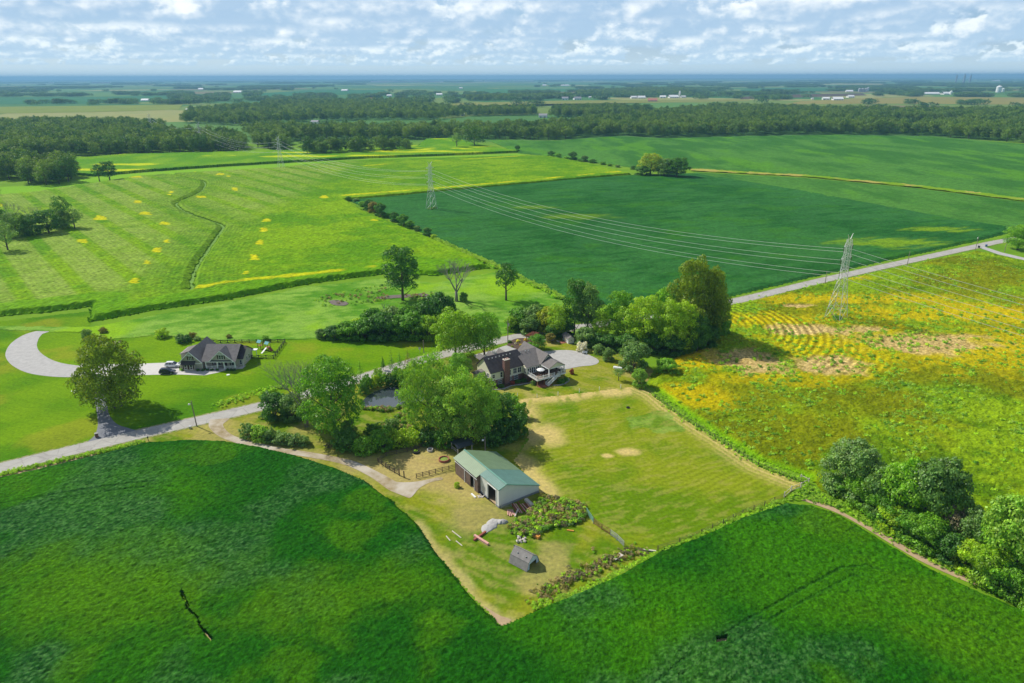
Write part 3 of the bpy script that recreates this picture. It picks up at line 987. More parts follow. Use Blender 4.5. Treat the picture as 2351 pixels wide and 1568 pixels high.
tag(link('ripening_crop', cell_sheet('ripening_crop', [RIPE], 0.6, M['crop'], ripe_col, ripe_z, skirt=True, edge=1.0, smooth=False, clip=lambda x, y: x < 330, taper=2.5)),
    'weedy soybean crop turning golden under the power line', 'crop', kind='stuff')
ROADV = PL((1672, 701), (1900, 649), (2075, 611), (2240, 575))


# ------------------------------------------------------------------ haze
def build_haze():
    m = bpy.data.materials.new('haze')
    m.use_nodes = True
    k = NT(m.node_tree)
    v = k.n('ShaderNodeVolumePrincipled', {'Color': (0.24, 0.47, 0.78, 1), 'Density': HAZE, 'Anisotropy': 0.1})
    k.n('ShaderNodeOutputMaterial', {'Volume': v.outputs[0]})
    mb = MB().box(-GX - 300, GX + 300, GY0 - 300, GY1 + 300, -1.5, 132.0)
    o = mb.build('haze', m)
    tag(o, 'thin blue summer haze over the farmland', 'haze', kind='stuff')


HAZE = 1 / 11000.0
build_haze()


# ------------------------------------------------------------------ trees
LEAF = 2.35


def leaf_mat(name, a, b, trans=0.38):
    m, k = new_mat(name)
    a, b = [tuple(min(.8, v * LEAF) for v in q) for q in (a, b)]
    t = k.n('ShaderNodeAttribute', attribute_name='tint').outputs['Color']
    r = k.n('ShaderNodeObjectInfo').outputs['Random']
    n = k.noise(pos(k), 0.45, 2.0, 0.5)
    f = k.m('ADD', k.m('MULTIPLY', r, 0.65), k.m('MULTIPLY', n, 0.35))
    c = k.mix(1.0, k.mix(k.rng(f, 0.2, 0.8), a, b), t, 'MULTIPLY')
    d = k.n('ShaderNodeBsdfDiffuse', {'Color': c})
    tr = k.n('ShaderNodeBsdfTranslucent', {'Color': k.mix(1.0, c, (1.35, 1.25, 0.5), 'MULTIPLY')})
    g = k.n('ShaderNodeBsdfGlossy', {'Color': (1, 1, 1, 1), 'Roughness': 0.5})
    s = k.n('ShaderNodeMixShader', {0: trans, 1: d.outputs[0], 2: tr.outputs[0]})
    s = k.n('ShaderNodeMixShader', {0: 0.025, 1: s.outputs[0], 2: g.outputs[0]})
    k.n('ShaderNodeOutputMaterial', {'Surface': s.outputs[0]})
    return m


LM = {
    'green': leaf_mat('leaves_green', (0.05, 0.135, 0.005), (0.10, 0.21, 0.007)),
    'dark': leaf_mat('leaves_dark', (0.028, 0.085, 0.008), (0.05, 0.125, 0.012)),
    'yellow': leaf_mat('leaves_yellowing', (0.13, 0.175, 0.004), (0.21, 0.24, 0.005)),
    'olive': leaf_mat('leaves_olive', (0.085, 0.128, 0.004), (0.150, 0.195, 0.005)),
    'lime': leaf_mat('leaves_lime', (0.11, 0.20, 0.004), (0.19, 0.28, 0.006)),
    'willow': leaf_mat('leaves_willow', (0.10, 0.19, 0.015), (0.16, 0.26, 0.025)),
    'grey': leaf_mat('leaves_grey', (0.062, 0.122, 0.022), (0.105, 0.175, 0.04)),
    'wood': leaf_mat('leaves_woodland', (0.026, 0.070, 0.007), (0.082, 0.132, 0.012)),
    'far': leaf_mat('leaves_far', (0.022, 0.062, 0.012), (0.045, 0.095, 0.02)),
    'limew': leaf_mat('weeds_lime', (0.13, 0.25, 0.005), (0.22, 0.34, 0.008), .4),
    'willoww': leaf_mat('weeds_pale', (0.15, 0.25, 0.02), (0.24, 0.34, 0.04), .4),
    'red': leaf_mat('leaves_red', (0.16, 0.03, 0.02), (0.24, 0.05, 0.03)),
    'rust': leaf_mat('leaves_rusty', (0.09, 0.09, 0.012), (0.14, 0.125, 0.02)),
    'straw': leaf_mat('dry_stalks', (0.17, 0.13, 0.045), (0.26, 0.20, 0.08), 0.15),
    'brush': leaf_mat('dead_brush', (0.07, 0.06, 0.03), (0.13, 0.11, 0.05), 0.05),
    'orange': leaf_mat('blooms_orange', (0.55, 0.22, 0.02), (0.70, 0.40, 0.05)),
    'pale': leaf_mat('blooms_pale', (0.55, 0.42, 0.30), (0.70, 0.60, 0.35)),
}
M['bark'] = pm('bark', (0.12, 0.095, 0.07), 0.95, 0.35, 2.0, bump=0.4)
M['deadwood'] = pm('dead_wood', (0.27, 0.245, 0.21), 0.9, 0.25, 1.5)


def leaves(lobes, n, size, seed, droop=0.0, inner=0.25):
    """leaf faces spread over the shells of many lobes (cx, cy, cz, rx, rz)"""
    g = np.random.default_rng(seed)
    L = np.array(lobes, float)
    wgt = L[:, 3] ** 2
    k = g.choice(len(L), int(n * 1.6), p=wgt / wgt.sum())
    d = g.normal(size=(len(k), 3))
    d /= np.linalg.norm(d, axis=1)[:, None]
    d[:, 2] = np.where(d[:, 2] < -.55, -d[:, 2], d[:, 2])
    rr = np.where(g.random(len(k)) < inner, g.uniform(.35, .9, len(k)), g.uniform(.86, 1.10, len(k)))
    rr *= 1 + .16 * np.sin(d[:, 0] * 6 + k * 1.7) * np.cos(d[:, 1] * 7 + d[:, 2] * 5 + k)
    sc = np.stack([L[k, 3], L[k, 3], L[k, 4]], 1)
    p = L[k, :3] + d * sc * rr[:, None]
    deep = np.zeros(len(k))
    for i in range(len(L)):
        q = (p - L[i, :3]) / np.array([L[i, 3], L[i, 3], L[i, 4]])
        deep = np.maximum(deep, np.where(k == i, 0, 1 - np.linalg.norm(q, axis=1)))
    ok = (deep < .34) & (p[:, 2] > .05)
    p, d, k = p[ok][:n], d[ok][:n], k[ok][:n]
    m = len(p)
    nr = d * 1.25 + g.normal(size=(m, 3)) * .55 + np.array([0, 0, .2])
    nr /= np.linalg.norm(nr, axis=1)[:, None]
    t = np.cross(nr, g.normal(size=(m, 3)))
    t /= np.linalg.norm(t, axis=1)[:, None] + 1e-9
    if droop:
        t = t * (1 - droop) + np.array([0, 0, -1.0]) * droop
        t /= np.linalg.norm(t, axis=1)[:, None]
    b = np.cross(nr, t)
    s = size * g.uniform(.6, 1.35, m)[:, None]
    a, e = t * s * .5 * (1 + droop), b * s * .36 * (1 - .4 * droop)
    v = np.stack([p - a, p + e * .9 - a * .1, p + a, p - e * .9 - a * .1], 1).reshape(-1, 3)
    lob = g.uniform(.74, 1.26, len(L))[k]
    tv = lob * g.uniform(.72, 1.28, m)
    hue = g.normal(0, .07, m)
    c = np.stack([tv * (1 + hue), tv, tv * (1 - hue)], 1)
    return v, np.arange(m * 4).reshape(-1, 4), np.repeat(c, 4, 0)


def knobbly(lobes, k, f, seed):
    """break every lobe up into smaller leaf clumps"""
    g = np.random.default_rng(seed + 500)
    out = [(x, y, z, r * .72, rz * .72) for x, y, z, r, rz in lobes]
    for x, y, z, r, rz in lobes:
        for i in range(k):
            d = g.normal(size=3)
            d /= np.linalg.norm(d)
            d[2] = abs(d[2]) if d[2] < -.3 else d[2]
            q = r * f * g.uniform(.75, 1.3)
            out.append((x + d[0] * r * .8, y + d[1] * r * .8, z + d[2] * rz * .8, q, q * .8))
    return out


def crown_mesh(name, lobes, n, size, seed, mat, **kw):
    kn = kw.pop('knob', None)
    if kn:
        lobes = knobbly(lobes, kn, .42, seed)
    v, q, c = leaves(lobes, n, size, seed, **kw)
    return np_mesh(name, v, q, mat, c)


def lobes_round(h, w, base, n, seed, lr=.34, top=1.0, spread=.68):
    """lobes filling an egg-shaped crown"""
    g = np.random.default_rng(seed)
    cz, rz, rx = (h + base) / 2, (h - base) / 2, w / 2
    out = [(0, 0, cz, rx * .55, rz * .6)]
    for i in range(n):
        u = (i + .5) / n
        ph = i * 2.39996 + g.uniform(-.4, .4)
        zz = 1 - 2 * u + g.uniform(-.1, .1)
        zz = max(-.8, min(.95, zz))
        rad = math.sqrt(max(0, 1 - zz * zz)) * spread * g.uniform(.85, 1.15) * (1.0 if zz < .3 else top)
        r = rx * lr * g.uniform(.75, 1.3)
        out.append((rx * rad * math.cos(ph), rx * rad * math.sin(ph), cz + rz * zz * .74, r, r * g.uniform(.7, .95)))
    return out


def trunk_mesh(name, h, base, w, r, seed, mat, limbs=6):
    g = random.Random(seed)
    mb = MB()
    top = base + (h - base) * .62
    pts = [(g.uniform(-.1, .1) * z / 4, g.uniform(-.1, .1) * z / 4, z) for z in np.linspace(-.15, top, 5)]
    mb.tube(pts, [r * 1.25, r, r * .8, r * .5, r * .2], 7)
    for i in range(limbs):
        z0 = base * .75 + (top - base * .75) * (i + .3) / limbs * .8
        a = i * 2.4 + g.uniform(-.4, .4)
        ln = w * .36 * g.uniform(.7, 1.1)
        p0 = (0, 0, z0)
        p1 = (math.cos(a) * ln * .5, math.sin(a) * ln * .5, z0 + ln * .35)
        p2 = (math.cos(a) * ln, math.sin(a) * ln, z0 + ln * .85)
        mb.tube([p0, p1, p2], [r * .42, r * .28, r * .08], 5, False)
    return mb.mesh(name, mat, True)


class Kind:
    pass


def fit(t):
    """the size the crown really has"""
    co = np.empty(len(t.crown.vertices) * 3, np.float32)
    t.crown.vertices.foreach_get('co', co)
    co = co.reshape(-1, 3)
    t.h = float(np.percentile(co[:, 2], 99.7))
    t.w = float(np.percentile(np.hypot(co[:, 0], co[:, 1]), 97)) * 2


def tree_kind(name, h, w, base, n, size, nl, seed, mat, r=.35, **kw):
    t = Kind()
    lk = {k: kw.pop(k) for k in ('lr', 'top', 'spread') if k in kw}
    t.h, t.w = h, w
    kw.setdefault('knob', 5 if n > 3000 else 3)
    t.crown = crown_mesh(name + '_crown', lobes_round(h, w, base, nl, seed, **lk), n, size, seed, LM[mat], **kw)
    fit(t)
    t.trunk = trunk_mesh(name + '_trunk', h, base, w, r, seed, M['bark'])
    return t


def shrub_kind(name, h, w, n, size, nl, seed, mat, **kw):
    g = np.random.default_rng(seed)
    t = Kind()
    t.h, t.w = h, w
    lob = [(0, 0, h * .45, w * .34, h * .45)]
    for i in range(nl):
        a = i * 2.4 + g.uniform(-.3, .3)
        rr = w * .5 * math.sqrt((i + .5) / nl) * .72
        r = w * g.uniform(.15, .24)
        hh = h * (1 - .45 * (rr / (w * .5)) ** 2) * g.uniform(.75, 1.0)
        lob.append((rr * math.cos(a), rr * math.sin(a), max(hh - r * .8, r * .5), r, r * .9))
    kw.setdefault('knob', 4 if n > 3000 else 2)
    for i in range(9):
        a = i * .698 + g.uniform(-.2, .2)
        r = w * g.uniform(.13, .19)
        rr = w * g.uniform(.30, .38)
        lob.append((rr * math.cos(a), rr * math.sin(a), r * .62, r, r * .8))
    t.crown = crown_mesh(name + '_crown', lob, n, size, seed, LM[mat], **kw)
    fit(t)
    mb = MB()
    for i in range(5):
        a = i * 1.257
        mb.tube([(0.05 * math.cos(a), .05 * math.sin(a), -.05), (w * .2 * math.cos(a), w * .2 * math.sin(a), h * .6)], [.05 + h * .012, .02], 5, False)
    t.trunk = mb.mesh(name + '_stems', M['bark'])
    return t


TK = {
    'oak': tree_kind('oak', 22, 20, -2.5, 20000, .56, 38, 11, 'yellow', .5, top=.66),
    'maple': tree_kind('maple', 17, 17, .6, 13000, .55, 28, 12, 'lime', .4),
    'ash': tree_kind('ash', 18, 15, -.6, 13000, .48, 26, 13, 'green', .4),
    'willow': tree_kind('willow', 20, 22, -1.5, 18000, .52, 34, 14, 'willow', .5, droop=.45, lr=.30),
    'elm': tree_kind('elm', 20, 12, 1.5, 7500, .55, 20, 15, 'dark', .4, lr=.40),
    'fieldtree': tree_kind('fieldtree', 17, 12, 5.0, 3600, .55, 13, 16, 'dark', .42, lr=.38, inner=.15),
    'grove_a': tree_kind('grove_a', 22, 17, -.5, 10000, .60, 28, 17, 'lime', .45),
    'grove_b': tree_kind('grove_b', 20, 15, -.5, 10000, .60, 26, 18, 'green', .4),
    'wood_a': tree_kind('wood_a', 21, 18, 1.5, 2800, .95, 14, 21, 'wood', .4, lr=.44),
    'wood_b': tree_kind('wood_b', 18, 17, 1.2, 2600, .95, 12, 22, 'wood', .4, lr=.46),
    'wood_c': tree_kind('wood_c', 23, 15, 1.5, 2600, .95, 13, 23, 'wood', .4, lr=.46),
    'bush_a': shrub_kind('bush_a', 3.2, 4.5, 2400, .32, 10, 31, 'green'),
    'bush_b': shrub_kind('bush_b', 3.0, 4.0, 2400, .30, 9, 32, 'grey'),
    'bush_c': shrub_kind('bush_c', 7.5, 8.0, 8500, .44, 20, 33, 'green'),
    'bush_d': shrub_kind('bush_d', 7.5, 7.5, 6500, .42, 19, 34, 'grey'),
    'bush_e': shrub_kind('bush_e', 11, 12, 17000, .46, 26, 36, 'green', knob=5),
    'bush_f': shrub_kind('bush_f', 11, 11, 16000, .44, 24, 37, 'grey', knob=5),
    'weed': shrub_kind('weed', 1.6, 2.0, 420, .26, 6, 35, 'green'),
}


def plant(name, kind, xy, h, wscale=1.0, label=None, cat='tree', group=None, mat=None, rz=None, trunk='trunk', crown='crown'):
    k = TK[kind]
    s = h / k.h
    o = empty(name, (xy[0], xy[1], 0), random.uniform(0, 6.28) if rz is None else rz, label, cat, group, (s * wscale, s * wscale, s))
    link(trunk, k.trunk, o)
    c = link(crown, k.crown, o)
    if mat:
        c.material_slots[0].link = 'OBJECT'
        c.material_slots[0].material = LM[mat]
    return o


def plant_px(name, kind, x, yb, yt, wpx=None, **kw):
    """tree standing at picture point (x, yb), top at row yt, crown wpx wide"""
    h = HT(x, yb, yt)
    X, Y = P(x, yb)
    ws = 1.0
    if wpx:
        zc = Y * _cp + (CAM_H - h * .5) * _sp
        ws = (wpx * zc / FPX) / TK[kind].w / (h / TK[kind].h)
    return plant(name, kind, (X, Y), h, ws, **kw)


# ---- woodland: front trees one by one, the mass behind them as instances
WOODS = [
    (PL((-260, 384), (0, 366), (156, 360), (286, 355), (417, 353), (555, 349), (562, 338), (540, 325), (480, 318), (380, 318), (372, 298), (300, 292), (200, 290), (100, 292), (0, 296), (-260, 300)), 11, 1.0),
    (PL((55, 424), (120, 426), (176, 421), (178, 405), (150, 396), (60, 400)), 10, 1.15),
    (PL((-260, 424), (66, 412), (66, 385), (-260, 386)), 11, 1.05),
    (PL((585, 340), (655, 346), (660, 325), (590, 318)), 10, 1.0),
    (PL((560, 312), (658, 325), (822, 321), (978, 320), (1129, 319), (1267, 321), (1410, 311), (1514, 316), (1684, 312), (1911, 308), (2138, 312), (2251, 322), (2351, 329), (2620, 350), (2620, 270), (2351, 262), (2200, 262), (2050, 262), (1900, 258), (1750, 254), (1640, 252), (1560, 262), (1450, 275), (1380, 280), (1250, 300), (1130, 303), (1000, 303), (900, 305), (800, 306), (700, 307), (600, 300)), 13, 1.0),
    (PL((418, 284), (560, 289), (700, 280), (860, 276), (1000, 276), (1060, 268), (1080, 258), (1000, 250), (850, 250), (700, 250), (560, 250), (440, 262)), 17, 1.0),
    (PL((600, 246), (720, 248), (860, 248), (985, 246), (990, 238), (860, 236), (720, 238), (610, 238)), 20, 1.0),
    (PL((1072, 268), (1230, 265), (1225, 256), (1080, 258)), 14, 1.0),
    (PL((1265, 270), (1420, 268), (1500, 258), (1400, 252), (1270, 257)), 14, 1.0),
    (PL((1072, 233), (1315, 226), (1310, 221), (1075, 226)), 18, 1.0),
    (PL((1320, 223), (1580, 221), (1600, 208), (1480, 204), (1330, 214)), 22, 1.0),
    (PL((700, 357), (780, 356), (860, 351), (950, 345), (945, 341), (850, 346), (705, 351)), 12, .95),
]
CLEAR = [PL((1985, 290), (2080, 283), (2215, 280), (2205, 291), (2120, 297), (2010, 296)), PL((690, 300), (760, 296), (850, 292), (980, 296), (900, 303), (800, 304)), PL((700, 270), (740, 263), (770, 268), (720, 276))]
front, mass = [], []
for poly, gap, sc in WOODS:
    a = np.array(poly)
    lo, hi = a.min(0), a.max(0)
    gxx, gyy = np.meshgrid(np.arange(lo[0], hi[0], gap), np.arange(lo[1], hi[1], gap), indexing='ij')
    X = gxx.ravel() + RNG.uniform(-.45, .45, gxx.size) * gap
    Y = gyy.ravel() + RNG.uniform(-.45, .45, gxx.size) * gap
    ok = inside(poly, X, Y)
    for cl in CLEAR:
        ok &= ~inside(cl, X, Y)
    ok &= np.abs(X) < Y * .80 + 60
    X, Y = X[ok], Y[ok]
    d = dist_line(list(poly) + [poly[0]], X, Y)
    for x, y, dd in zip(X, Y, d):
        (front if (dd < gap * .75 and y < 1500) else mass).append((x, y, sc))
front.sort(key=lambda t: t[1])
mass += front[190:]
front = front[:190]


def instancer(name, pts, protos, smin, smax, label, cat):
    """one object: instances of the prototype meshes standing on the points"""
    col = bpy.data.collections.new(name + '_kinds')
    for i, me in enumerate(protos):
        col.objects.link(bpy.data.objects.new(f'{name}_kind_{i}', me))
    me = bpy.data.meshes.new(name)
    me.from_pydata([tuple(p) for p in pts], [], [])
    o = link(name, me)
    tree = bpy.data.node_groups.new(name, 'GeometryNodeTree')
    tree.interface.new_socket('Geometry', in_out='INPUT', socket_type='NodeSocketGeometry')
    tree.interface.new_socket('Geometry', in_out='OUTPUT', socket_type='NodeSocketGeometry')
    nn_ = tree.nodes
    gi, go = nn_.new('NodeGroupInput'), nn_.new('NodeGroupOutput')
    ci = nn_.new('GeometryNodeCollectionInfo')
    ci.inputs['Collection'].default_value = col
    ci.inputs['Separate Children'].default_value = True
    ci.inputs['Reset Children'].default_value = True
    ip = nn_.new('GeometryNodeInstanceOnPoints')
    ip.inputs['Pick Instance'].default_value = True
    ri = nn_.new('FunctionNodeRandomValue')
    ri.data_type = 'INT'
    ri.inputs[4].default_value, ri.inputs[5].default_value = 0, len(protos) - 1
    rr = nn_.new('FunctionNodeRandomValue')
    rr.data_type = 'FLOAT_VECTOR'
    rr.inputs[0].default_value, rr.inputs[1].default_value = (0, 0, 0), (0, 0, 6.283)
    rs = nn_.new('FunctionNodeRandomValue')
    rs.data_type = 'FLOAT'
    rs.inputs[2].default_value, rs.inputs[3].default_value = smin, smax
    L = tree.links.new
    L(gi.outputs[0], ip.inputs['Points'])
    L(ci.outputs[0], ip.inputs['Instance'])
    L(ri.outputs[2], ip.inputs['Instance Index'])
    L(rr.outputs[0], ip.inputs['Rotation'])
    L(rs.outputs[1], ip.inputs['Scale'])
    L(ip.outputs[0], go.inputs[0])
    md = o.modifiers.new('scatter', 'NODES')
    md.node_group = tree
    return tag(o, label, cat, kind='stuff')


for i, (x, y, sc) in enumerate(front):
    kd = ('wood_a', 'wood_b', 'wood_c')[i % 3]
    plant('woodland_tree', kd, (x, y), TK[kd].h * sc * random.uniform(.72, 1.05), random.uniform(.9, 1.15), 'leafy tree on the outer edge of the long wood', 'tree', 'trees along the edge of the wood')
instancer('woodland', [(x, y, 0) for x, y, s in mass], [TK[k].crown for k in ('wood_a', 'wood_b', 'wood_c')], .68, 1.08, 'dense mixed wood behind the soybean and corn fields', 'wood')

# far woodlots: clumps of several trees
CL = [crown_mesh(f'clump_{i}', [(random.uniform(-16, 16), random.uniform(-16, 16), random.uniform(6, 10), random.uniform(6, 9), random.uniform(6, 9)) for _ in range(14)], 520, 3.2, 60 + i, LM['far'], inner=.1) for i in range(3)]
pts = []
g = np.random.default_rng(21)
for i in range(300):
    yy = 183 + 56 * g.random() ** 1.35
    xx = g.uniform(-150, 2500)
    wpx = g.uniform(14, 120) * (1 if g.random() < .8 else 2)
    X0, Y0 = P(xx, yy)
    wid = wpx * Y0 / FPX
    dep = g.uniform(60, 320) * (Y0 / 4000) ** .5
    n = int(min(80, max(3, wid * dep / 1100)))
    tilt = g.uniform(-.35, .35)
    for _ in range(n):
        u, v = g.uniform(-.5, .5) * wid, g.uniform(-.5, .5) * dep
        pts.append((X0 + u, Y0 + v + u * tilt, 0))
for i in range(420):       # the last line of trees on the horizon
    Y0 = g.uniform(22000, 33000)
    X0 = g.uniform(-.80, .80) * Y0
    if abs(X0) > GX - 400:
        continue
    for j in range(6):
        pts.append((X0 + g.uniform(-350, 350), Y0 + g.uniform(-80, 80), 0))
for i in range(300):       # single trees, hedges and yards
    yy = 190 + 60 * g.random()
    pts.append((*P(g.uniform(-100, 2450), yy), 0))
pts = [p for p in pts if abs(p[0]) < GX - 100 and p[1] < GY1 - 200]
pts = [p for p in pts if not (4800 < p[1] < 11500 and 845 < CXP + p[0] / (p[1] * _cp + CAM_H * _sp) * FPX < 1232)]
SITES = [(1297, 229, 14), (1327, 229, 16), (1355, 225, 6), (1456, 226, 13), (1474, 226, 17), (1522, 225, 13), (1548, 225, 20), (1570, 224, 10), (1498, 233, 20), (1250, 197, 8), (1298, 197, 18), (1897, 229, 14), (1866, 228, 5), (1925, 230, 21), (1955, 224, 14), (1951, 211, 14), (2140, 217, 34), (2176, 217, 18), (2190, 259, 20), (893, 222, 10), (855, 229, 9), (1008, 219, 13), (790, 209, 14), (545, 213, 20), (722, 286, 16), (752, 271, 14), (332, 232, 16), (430, 254, 6), (460, 206, 11), (543, 284, 15), (1246, 270, 18), (1058, 204, 7), (2288, 186, 16), (1062, 266, 8), (117, 191, 10), (232, 191, 40), (900, 189, 90), (985, 189, 62), (1098, 187, 18), (1143, 187, 58), (1202, 187, 44), (1980, 211, 26), (2295, 212, 22)]      # picture column, row and width of the far buildings
for sx, sy, sw in SITES:
    Yb = P(sx, sy)[1]
    pts = [q for q in pts if not (Yb * .62 < q[1] < Yb + 60 and abs(CXP + q[0] / (q[1] * _cp + CAM_H * _sp) * FPX - sx) < sw / 2 + 20 * FPX / q[1] + 3)]
FARF = [(PL((1010, 250), (1060, 243), (1300, 238), (1500, 236), (1720, 232), (1720, 228), (1500, 229), (1290, 231), (1060, 236), (1000, 244)), (0.20, 0.22, 0.05), 'olive stubble field with the white farm buildings'),
        (PL((1800, 240), (2000, 238), (2351, 240), (2500, 240), (2500, 226), (2351, 224), (2100, 222), (1960, 226), (1840, 232)), (0.24, 0.22, 0.06), 'tan mown field beyond the wood'),
        (PL((1700, 228), (1900, 222), (1990, 219), (1980, 214), (1850, 216), (1700, 222)), (0.10, 0.08, 0.055), 'dark ploughed field beyond the wood'),
        (PL((-80, 262), (200, 258), (410, 252), (420, 240), (200, 243), (-80, 246)), (0.19, 0.24, 0.04), 'yellow-green field behind the wood on the corn side'),
        (PL((-80, 240), (200, 238), (400, 232), (380, 220), (200, 222), (-80, 224)), (0.045, 0.16, 0.06), 'blue-green soybean field far behind the wood'),
        (PL((1700, 212), (1900, 210), (1960, 203), (1800, 202), (1700, 206)), (0.04, 0.15, 0.055), 'far blue-green soybean field before the grain bins'),
        (PL((600, 224), (760, 218), (900, 214), (880, 206), (700, 208), (600, 214)), (0.04, 0.16, 0.055), 'far green field between two woodlots'),
        (PL((1100, 214), (1300, 211), (1330, 203), (1150, 203), (1090, 207)), (0.05, 0.17, 0.05), 'far green field beside the long tree line')]
for fi, (poly, rgb, lb) in enumerate(FARF):
    poly_sheet('far_field', poly, .25 + .05 * fi, pm('far_field_%d' % fi, rgb, .95, .15, .01, obj=False, spec=.02), lb, 'field')
    A = np.array(pts)
    keep = ~inside(poly, A[:, 0], A[:, 1])
    pts = [q for q, kk in zip(pts, keep) if kk]
instancer('distant_woodland', pts, CL, .75, 1.15, 'scattered hazy woodlots far across the plain', 'wood')


# ------------------------------------------------------------------ single trees and shrubs
def branch(mb, p, d, ln, r, depth, g, spread=.6, up=.15, kids=3, thin=.62):
    d = d.normalized()
    mid = p + d * ln * .5 + Vector((g.uniform(-.06, .06), g.uniform(-.06, .06), 0)) * ln
    end = p + d * ln + Vector((g.uniform(-.12, .12), g.uniform(-.12, .12), g.uniform(-.02, .1))) * ln
    mb.tube([p, mid, end], [r, r * .8, r * .58], 5 if depth > 1 else 3, False)
    if depth <= 0:
        return
    for i in range(kids):
        a = 6.283 * i / kids + g.uniform(0, 2)
        s = Vector((math.cos(a), math.sin(a), 0)) * spread * g.uniform(.6, 1.3)
        nd = (d + s + Vector((0, 0, up))).normalized()
        branch(mb, end if i else mid.lerp(end, .7), nd, ln * g.uniform(.55, .8), r * thin * g.uniform(.8, 1), depth - 1, g, spread, up, kids, thin)


def bare_tree(name, x, yb, yt, label, seed, depth=4, spread=.6, fan=5, tk=.42, foliage=None, lean=0.0):
    h = HT(x, yb, yt)
    g = random.Random(seed)
    o = empty(name, (*P(x, yb), 0), 0, label, 'tree')
    mb = MB()
    th = h * .26
    mb.tube([(0, 0, -.2), (.05, 0, th * .5), (lean, 0, th)], [tk * 1.35, tk, tk * .85], 8)
    mb.build('trunk', M['deadwood'], o, True)
    mb = MB()
    for i in range(fan):
        a = 6.283 * i / fan + .3
        d = Vector((math.cos(a) * spread, math.sin(a) * spread, 1.0))
        branch(mb, Vector((lean, 0, th * (.75 + .05 * i))), d, h * .30, tk * .55, depth, g, spread, .12)
    mb.build('branches', M['deadwood'], o, False)
    if foliage:
        lob = [(g.uniform(-2.6, 2.6), g.uniform(-2.6, 2.6), h * g.uniform(.25, .6), 1.6, 1.5) for _ in range(12)]
        link('crown', crown_mesh('thin_crown', lob, foliage, .42, seed, LM['grey'], inner=.6), o)
    return o


bare_tree('half_bare_tree', 704, 979, 836, 'half-bare grey tree with sparse leaves beside the farm track', 3, 5, .55, 6, .45, 1500)
bare_tree('dead_tree', 1048, 692, 592, 'dead leafless tree standing in the hay meadow', 9, 4, .62, 5, .6)
bare_tree('dead_tree', 885, 730, 690, 'small dead snag in the thicket by the lawn', 12, 2, .35, 3, .25)
bare_tree('dead_tree', 30, 520, 462, 'bare grey tree rising from the copse in the corn', 14, 4, .5, 4, .4)
bare_tree('dead_tree', 84, 524, 470, 'second bare tree above the copse in the corn', 15, 4, .5, 4, .35)

T = plant_px
T('yellowing_tree', 'oak', 261, 938, 772, 150, mat='olive', label='broad yellow-green tree beside the dark driveway', rz=1.0)
T('leafy_tree', 'ash', 770, 1003, 823, 140, label='bushy bright green tree between farm track and pond', rz=.5)
T('willow_tree', 'willow', 985, 985, 815, 132, label='pale green willow at the edge of the pond', rz=.3)
T('leafy_tree', 'ash', 1040, 1008, 868, 105, label='green tree between the willow and the tree by the brick house', mat='willow', rz=2.0)
T('leafy_tree', 'willow', 1085, 1010, 852, 128, label='large light green tree hiding the corner of the brick house', rz=2.2)
T('leafy_tree', 'grove_b', 1150, 985, 905, 70, label='dark leafy tree in the shade beside the paddock edge', mat='dark')
T('leafy_tree', 'grove_b', 1120, 1000, 900, 80, label='dark green tree tucked behind the barn shelter', mat='green')
T('leafy_tree', 'ash', 1057, 880, 812, 62, label='dark green tree between the willow and the country road', rz=1.0)
T('maple_tree', 'maple', 1046, 822, 712, 104, label='yellow-green maple overhanging the country road', rz=.4)
T('maple_tree', 'maple', 1112, 815, 714, 84, label='darker green maple behind the brick house', mat='green', rz=2.4)
T('ornamental_tree', 'ash', 1234, 802, 769, 42, label='small round tree between pergola and gravel court', mat='green')
T('golden_tree', 'grove_a', 1282, 772, 698, 54, label='golden green tree beside the white garden shed', mat='lime')
T('dark_tree', 'elm', 1318, 772, 640, 52, label='tall dark tree behind the white garden shed', rz=.7)
T('dark_tree', 'elm', 1348, 775, 652, 66, label='dark grey-green tree at the start of the grove', mat='grey')
for x, yb, yt, w, kd, mt, lb in (
        (1379, 786, 716, 46, 'grove_a', 'lime', 'small yellowing tree at the front of the grove'),
        (1418, 772, 666, 74, 'grove_b', 'green', 'green tree behind the lime trees of the grove'),
        (1438, 793, 706, 76, 'grove_a', 'lime', 'lime green tree above the round grey shrub'),
        (1474, 797, 678, 86, 'grove_a', 'lime', 'rounded lime tree in the middle of the grove'),
        (1520, 778, 664, 66, 'grove_b', 'green', 'green tree between the lime trees and the tall yellowing tree'),
        (1535, 806, 686, 78, 'grove_a', 'lime', 'lime tree at the grove edge over the golden crop'),
        (1568, 806, 690, 64, 'grove_a', 'lime', 'leaning lime tree beside the tallest tree'),
        (1581, 785, 590, 112, 'oak', 'olive', 'tallest yellowing tree of the grove'),
        (1624, 782, 612, 88, 'oak', 'olive', 'second tall yellowing tree at the end of the grove'),
        (1650, 782, 690, 52, 'grove_b', 'green', 'lower green tree at the end of the grove by the golden rows'),
        (1600, 806, 720, 60, 'grove_b', 'dark', 'dark shaded tree low at the edge of the golden crop')):
    T('grove_tree', kd, x, yb, yt, w, label=lb, group='trees of the grove', mat=mt)
T('leafy_tree', 'elm', 925, 690, 566, 82, label='tall dark tree with two tops in the hay meadow', rz=.4)
T('leafy_tree', 'fieldtree', 1162, 690, 604, 62, label='lone round-topped tree with a clear trunk in the meadow', rz=.2)
T('leafy_tree', 'ash', 2336, 573, 518, 64, label='green tree beside the drive at the end of the road', mat='green')
T('leafy_tree', 'fieldtree', 229, 417, 377, 31, label='thin open tree at the edge of the corn')
T('leafy_tree', 'elm', 253, 415, 370, 36, label='dense dark tree at the edge of the corn')
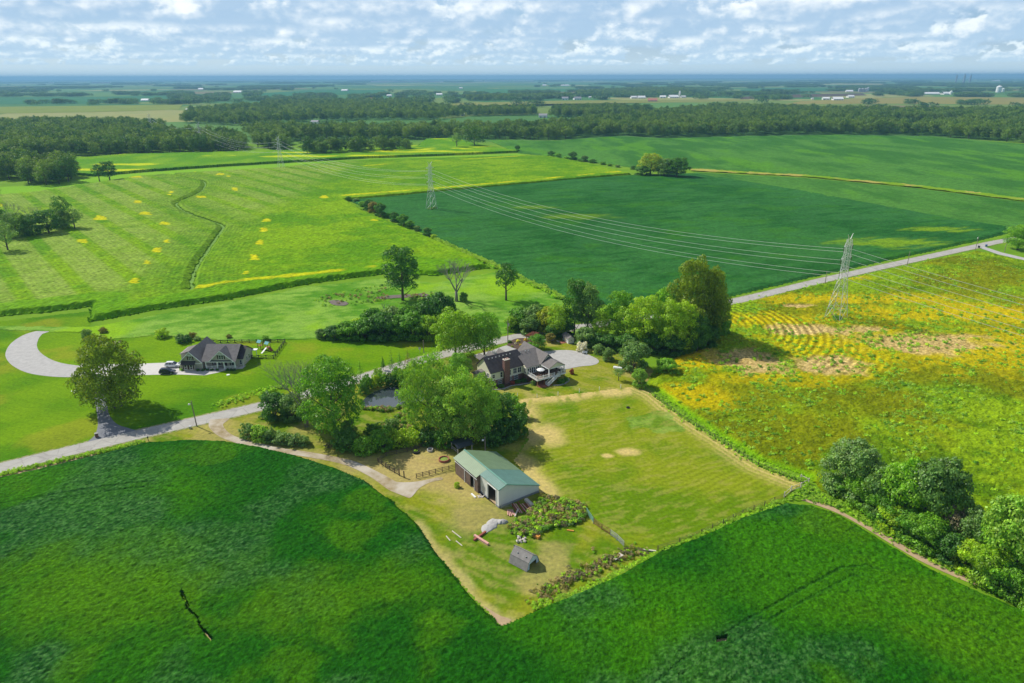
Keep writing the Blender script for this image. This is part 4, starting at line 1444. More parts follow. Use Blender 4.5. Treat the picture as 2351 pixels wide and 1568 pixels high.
for x, yb, yt, w, kd, mt, lb in (
        (21, 584, 514, 56, 'fieldtree', 'grey', 'grey-green tree standing apart in front of the copse'),
        (152, 528, 450, 42, 'fieldtree', 'dark', 'dark flat-topped tree rising above the copse'),
        (115, 542, 482, 58, 'elm', 'dark', 'dark rounded tree inside the copse'),
        (146, 532, 484, 42, 'ash', 'grey', 'greyish tree beside the flat-topped one in the copse'),
        (174, 532, 480, 40, 'fieldtree', 'grey', 'thin pale tree at the corn end of the copse'),
        (78, 548, 492, 54, 'ash', 'dark', 'dark spreading tree in the middle of the copse'),
        (42, 552, 488, 60, 'ash', 'grey', 'grey spreading tree at the open end of the copse'),
        (-12, 530, 468, 60, 'elm', 'dark', 'dark tree half out of view beyond the copse')):
    T('copse_tree', kd, x, yb, yt, w, label=lb, group='trees of the copse in the corn', mat=mt)
for x, yb, yt, w, kd, mt, lb in (
        (1493, 402, 351, 58, 'grove_a', 'olive', 'yellowing tree of the copse between the soybean fields'),
        (1553, 407, 361, 58, 'grove_b', 'dark', 'dark round tree of the copse between the soybean fields'),
        (1524, 405, 364, 44, 'ash', 'grey', 'grey-leaved tree between the dark and the yellowing copse trees'),
        (1476, 404, 381, 36, 'bush_c', 'dark', 'low dark bush at the foot of the copse'),
        (1089, 337, 286, 58, 'wood_a', 'wood', 'big spreading tree standing before the wood'),
        (1049, 341, 304, 27, 'fieldtree', 'grey', 'slim grey tree standing before the wood'),
        (1188, 348, 333, 13, 'bush_c', 'dark', 'small lone tree on the field boundary')):
    T('field_tree', kd, x, yb, yt, w, label=lb, mat=mt)
for x, yb, yt, w, mt in ((1265, 361, 346, 20, 'dark'), (1282, 364, 352, 17, 'green'), (1315, 367, 348, 22, 'dark'), (1342, 371, 357, 18, 'grey'), (1361, 374, 365, 18, 'dark'), (1384, 378, 371, 14, 'green'), (1400, 381, 375, 13, 'green'), (1418, 384, 378, 13, 'grey'), (1453, 389, 380, 13, 'dark'), (1300, 367, 359, 14, 'green'), (1330, 372, 366, 12, 'green')):
    T('hedge_bush', 'bush_c', x, yb, yt, w, label='bush in the broken hedge beyond the corn', cat='shrub', group='bushes of the broken far hedge', mat=mt, trunk='stems')
for x, yb, yt, w, mt in ((800, 461, 450, 14, 'green'), (818, 464, 455, 16, 'grey'), (847, 483, 458, 26, 'dark'), (858, 488, 463, 26, 'rust'), (874, 498, 466, 28, 'dark'), (890, 500, 490, 18, 'green'), (906, 509, 487, 22, 'dark'), (926, 520, 492, 28, 'green'), (942, 524, 506, 22, 'green'), (958, 530, 518, 16, 'grey'), (981, 541, 522, 22, 'dark'), (996, 548, 538, 16, 'lime'), (833, 474, 462, 18, 'green')):
    T('hedgerow_bush', 'bush_c', x, yb, yt, w, label='bush in the hedgerow between corn and dark soybeans', cat='shrub', group='bushes of the hedgerow beside the corn', mat=mt, trunk='stems')

# thicket along the lawn edge
for i, (x, yb, yt, w, mt) in enumerate(((738, 777, 759, 20, 'grey'), (768, 777, 752, 34, 'dark'), (800, 777, 742, 42, 'green'), (838, 776, 735, 48, 'green'), (880, 777, 722, 56, 'dark'), (915, 777, 728, 48, 'green'), (950, 777, 722, 54, 'green'), (985, 777, 730, 44, 'lime'), (1012, 760, 676, 58, 'dark'), (860, 760, 712, 46, 'green'), (900, 752, 708, 44, 'grey'), (935, 752, 705, 44, 'green'), (970, 750, 700, 46, 'dark'), (825, 765, 736, 36, 'lime'))):
    T('thicket_shrub', 'bush_c', x, yb, yt - 4, w * 1.3, label='dense shrub in the thicket between lawn and meadow', cat='shrub', group='shrubs of the thicket by the lawn', mat=mt, trunk='stems')
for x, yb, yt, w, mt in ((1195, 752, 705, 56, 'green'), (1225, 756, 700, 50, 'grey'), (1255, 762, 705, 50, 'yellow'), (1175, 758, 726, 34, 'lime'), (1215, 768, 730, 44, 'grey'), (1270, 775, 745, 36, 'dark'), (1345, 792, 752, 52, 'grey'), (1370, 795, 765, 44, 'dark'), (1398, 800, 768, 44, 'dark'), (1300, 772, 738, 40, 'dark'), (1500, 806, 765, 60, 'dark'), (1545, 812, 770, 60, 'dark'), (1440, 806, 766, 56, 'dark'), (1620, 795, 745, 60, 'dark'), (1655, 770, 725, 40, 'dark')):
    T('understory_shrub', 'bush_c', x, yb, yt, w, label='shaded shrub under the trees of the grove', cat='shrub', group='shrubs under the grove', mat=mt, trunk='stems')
# garden and pond shrubs
for nm, kd, x, yb, yt, w, mt, lb in (
        ('round_shrub', 'bush_d', 1453, 846, 784, 74, 'grey', 'large round grey-green shrub on the paddock side of the grove'),
        ('round_shrub', 'bush_c', 1467, 887, 847, 38, 'willow', 'light green shrub at the paddock corner post'),
        ('round_shrub', 'bush_d', 1397, 827, 800, 30, 'grey', 'blue-grey shrub at the edge of the gravel court'),
        ('round_shrub', 'bush_d', 1375, 812, 790, 28, 'grey', 'blue-grey shrub beside the flowering bush'),
        ('flowering_bush', 'bush_b', 1337, 806, 785, 30, 'pale', 'bush full of pale peach blooms by the gravel court'),
        ('small_tree', 'fieldtree', 1420, 874, 846, 26, 'grey', 'small open crab tree on the lawn by the propane tank'),
        ('red_shrub', 'bush_b', 1313, 859, 846, 11, 'red', 'small dark red shrub on the lawn by the gravel court'),
        ('round_shrub', 'bush_c', 1530, 856, 824, 48, 'green', 'low blue-green bush at the edge of the golden crop'),
        ('round_shrub', 'bush_c', 1265, 785, 765, 24, 'rust', 'brownish bush beside the garden shed'),
        ('roadside_bush', 'bush_d', 632, 956, 902, 70, 'dark', 'dark bush at the roadside under the half-bare tree'),
        ('roadside_bush', 'bush_d', 672, 962, 905, 60, 'grey', 'grey bush between the road and the half-bare tree'),
        ('lone_bush', 'bush_a', 199, 775, 755, 24, 'grey', 'dark grey bush on the lawn edge near the gravel turnaround'),
        ('lone_bush', 'bush_a', 239, 764, 752, 20, 'rust', 'small brownish bush on the lawn edge below the corn corner'),
        ('lone_bush', 'bush_a', 372, 775, 755, 32, 'lime', 'yellow-green bush on the lawn edge behind the yellowing tree'),
        ('lone_bush', 'bush_a', 423, 785, 768, 38, 'dark', 'dark wide bush behind the grey house'),
        ('lone_bush', 'bush_a', 441, 776, 763, 20, 'rust', 'reddish bush beside the dark bush behind the grey house'),
        ('lone_bush', 'bush_a', 454, 781, 773, 18, 'grey', 'low grey bush behind the grey house roof'),
        ('lone_bush', 'bush_a', 611, 781, 770, 18, 'green', 'bright green bush behind the fenced play yard'),
        ('lone_bush', 'bush_a', 527, 776, 768, 14, 'rust', 'thin brown bush behind the fence of the grey house'),
        ('lone_bush', 'bush_a', 1049, 1119, 1107, 15, 'lime', 'single leafy green bush in front of the open barn door'),
        ('lone_bush', 'bush_a', 1064, 692, 670, 20, 'dark', 'bush at the foot of the dead tree')):
    T(nm, kd, x, yb, yt, w, label=lb, cat='shrub' if kd != 'fieldtree' else 'tree', mat=mt, trunk='stems')
for x, yb, yt, w, mt in ((572, 1003, 972, 44, 'grey'), (600, 1010, 976, 46, 'willow'), (622, 1014, 985, 34, 'grey'), (648, 1017, 992, 40, 'grey'), (675, 1020, 996, 40, 'grey'), (698, 1021, 1000, 30, 'grey')):
    T('hedge_shrub', 'bush_b', x, yb, yt, w, label='clipped grey-green shrub in the low hedge along the farm track', cat='shrub', group='low hedge along the farm track', mat=mt, trunk='stems')
for x, yb, yt, w, mt in ((845, 893, 862, 30, 'green'), (862, 888, 860, 26, 'lime'), (880, 885, 855, 28, 'green'), (900, 886, 858, 30, 'dark'), (922, 884, 850, 30, 'green'), (835, 905, 878, 26, 'dark'), (945, 878, 848, 30, 'lime'), (912, 868, 842, 26, 'green'), (870, 868, 845, 24, 'willow')):
    T('pond_shrub', 'bush_a', x, yb, yt, w, label='shrub on the far bank of the pond', cat='shrub', group='shrubs on the pond bank', mat=mt, trunk='stems')
for x, yb, yt, w, mt in ((795, 1030, 985, 60, 'dark'), (835, 1040, 1005, 56, 'green'), (880, 1030, 985, 60, 'green'), (915, 1022, 985, 50, 'lime'), (950, 1020, 985, 48, 'lime'), (900, 990, 962, 40, 'grey'), (985, 1018, 985, 50, 'dark'), (1020, 1025, 985, 50, 'green'), (800, 1000, 965, 40, 'grey'), (860, 1000, 972, 44, 'dark'), (1160, 1010, 960, 60, 'dark'), (1190, 1000, 945, 50, 'dark'), (1195, 960, 925, 36, 'green'), (1175, 930, 905, 36, 'green'), (1135, 1020, 985, 50, 'dark')):
    T('shade_shrub', 'bush_a', x, yb, yt, w, label='undergrowth shrub in the shade below the pond bank', cat='shrub', group='undergrowth below the pond bank', mat=mt, trunk='stems')
# big bushes along the field lane
for x, yb, yt, w, kd, mt, lb in (
        (1928, 1140, 1024, 128, 'bush_f', 'grey', 'silvery round bush at the paddock corner'),
        (1958, 1166, 1090, 88, 'bush_e', 'green', 'green bush in front of the silvery one'),
        (2050, 1212, 1058, 130, 'bush_e', 'green', 'tall green bush in the middle of the field lane row'),
        (2105, 1232, 1062, 140, 'bush_f', 'grey', 'tall silvery-topped bush in the field lane row'),
        (2010, 1206, 1120, 80, 'bush_e', 'green', 'dense green bush leaning over the bare earth lane'),
        (2100, 1264, 1180, 96, 'bush_e', 'green', 'lower green bush beside the lane past the silvery-topped bush'),
        (2165, 1268, 1165, 84, 'bush_f', 'brush', 'thin brownish bush with bare twigs in the lane row'),
        (2205, 1292, 1180, 90, 'bush_f', 'grey', 'grey-leaved bush past the brownish twiggy one'),
        (2285, 1345, 1152, 156, 'bush_e', 'willow', 'tallest pale green bush at the end of the lane row'),
        (2345, 1385, 1180, 130, 'bush_e', 'green', 'green bush behind the pale one at the frame edge'),
        (2240, 1346, 1258, 92, 'bush_e', 'lime', 'low bright bush at the foot of the tall pale bush'),
        (2322, 1384, 1322, 60, 'bush_f', 'rust', 'small rusty bush by the soybean edge'),
        (2360, 1420, 1330, 80, 'bush_e', 'green', 'dark green bush at the end of the lane by the soybeans')):
    T('lane_bush', kd, x + 20, yb - 12, yt - 4, w, label=lb, cat='shrub', group='bushes along the field lane', mat=mt, trunk='stems')

for x, yb, yt, w, mt in ((1985, 1186, 1135, 60, 'green'), (2030, 1222, 1165, 70, 'lime'), (2068, 1244, 1180, 76, 'green'), (2130, 1276, 1210, 76, 'green'), (2165, 1300, 1235, 70, 'dark'), (2200, 1318, 1250, 76, 'lime'), (2265, 1358, 1285, 80, 'green'), (2300, 1378, 1310, 70, 'green'), (1905, 1140, 1105, 50, 'green'), (2150, 1250, 1130, 90, 'willow'), (2240, 1310, 1195, 90, 'green'), (2000, 1190, 1080, 90, 'grey')):
    T('lane_undergrowth_bush', 'bush_c', x + 18, yb - 9, yt - 6, w, label='leafy bush filling the gaps of the field lane row', cat='shrub', group='gap-filling bushes of the field lane row', mat=mt, trunk='stems')


def conifer(x, yb, yt, wpx, mat, label, seed):
    h = HT(x, yb, yt)
    X, Y = P(x, yb)
    w = wpx * (Y * _cp + CAM_H * _sp) / FPX
    lob = []
    for i in range(7):
        z = h * (.25 + .7 * i / 7)
        r = w * .5 * (1 - i / 8.5)
        for j in range(4):
            a = j * 1.571 + i
            lob.append((r * .6 * math.cos(a), r * .6 * math.sin(a), z, r * .5, .22))
    o = empty('young_conifer', (X, Y, 0), 0, label, 'tree', 'young trees on the pond bank')
    MB().tube([(0, 0, -.1), (0, 0, h)], [.10, .02], 6).build('trunk', M['bark'], o)
    link('crown', crown_mesh('conifer_crown', lob, 420, .3, seed, LM[mat], inner=.3), o)


conifer(901, 858, 802, 22, 'dark', 'tallest young conifer on the pond bank', 1)
conifer(919, 848, 805, 18, 'green', 'slim young conifer beside the tallest one', 2)
conifer(938, 850, 799, 22, 'rust', 'rust-coloured young larch by the road', 3)
conifer(828, 868, 825, 18, 'green', 'young conifer next to the leafy tree', 4)
conifer(880, 850, 816, 12, 'dark', 'smallest young conifer on the pond bank', 5)


# ------------------------------------------------------------------ weeds and brush (nobody could count them)
def weed_mesh(name, h, w, n, size, seed, mat):
    g = np.random.default_rng(seed)
    lob = [(g.uniform(-.3, .3) * w, g.uniform(-.3, .3) * w, h * g.uniform(.35, .75), w * g.uniform(.15, .26), h * g.uniform(.2, .35)) for _ in range(6)]
    return crown_mesh(name, lob, n, size, seed, LM[mat], inner=.4, droop=.2)


WEED = {m: weed_mesh('weed_' + m, 1.4, 1.8, 230, .22, 70 + i, m) for i, m in enumerate(('green', 'lime', 'willow', 'grey', 'rust', 'straw', 'brush', 'yellow', 'limew', 'willoww'))}


def scatter(poly, n, seed, keep=None):
    g = np.random.default_rng(seed)
    a = np.array(poly)
    lo, hi = a.min(0), a.max(0)
    X, Y = g.uniform(lo[0], hi[0], n * 3), g.uniform(lo[1], hi[1], n * 3)
    ok = inside(poly, X, Y)
    if keep is not None:
        ok &= keep(X, Y) > g.random(len(X))
    return [(x, y, 0) for x, y in zip(X[ok][:n], Y[ok][:n])]


def along(line, n, w, seed):
    g = np.random.default_rng(seed)
    L = smooth_line(line, 8)
    seg = np.array([math.dist(L[i], L[i + 1]) for i in range(len(L) - 1)])
    out = []
    for _ in range(n):
        i = g.choice(len(seg), p=seg / seg.sum())
        t = g.random()
        out.append((L[i][0] + (L[i + 1][0] - L[i][0]) * t + g.normal() * w, L[i][1] + (L[i + 1][1] - L[i][1]) * t + g.normal() * w, 0))
    return out


def tufty(x, y):
    n, n2, g_, s = ripe_parts(x, y)
    t = sstep(fbm((x + y) * .5, (y - x) * 1.1, 16, 131), .42, .56) * (1 - .85 * np.maximum(g_, s))
    near = sstep(y, 330, 170)
    return np.clip(t * (.35 + .65 * near) + .12 * (1 - s), 0, 1)


RIPE_IN = PL((1690, 712), (1900, 664), (2230, 590), (2420, 640), (2420, 1350), (2200, 1268), (2000, 1180), (1895, 1120), (1860, 1085), (1750, 1052), (1660, 996), (1580, 945), (1530, 905), (1530, 850), (1660, 790))
instancer('tall_weeds', scatter(RIPE_IN, 12000, 5, tufty), [WEED[k] for k in ('limew', 'limew', 'willoww', 'green')], .5, 1.1, 'tall green weeds standing out of the ripening crop', 'weeds')
instancer('fence_weeds', along(PL((1500, 905), (1570, 957), (1650, 1008), (1750, 1070), (1850, 1108)), 420, .8, 6) + along(PL((1370, 1352), (1520, 1278), (1700, 1192), (1800, 1150)), 300, .7, 7) + along(PL((1225, 1394), (1330, 1364), (1420, 1322), (1505, 1274)), 320, .6, 43), [WEED[k] for k in ('limew', 'limew', 'willoww')], .3, .6, 'bright weeds along the paddock fence', 'weeds')
HEDGE = PL((1000, 552), (1060, 580), (1120, 605), (1190, 640), (1260, 672), (1296, 690))
instancer('lane_grass', scatter(PL((1800, 1150), (1856, 1112), (1890, 1135), (1920, 1165), (1880, 1160), (1840, 1150)), 260, 41) + along(PL((1890, 1140), (1990, 1200), (2100, 1262), (2240, 1335)), 300, .8, 42), [WEED[k] for k in ('limew', 'green', 'willoww')], .2, .5, 'rough grass at the paddock corner and along the bushes', 'grass')
instancer('field_hedge', along(HEDGE, 420, .9, 8), [WEED[k] for k in ('willoww', 'limew', 'willoww')], .9, 1.5, 'pale grassy hedge between the meadow and the dark soybeans', 'hedge')
instancer('roadside_weeds', along(PL((1680, 706), (1900, 655), (2075, 617), (2240, 582)), 330, 1.6, 9) + along(PL((0, 1092), (120, 1064), (250, 1036), (330, 1016)), 240, .5, 10) + along(PL((500, 931), (600, 902), (700, 874), (800, 846)), 260, 1.3, 11), [WEED[k] for k in ('limew', 'willoww', 'limew')], .3, .7, 'green weeds along the road ditch', 'weeds')
SCRUB = PL((1222, 1168), (1242, 1142), (1300, 1150), (1342, 1160), (1346, 1185), (1325, 1205), (1300, 1212), (1268, 1210), (1232, 1233), (1195, 1236), (1165, 1222), (1180, 1200), (1208, 1192))
instancer('scrub', scatter(SCRUB, 620, 12), [WEED[k] for k in ('limew', 'green', 'willow', 'rust', 'straw', 'limew', 'green', 'grey', 'lime', 'brush')], .35, .9, 'tangled weeds and scrub beside the barn gable', 'weeds')
BRUSH = PL((1235, 1372), (1290, 1340), (1360, 1305), (1420, 1278), (1480, 1268))
instancer('brush_row', along(BRUSH, 380, 1.0, 13), [WEED[k] for k in ('brush', 'straw', 'brush', 'rust', 'limew', 'green')], .22, .6, 'row of dead brush and dry stalks at the yard edge', 'brush')
instancer('bank_weeds', scatter(PL((720, 690), (760, 676), (880, 655), (900, 690), (850, 700), (740, 706)), 120, 14) + scatter(PL((930, 680), (990, 672), (1000, 690), (950, 694)), 50, 15) + along(PL((830, 938), (880, 942), (930, 936), (965, 930)), 90, .5, 16) + scatter(PL((870, 975), (930, 945), (960, 990), (900, 1015)), 150, 17), [WEED[k] for k in ('grey', 'lime', 'green', 'straw')], .4, .95, 'rough weeds on the banks of pond and creek', 'weeds')
poly_sheet('creek_mud', PL((862, 684), (900, 679), (940, 677), (975, 675), (985, 681), (940, 684), (900, 686), (870, 688)), .3, M['mud'], 'dark mud of the small creek in the meadow', 'mud', 3)
poly_sheet('creek_mud', PL((752, 692), (775, 690), (800, 696), (790, 703), (765, 701)), .3, M['mud'], 'patch of dark mud at the thicket end of the creek', 'mud', 3)


# ------------------------------------------------------------------ building materials
M['white'] = pm('white_paint', (0.80, 0.80, 0.78), 0.6, 0.05, 2.0)
M['cream'] = pm('cream_siding', (0.70, 0.68, 0.50), 0.7, 0.06, 1.0)
M['taupe'] = pm('taupe_siding', (0.48, 0.43, 0.36), 0.75, 0.08, 1.0)
M['roofdark'] = pm('dark_shingles', (0.075, 0.065, 0.068), 0.9, 0.30, 1.2, bump=.3)
M['roofgrey'] = pm('grey_shingles', (0.175, 0.160, 0.150), 0.9, 0.22, 1.2, bump=.3)
M['roofslate'] = pm('slate_shingles', (0.165, 0.155, 0.155), 0.9, 0.25, 1.2, bump=.3)
M['black'] = pm('black_paint', (0.025, 0.025, 0.027), 0.6, 0.2, 2.0)
M['shutter'] = pm('brown_shutter', (0.06, 0.035, 0.03), 0.7, 0.2, 2.0)
M['stone'] = pm('grey_stone', (0.33, 0.32, 0.30), 0.95, 0.3, 1.5, bump=.5)
M['block'] = pm('block_foundation', (0.26, 0.27, 0.28), 0.95, 0.25, 1.2, bump=.4)
M['metalgrey'] = pm('galvanised_metal', (0.48, 0.50, 0.51), 0.45, 0.12, 2.0, metal=.5)
M['steel'] = pm('tower_steel', (0.56, 0.58, 0.57), 0.5, 0.15, 1.0, metal=.3)
M['polewood'] = pm('pole_wood', (0.26, 0.215, 0.17), 0.9, 0.2, 1.0)
M['deckwood'] = pm('deck_boards', (0.22, 0.15, 0.11), 0.8, 0.2, 2.0)
M['postwood'] = pm('treated_post', (0.32, 0.17, 0.07), 0.8, 0.2, 2.0)
M['fencewood'] = pm('fence_boards', (0.085, 0.060, 0.050), 0.9, 0.3, 2.0)
M['pinkwood'] = pm('pink_lumber', (0.60, 0.33, 0.27), 0.85, 0.2, 2.0)
M['redwood'] = pm('red_lumber', (0.30, 0.09, 0.06), 0.85, 0.25, 2.0)
M['palewood'] = pm('pale_lumber', (0.58, 0.52, 0.44), 0.9, 0.2, 2.0)
M['orangelog'] = pm('orange_log', (0.62, 0.28, 0.05), 0.85, 0.25, 2.0)
M['rock'] = pm('pale_rock', (0.52, 0.47, 0.41), 0.95, 0.25, 2.0, bump=.4)
M['teal'] = pm('teal_canopy', (0.16, 0.44, 0.46), 0.7, 0.1, 2.0)
M['rubber'] = pm('rubber', (0.02, 0.02, 0.02), 0.8, 0.3, 2.0)
M['rust'] = pm('rusty_metal', (0.22, 0.09, 0.05), 0.8, 0.3, 2.0)
M['gatemetal'] = pm('green_gate_metal', (0.16, 0.34, 0.26), 0.6, 0.15, 2.0)
M['litter'] = pm('leaf_litter', (0.20, 0.30, 0.05), 0.95, 0.4, 4.0)
M['copper'] = pm('red_oxide', (0.34, 0.12, 0.08), 0.8, 0.2, 2.0)


def glass_mat():
    m, k = new_mat('window_glass')
    finish(k, (0.035, 0.045, 0.055), 0.08, 0.7)
    return m


M['glass'] = glass_mat()


def brick_mat():
    m, k = new_mat('red_brick')
    v = k.n('ShaderNodeTexCoord').outputs['Object']
    s = k.n('ShaderNodeSeparateXYZ', {0: v})
    vec = k.xyz(k.m('ADD', s.outputs[0], s.outputs[1]), s.outputs[2], 0.0)
    b = k.n('ShaderNodeTexBrick', {'Vector': vec, 'Color1': (0.20, 0.065, 0.05, 1), 'Color2': (0.13, 0.045, 0.04, 1), 'Mortar': (0.28, 0.22, 0.19, 1), 'Scale': 1.0, 'Mortar Size': .012, 'Brick Width': .22, 'Row Height': .075})
    finish(k, b.outputs[0], .9, .2)
    return m


M['brick'] = brick_mat()


def rib_mat(name, rgb, period, axis=1, rough=.45, amt=.12, dirt=.1):
    """ribbed metal sheet or boards: fine lines across one local axis"""
    m, k = new_mat(name)
    v = k.n('ShaderNodeTexCoord').outputs['Object']
    s = k.n('ShaderNodeSeparateXYZ', {0: v})
    w = k.m('SINE', k.m('MULTIPLY', s.outputs[axis], 6.2832 / period))
    n = k.noise(v, 0.7, 5.0, .6)
    f = k.m('ADD', k.rng(w, -1, 1, 1 - amt, 1 + amt), k.rng(n, .3, .7, -dirt, dirt))
    c = k.mix(1.0, rgb, k.n('ShaderNodeCombineColor', {0: f, 1: f, 2: f}).outputs[0], 'MULTIPLY')
    finish(k, c, rough, .4, 0, w, .25, .03)
    return m


M['roofteal'] = rib_mat('teal_metal_roof', (0.105, 0.215, 0.175), .45)
M['roofsage'] = rib_mat('sage_metal_roof', (0.155, 0.235, 0.125), .45)
M['metalwhite'] = rib_mat('white_metal_siding', (0.66, 0.66, 0.60), .30, 0, .5, .05, .05)
M['metalwhite_side'] = rib_mat('white_metal_siding_side', (0.66, 0.66, 0.60), .30, 1, .5, .05, .05)
M['barnwood'] = rib_mat('weathered_boards', (0.155, 0.105, 0.08), .24, 1, .9, .35, .35)
M['barnwood_front'] = rib_mat('weathered_boards_front', (0.155, 0.105, 0.08), .24, 0, .9, .35, .35)

_wc = {}


def window(parent, x, y, z, w, h, face, mull=2, shutters=False, name='window'):
    """framed window: face is the way it looks (-y, +x, -x); x, y, z is its centre on the wall plane"""
    key = (w, h, mull)
    if key not in _wc:
        f = MB()
        t = .10
        f.box(-w / 2 - t, w / 2 + t, -.06, .02, h / 2, h / 2 + t).box(-w / 2 - t, w / 2 + t, -.08, .02, -h / 2 - t, -h / 2)
        f.box(-w / 2 - t, -w / 2, -.06, .02, -h / 2, h / 2).box(w / 2, w / 2 + t, -.06, .02, -h / 2, h / 2)
        for i in range(1, mull):
            xx = -w / 2 + w * i / mull
            f.box(xx - .05, xx + .05, -.05, .02, -h / 2, h / 2)
        f.box(-w / 2, w / 2, -.04, .015, -.025, .025)
        _wc[key] = (f.mesh('window', M['white']), MB().box(-w / 2, w / 2, -.02, .01, -h / 2, h / 2).mesh('pane', M['glass']), MB().box(-.20, .20, -.05, .02, -h / 2 - .05, h / 2 + .05).mesh('shutter', M['shutter']))
    a, b, c = _wc[key]
    o = link(name, a, parent)
    o.location = (x, y, z)
    o.rotation_euler = (0, 0, {'-y': 0, '+x': math.pi / 2, '-x': -math.pi / 2, '+y': math.pi}[face])
    link('pane', b, o)
    if shutters:
        for s in (-1, 1):
            q = link('shutter', c, o)
            q.location = (s * (w / 2 + .33), 0, 0)
    return o


def gable(mb, x0, x1, y0, y1, ze, zr, axis='x', t=.16, rid=None):
    """two roof slabs; the ridge runs along axis"""
    if axis == 'x':
        r = (y0 + y1) / 2 if rid is None else rid
        mb.slab([(x0, y0, ze), (x1, y0, ze), (x1, r, zr), (x0, r, zr)], t)
        mb.slab([(x0, r, zr), (x1, r, zr), (x1, y1, ze), (x0, y1, ze)], t)
    else:
        r = (x0 + x1) / 2 if rid is None else rid
        mb.slab([(x0, y0, ze), (r, y0, zr), (r, y1, zr), (x0, y1, ze)], t)
        mb.slab([(r, y0, zr), (x1, y0, ze), (x1, y1, ze), (r, y1, zr)], t)
    return mb


def gable_wall(mb, x0, x1, y0, y1, z0, ze, zr, axis='x', drop=.18):
    """solid block whose ends rise to the ridge"""
    ze -= drop * .6
    zr -= drop
    if axis == 'x':
        m = (y0 + y1) / 2
        p = [(y0, z0), (y1, z0), (y1, ze), (m, zr), (y0, ze)]
        a = [(x0, q[0], q[1]) for q in p]
        b = [(x1, q[0], q[1]) for q in p]
    else:
        m = (x0 + x1) / 2
        p = [(x0, z0), (x1, z0), (x1, ze), (m, zr), (x0, ze)]
        a = [(q[0], y1, q[1]) for q in p]
        b = [(q[0], y0, q[1]) for q in p]
    n = 5
    return mb.add(a + b, [tuple(range(n))[::-1], tuple(range(n, 2 * n))] + [(i, (i + 1) % n, n + (i + 1) % n, n + i) for i in range(n)])


# ------------------------------------------------------------------ brick house with deck (local x along the wall, y to the road)
HA = R(33.0)
bh = empty('brick_house', (-6.6, 192.24, 0), HA, 'cream and brick house with dark roof, brick chimney and white deck', 'house')
MB().box(.35, 12.1, .42, 8.8, -.05, 2.12).box(12.3, 17.2, -1.9, 8.8, -.05, 2.12).box(17.2, 22.4, -2.3, 8.8, -.05, 2.12).build('brick_base', M['brick'], bh)
w = MB()
gable_wall(w, .35, 12.1, .40, 8.8, 2.12, 4.85, 8.65)
w.box(12.1, 17.2, -1.92, 8.8, 2.12, 4.75)
gable_wall(w, 17.2, 22.4, -2.32, 10.0, 2.12, 4.95, 7.65, 'y')
w.build('wall', M['cream'], bh)
MB().box(.2, 12.1, .34, .41, 2.05, 2.22).box(12.2, 17.25, -1.98, -1.91, 2.05, 2.22).box(.28, .36, .34, 8.8, 2.05, 2.22).box(12.2, 12.3, -1.98, -1.9, 2.22, 4.7).box(17.1, 17.2, -1.98, -1.91, 2.22, 4.7).box(.27, .45, .33, .41, 2.22, 4.7).build('white_trim', M['white'], bh)
r = MB()
gable(r, 0, 12.9, 0, 9.2, 4.72, 8.68)
rf = r.build('roof', M['roofdark'], bh)
r = MB()
r.slab([(11.85, -2.3, 4.72), (17.8, -2.3, 4.72), (19.9, 4.35, 7.83), (11.85, 4.35, 7.83)], .16)
r.slab([(11.85, 4.35, 7.83), (19.9, 4.35, 7.83), (19.9, 9.4, 4.9), (11.85, 9.4, 4.9)], .16)
r.build('roof', M['roofgrey'], bh)['label'] = 'lighter grey-brown roof of the sunroom wing'
r = MB()
gable(r, 16.85, 22.75, -2.75, 11.0, 4.85, 7.86, 'y')
r.build('roof', M['roofgrey'], bh)['label'] = 'grey cross gable roof of the wing'
r = MB()
gable(r, 17.0, 23.3, -7.2, -2.3, 4.95, 6.62, 'y', .14)
r.build('porch_roof', M['roofgrey'], bh)
g_ = MB()
g_.add([(17.25, -6.9, 4.86), (23.05, -6.9, 4.86), (20.15, -6.9, 6.42), (17.25, -6.75, 4.86), (23.05, -6.75, 4.86), (20.15, -6.75, 6.42)], [(0, 1, 2), (5, 4, 3), (0, 3, 4, 1), (1, 4, 5, 2), (2, 5, 3, 0)])
g_.build('porch_gable', M['cream'], bh)
MB().box(17.0, 23.3, -7.0, -6.72, 4.62, 4.86).box(17.0, 17.2, -6.72, -2.35, 4.62, 4.86).box(23.1, 23.3, -6.72, -2.35, 4.62, 4.86).build('porch_beam', M['white'], bh)
for x in (17.2, 23.1):
    MB().box(x - .13, x + .13, -7.0, -6.74, 2.36, 4.62).build('porch_post', M['white'], bh)
for x0, x1 in ((.6, 3.2), (4.4, 6.6), (8.2, 10.6)):      # small gables on the road side
    r = MB()
    gable(r, x0, x1, 4.9, 10.2, 6.6, 7.9, 'y', .14)
    r.build('rear_gable_roof', M['roofgrey'], bh)
b_ = MB().box(-2.1, .3, 3.2, 7.2, -.05, 3.1)
b_.build('bay_wall', M['cream'], bh)
r = MB()
r.slab([(-2.5, 2.8, 3.05), (.34, 2.8, 3.05), (.34, 4.2, 4.15), (-1.0, 4.2, 4.15)], .12).slab([(-2.5, 2.8, 3.05), (-1.0, 4.2, 4.15), (-1.0, 6.2, 4.15), (-2.5, 7.6, 3.05)], .12).slab([(-1.0, 6.2, 4.15), (.34, 6.2, 4.15), (.34, 7.6, 3.05), (-2.5, 7.6, 3.05)], .12).slab([(-1.0, 4.2, 4.15), (.34, 4.2, 4.15), (.34, 6.2, 4.15), (-1.0, 6.2, 4.15)], .12)
r.build('bay_roof', M['roofgrey'], bh)
ch = MB().box(4.9, 6.8, -.42, .9, -.05, 8.15).build('chimney', M['brick'], bh)
MB().box(4.82, 6.88, -.5, .98, 8.15, 8.3).build('chimney_cap', M['palewood'], ch)
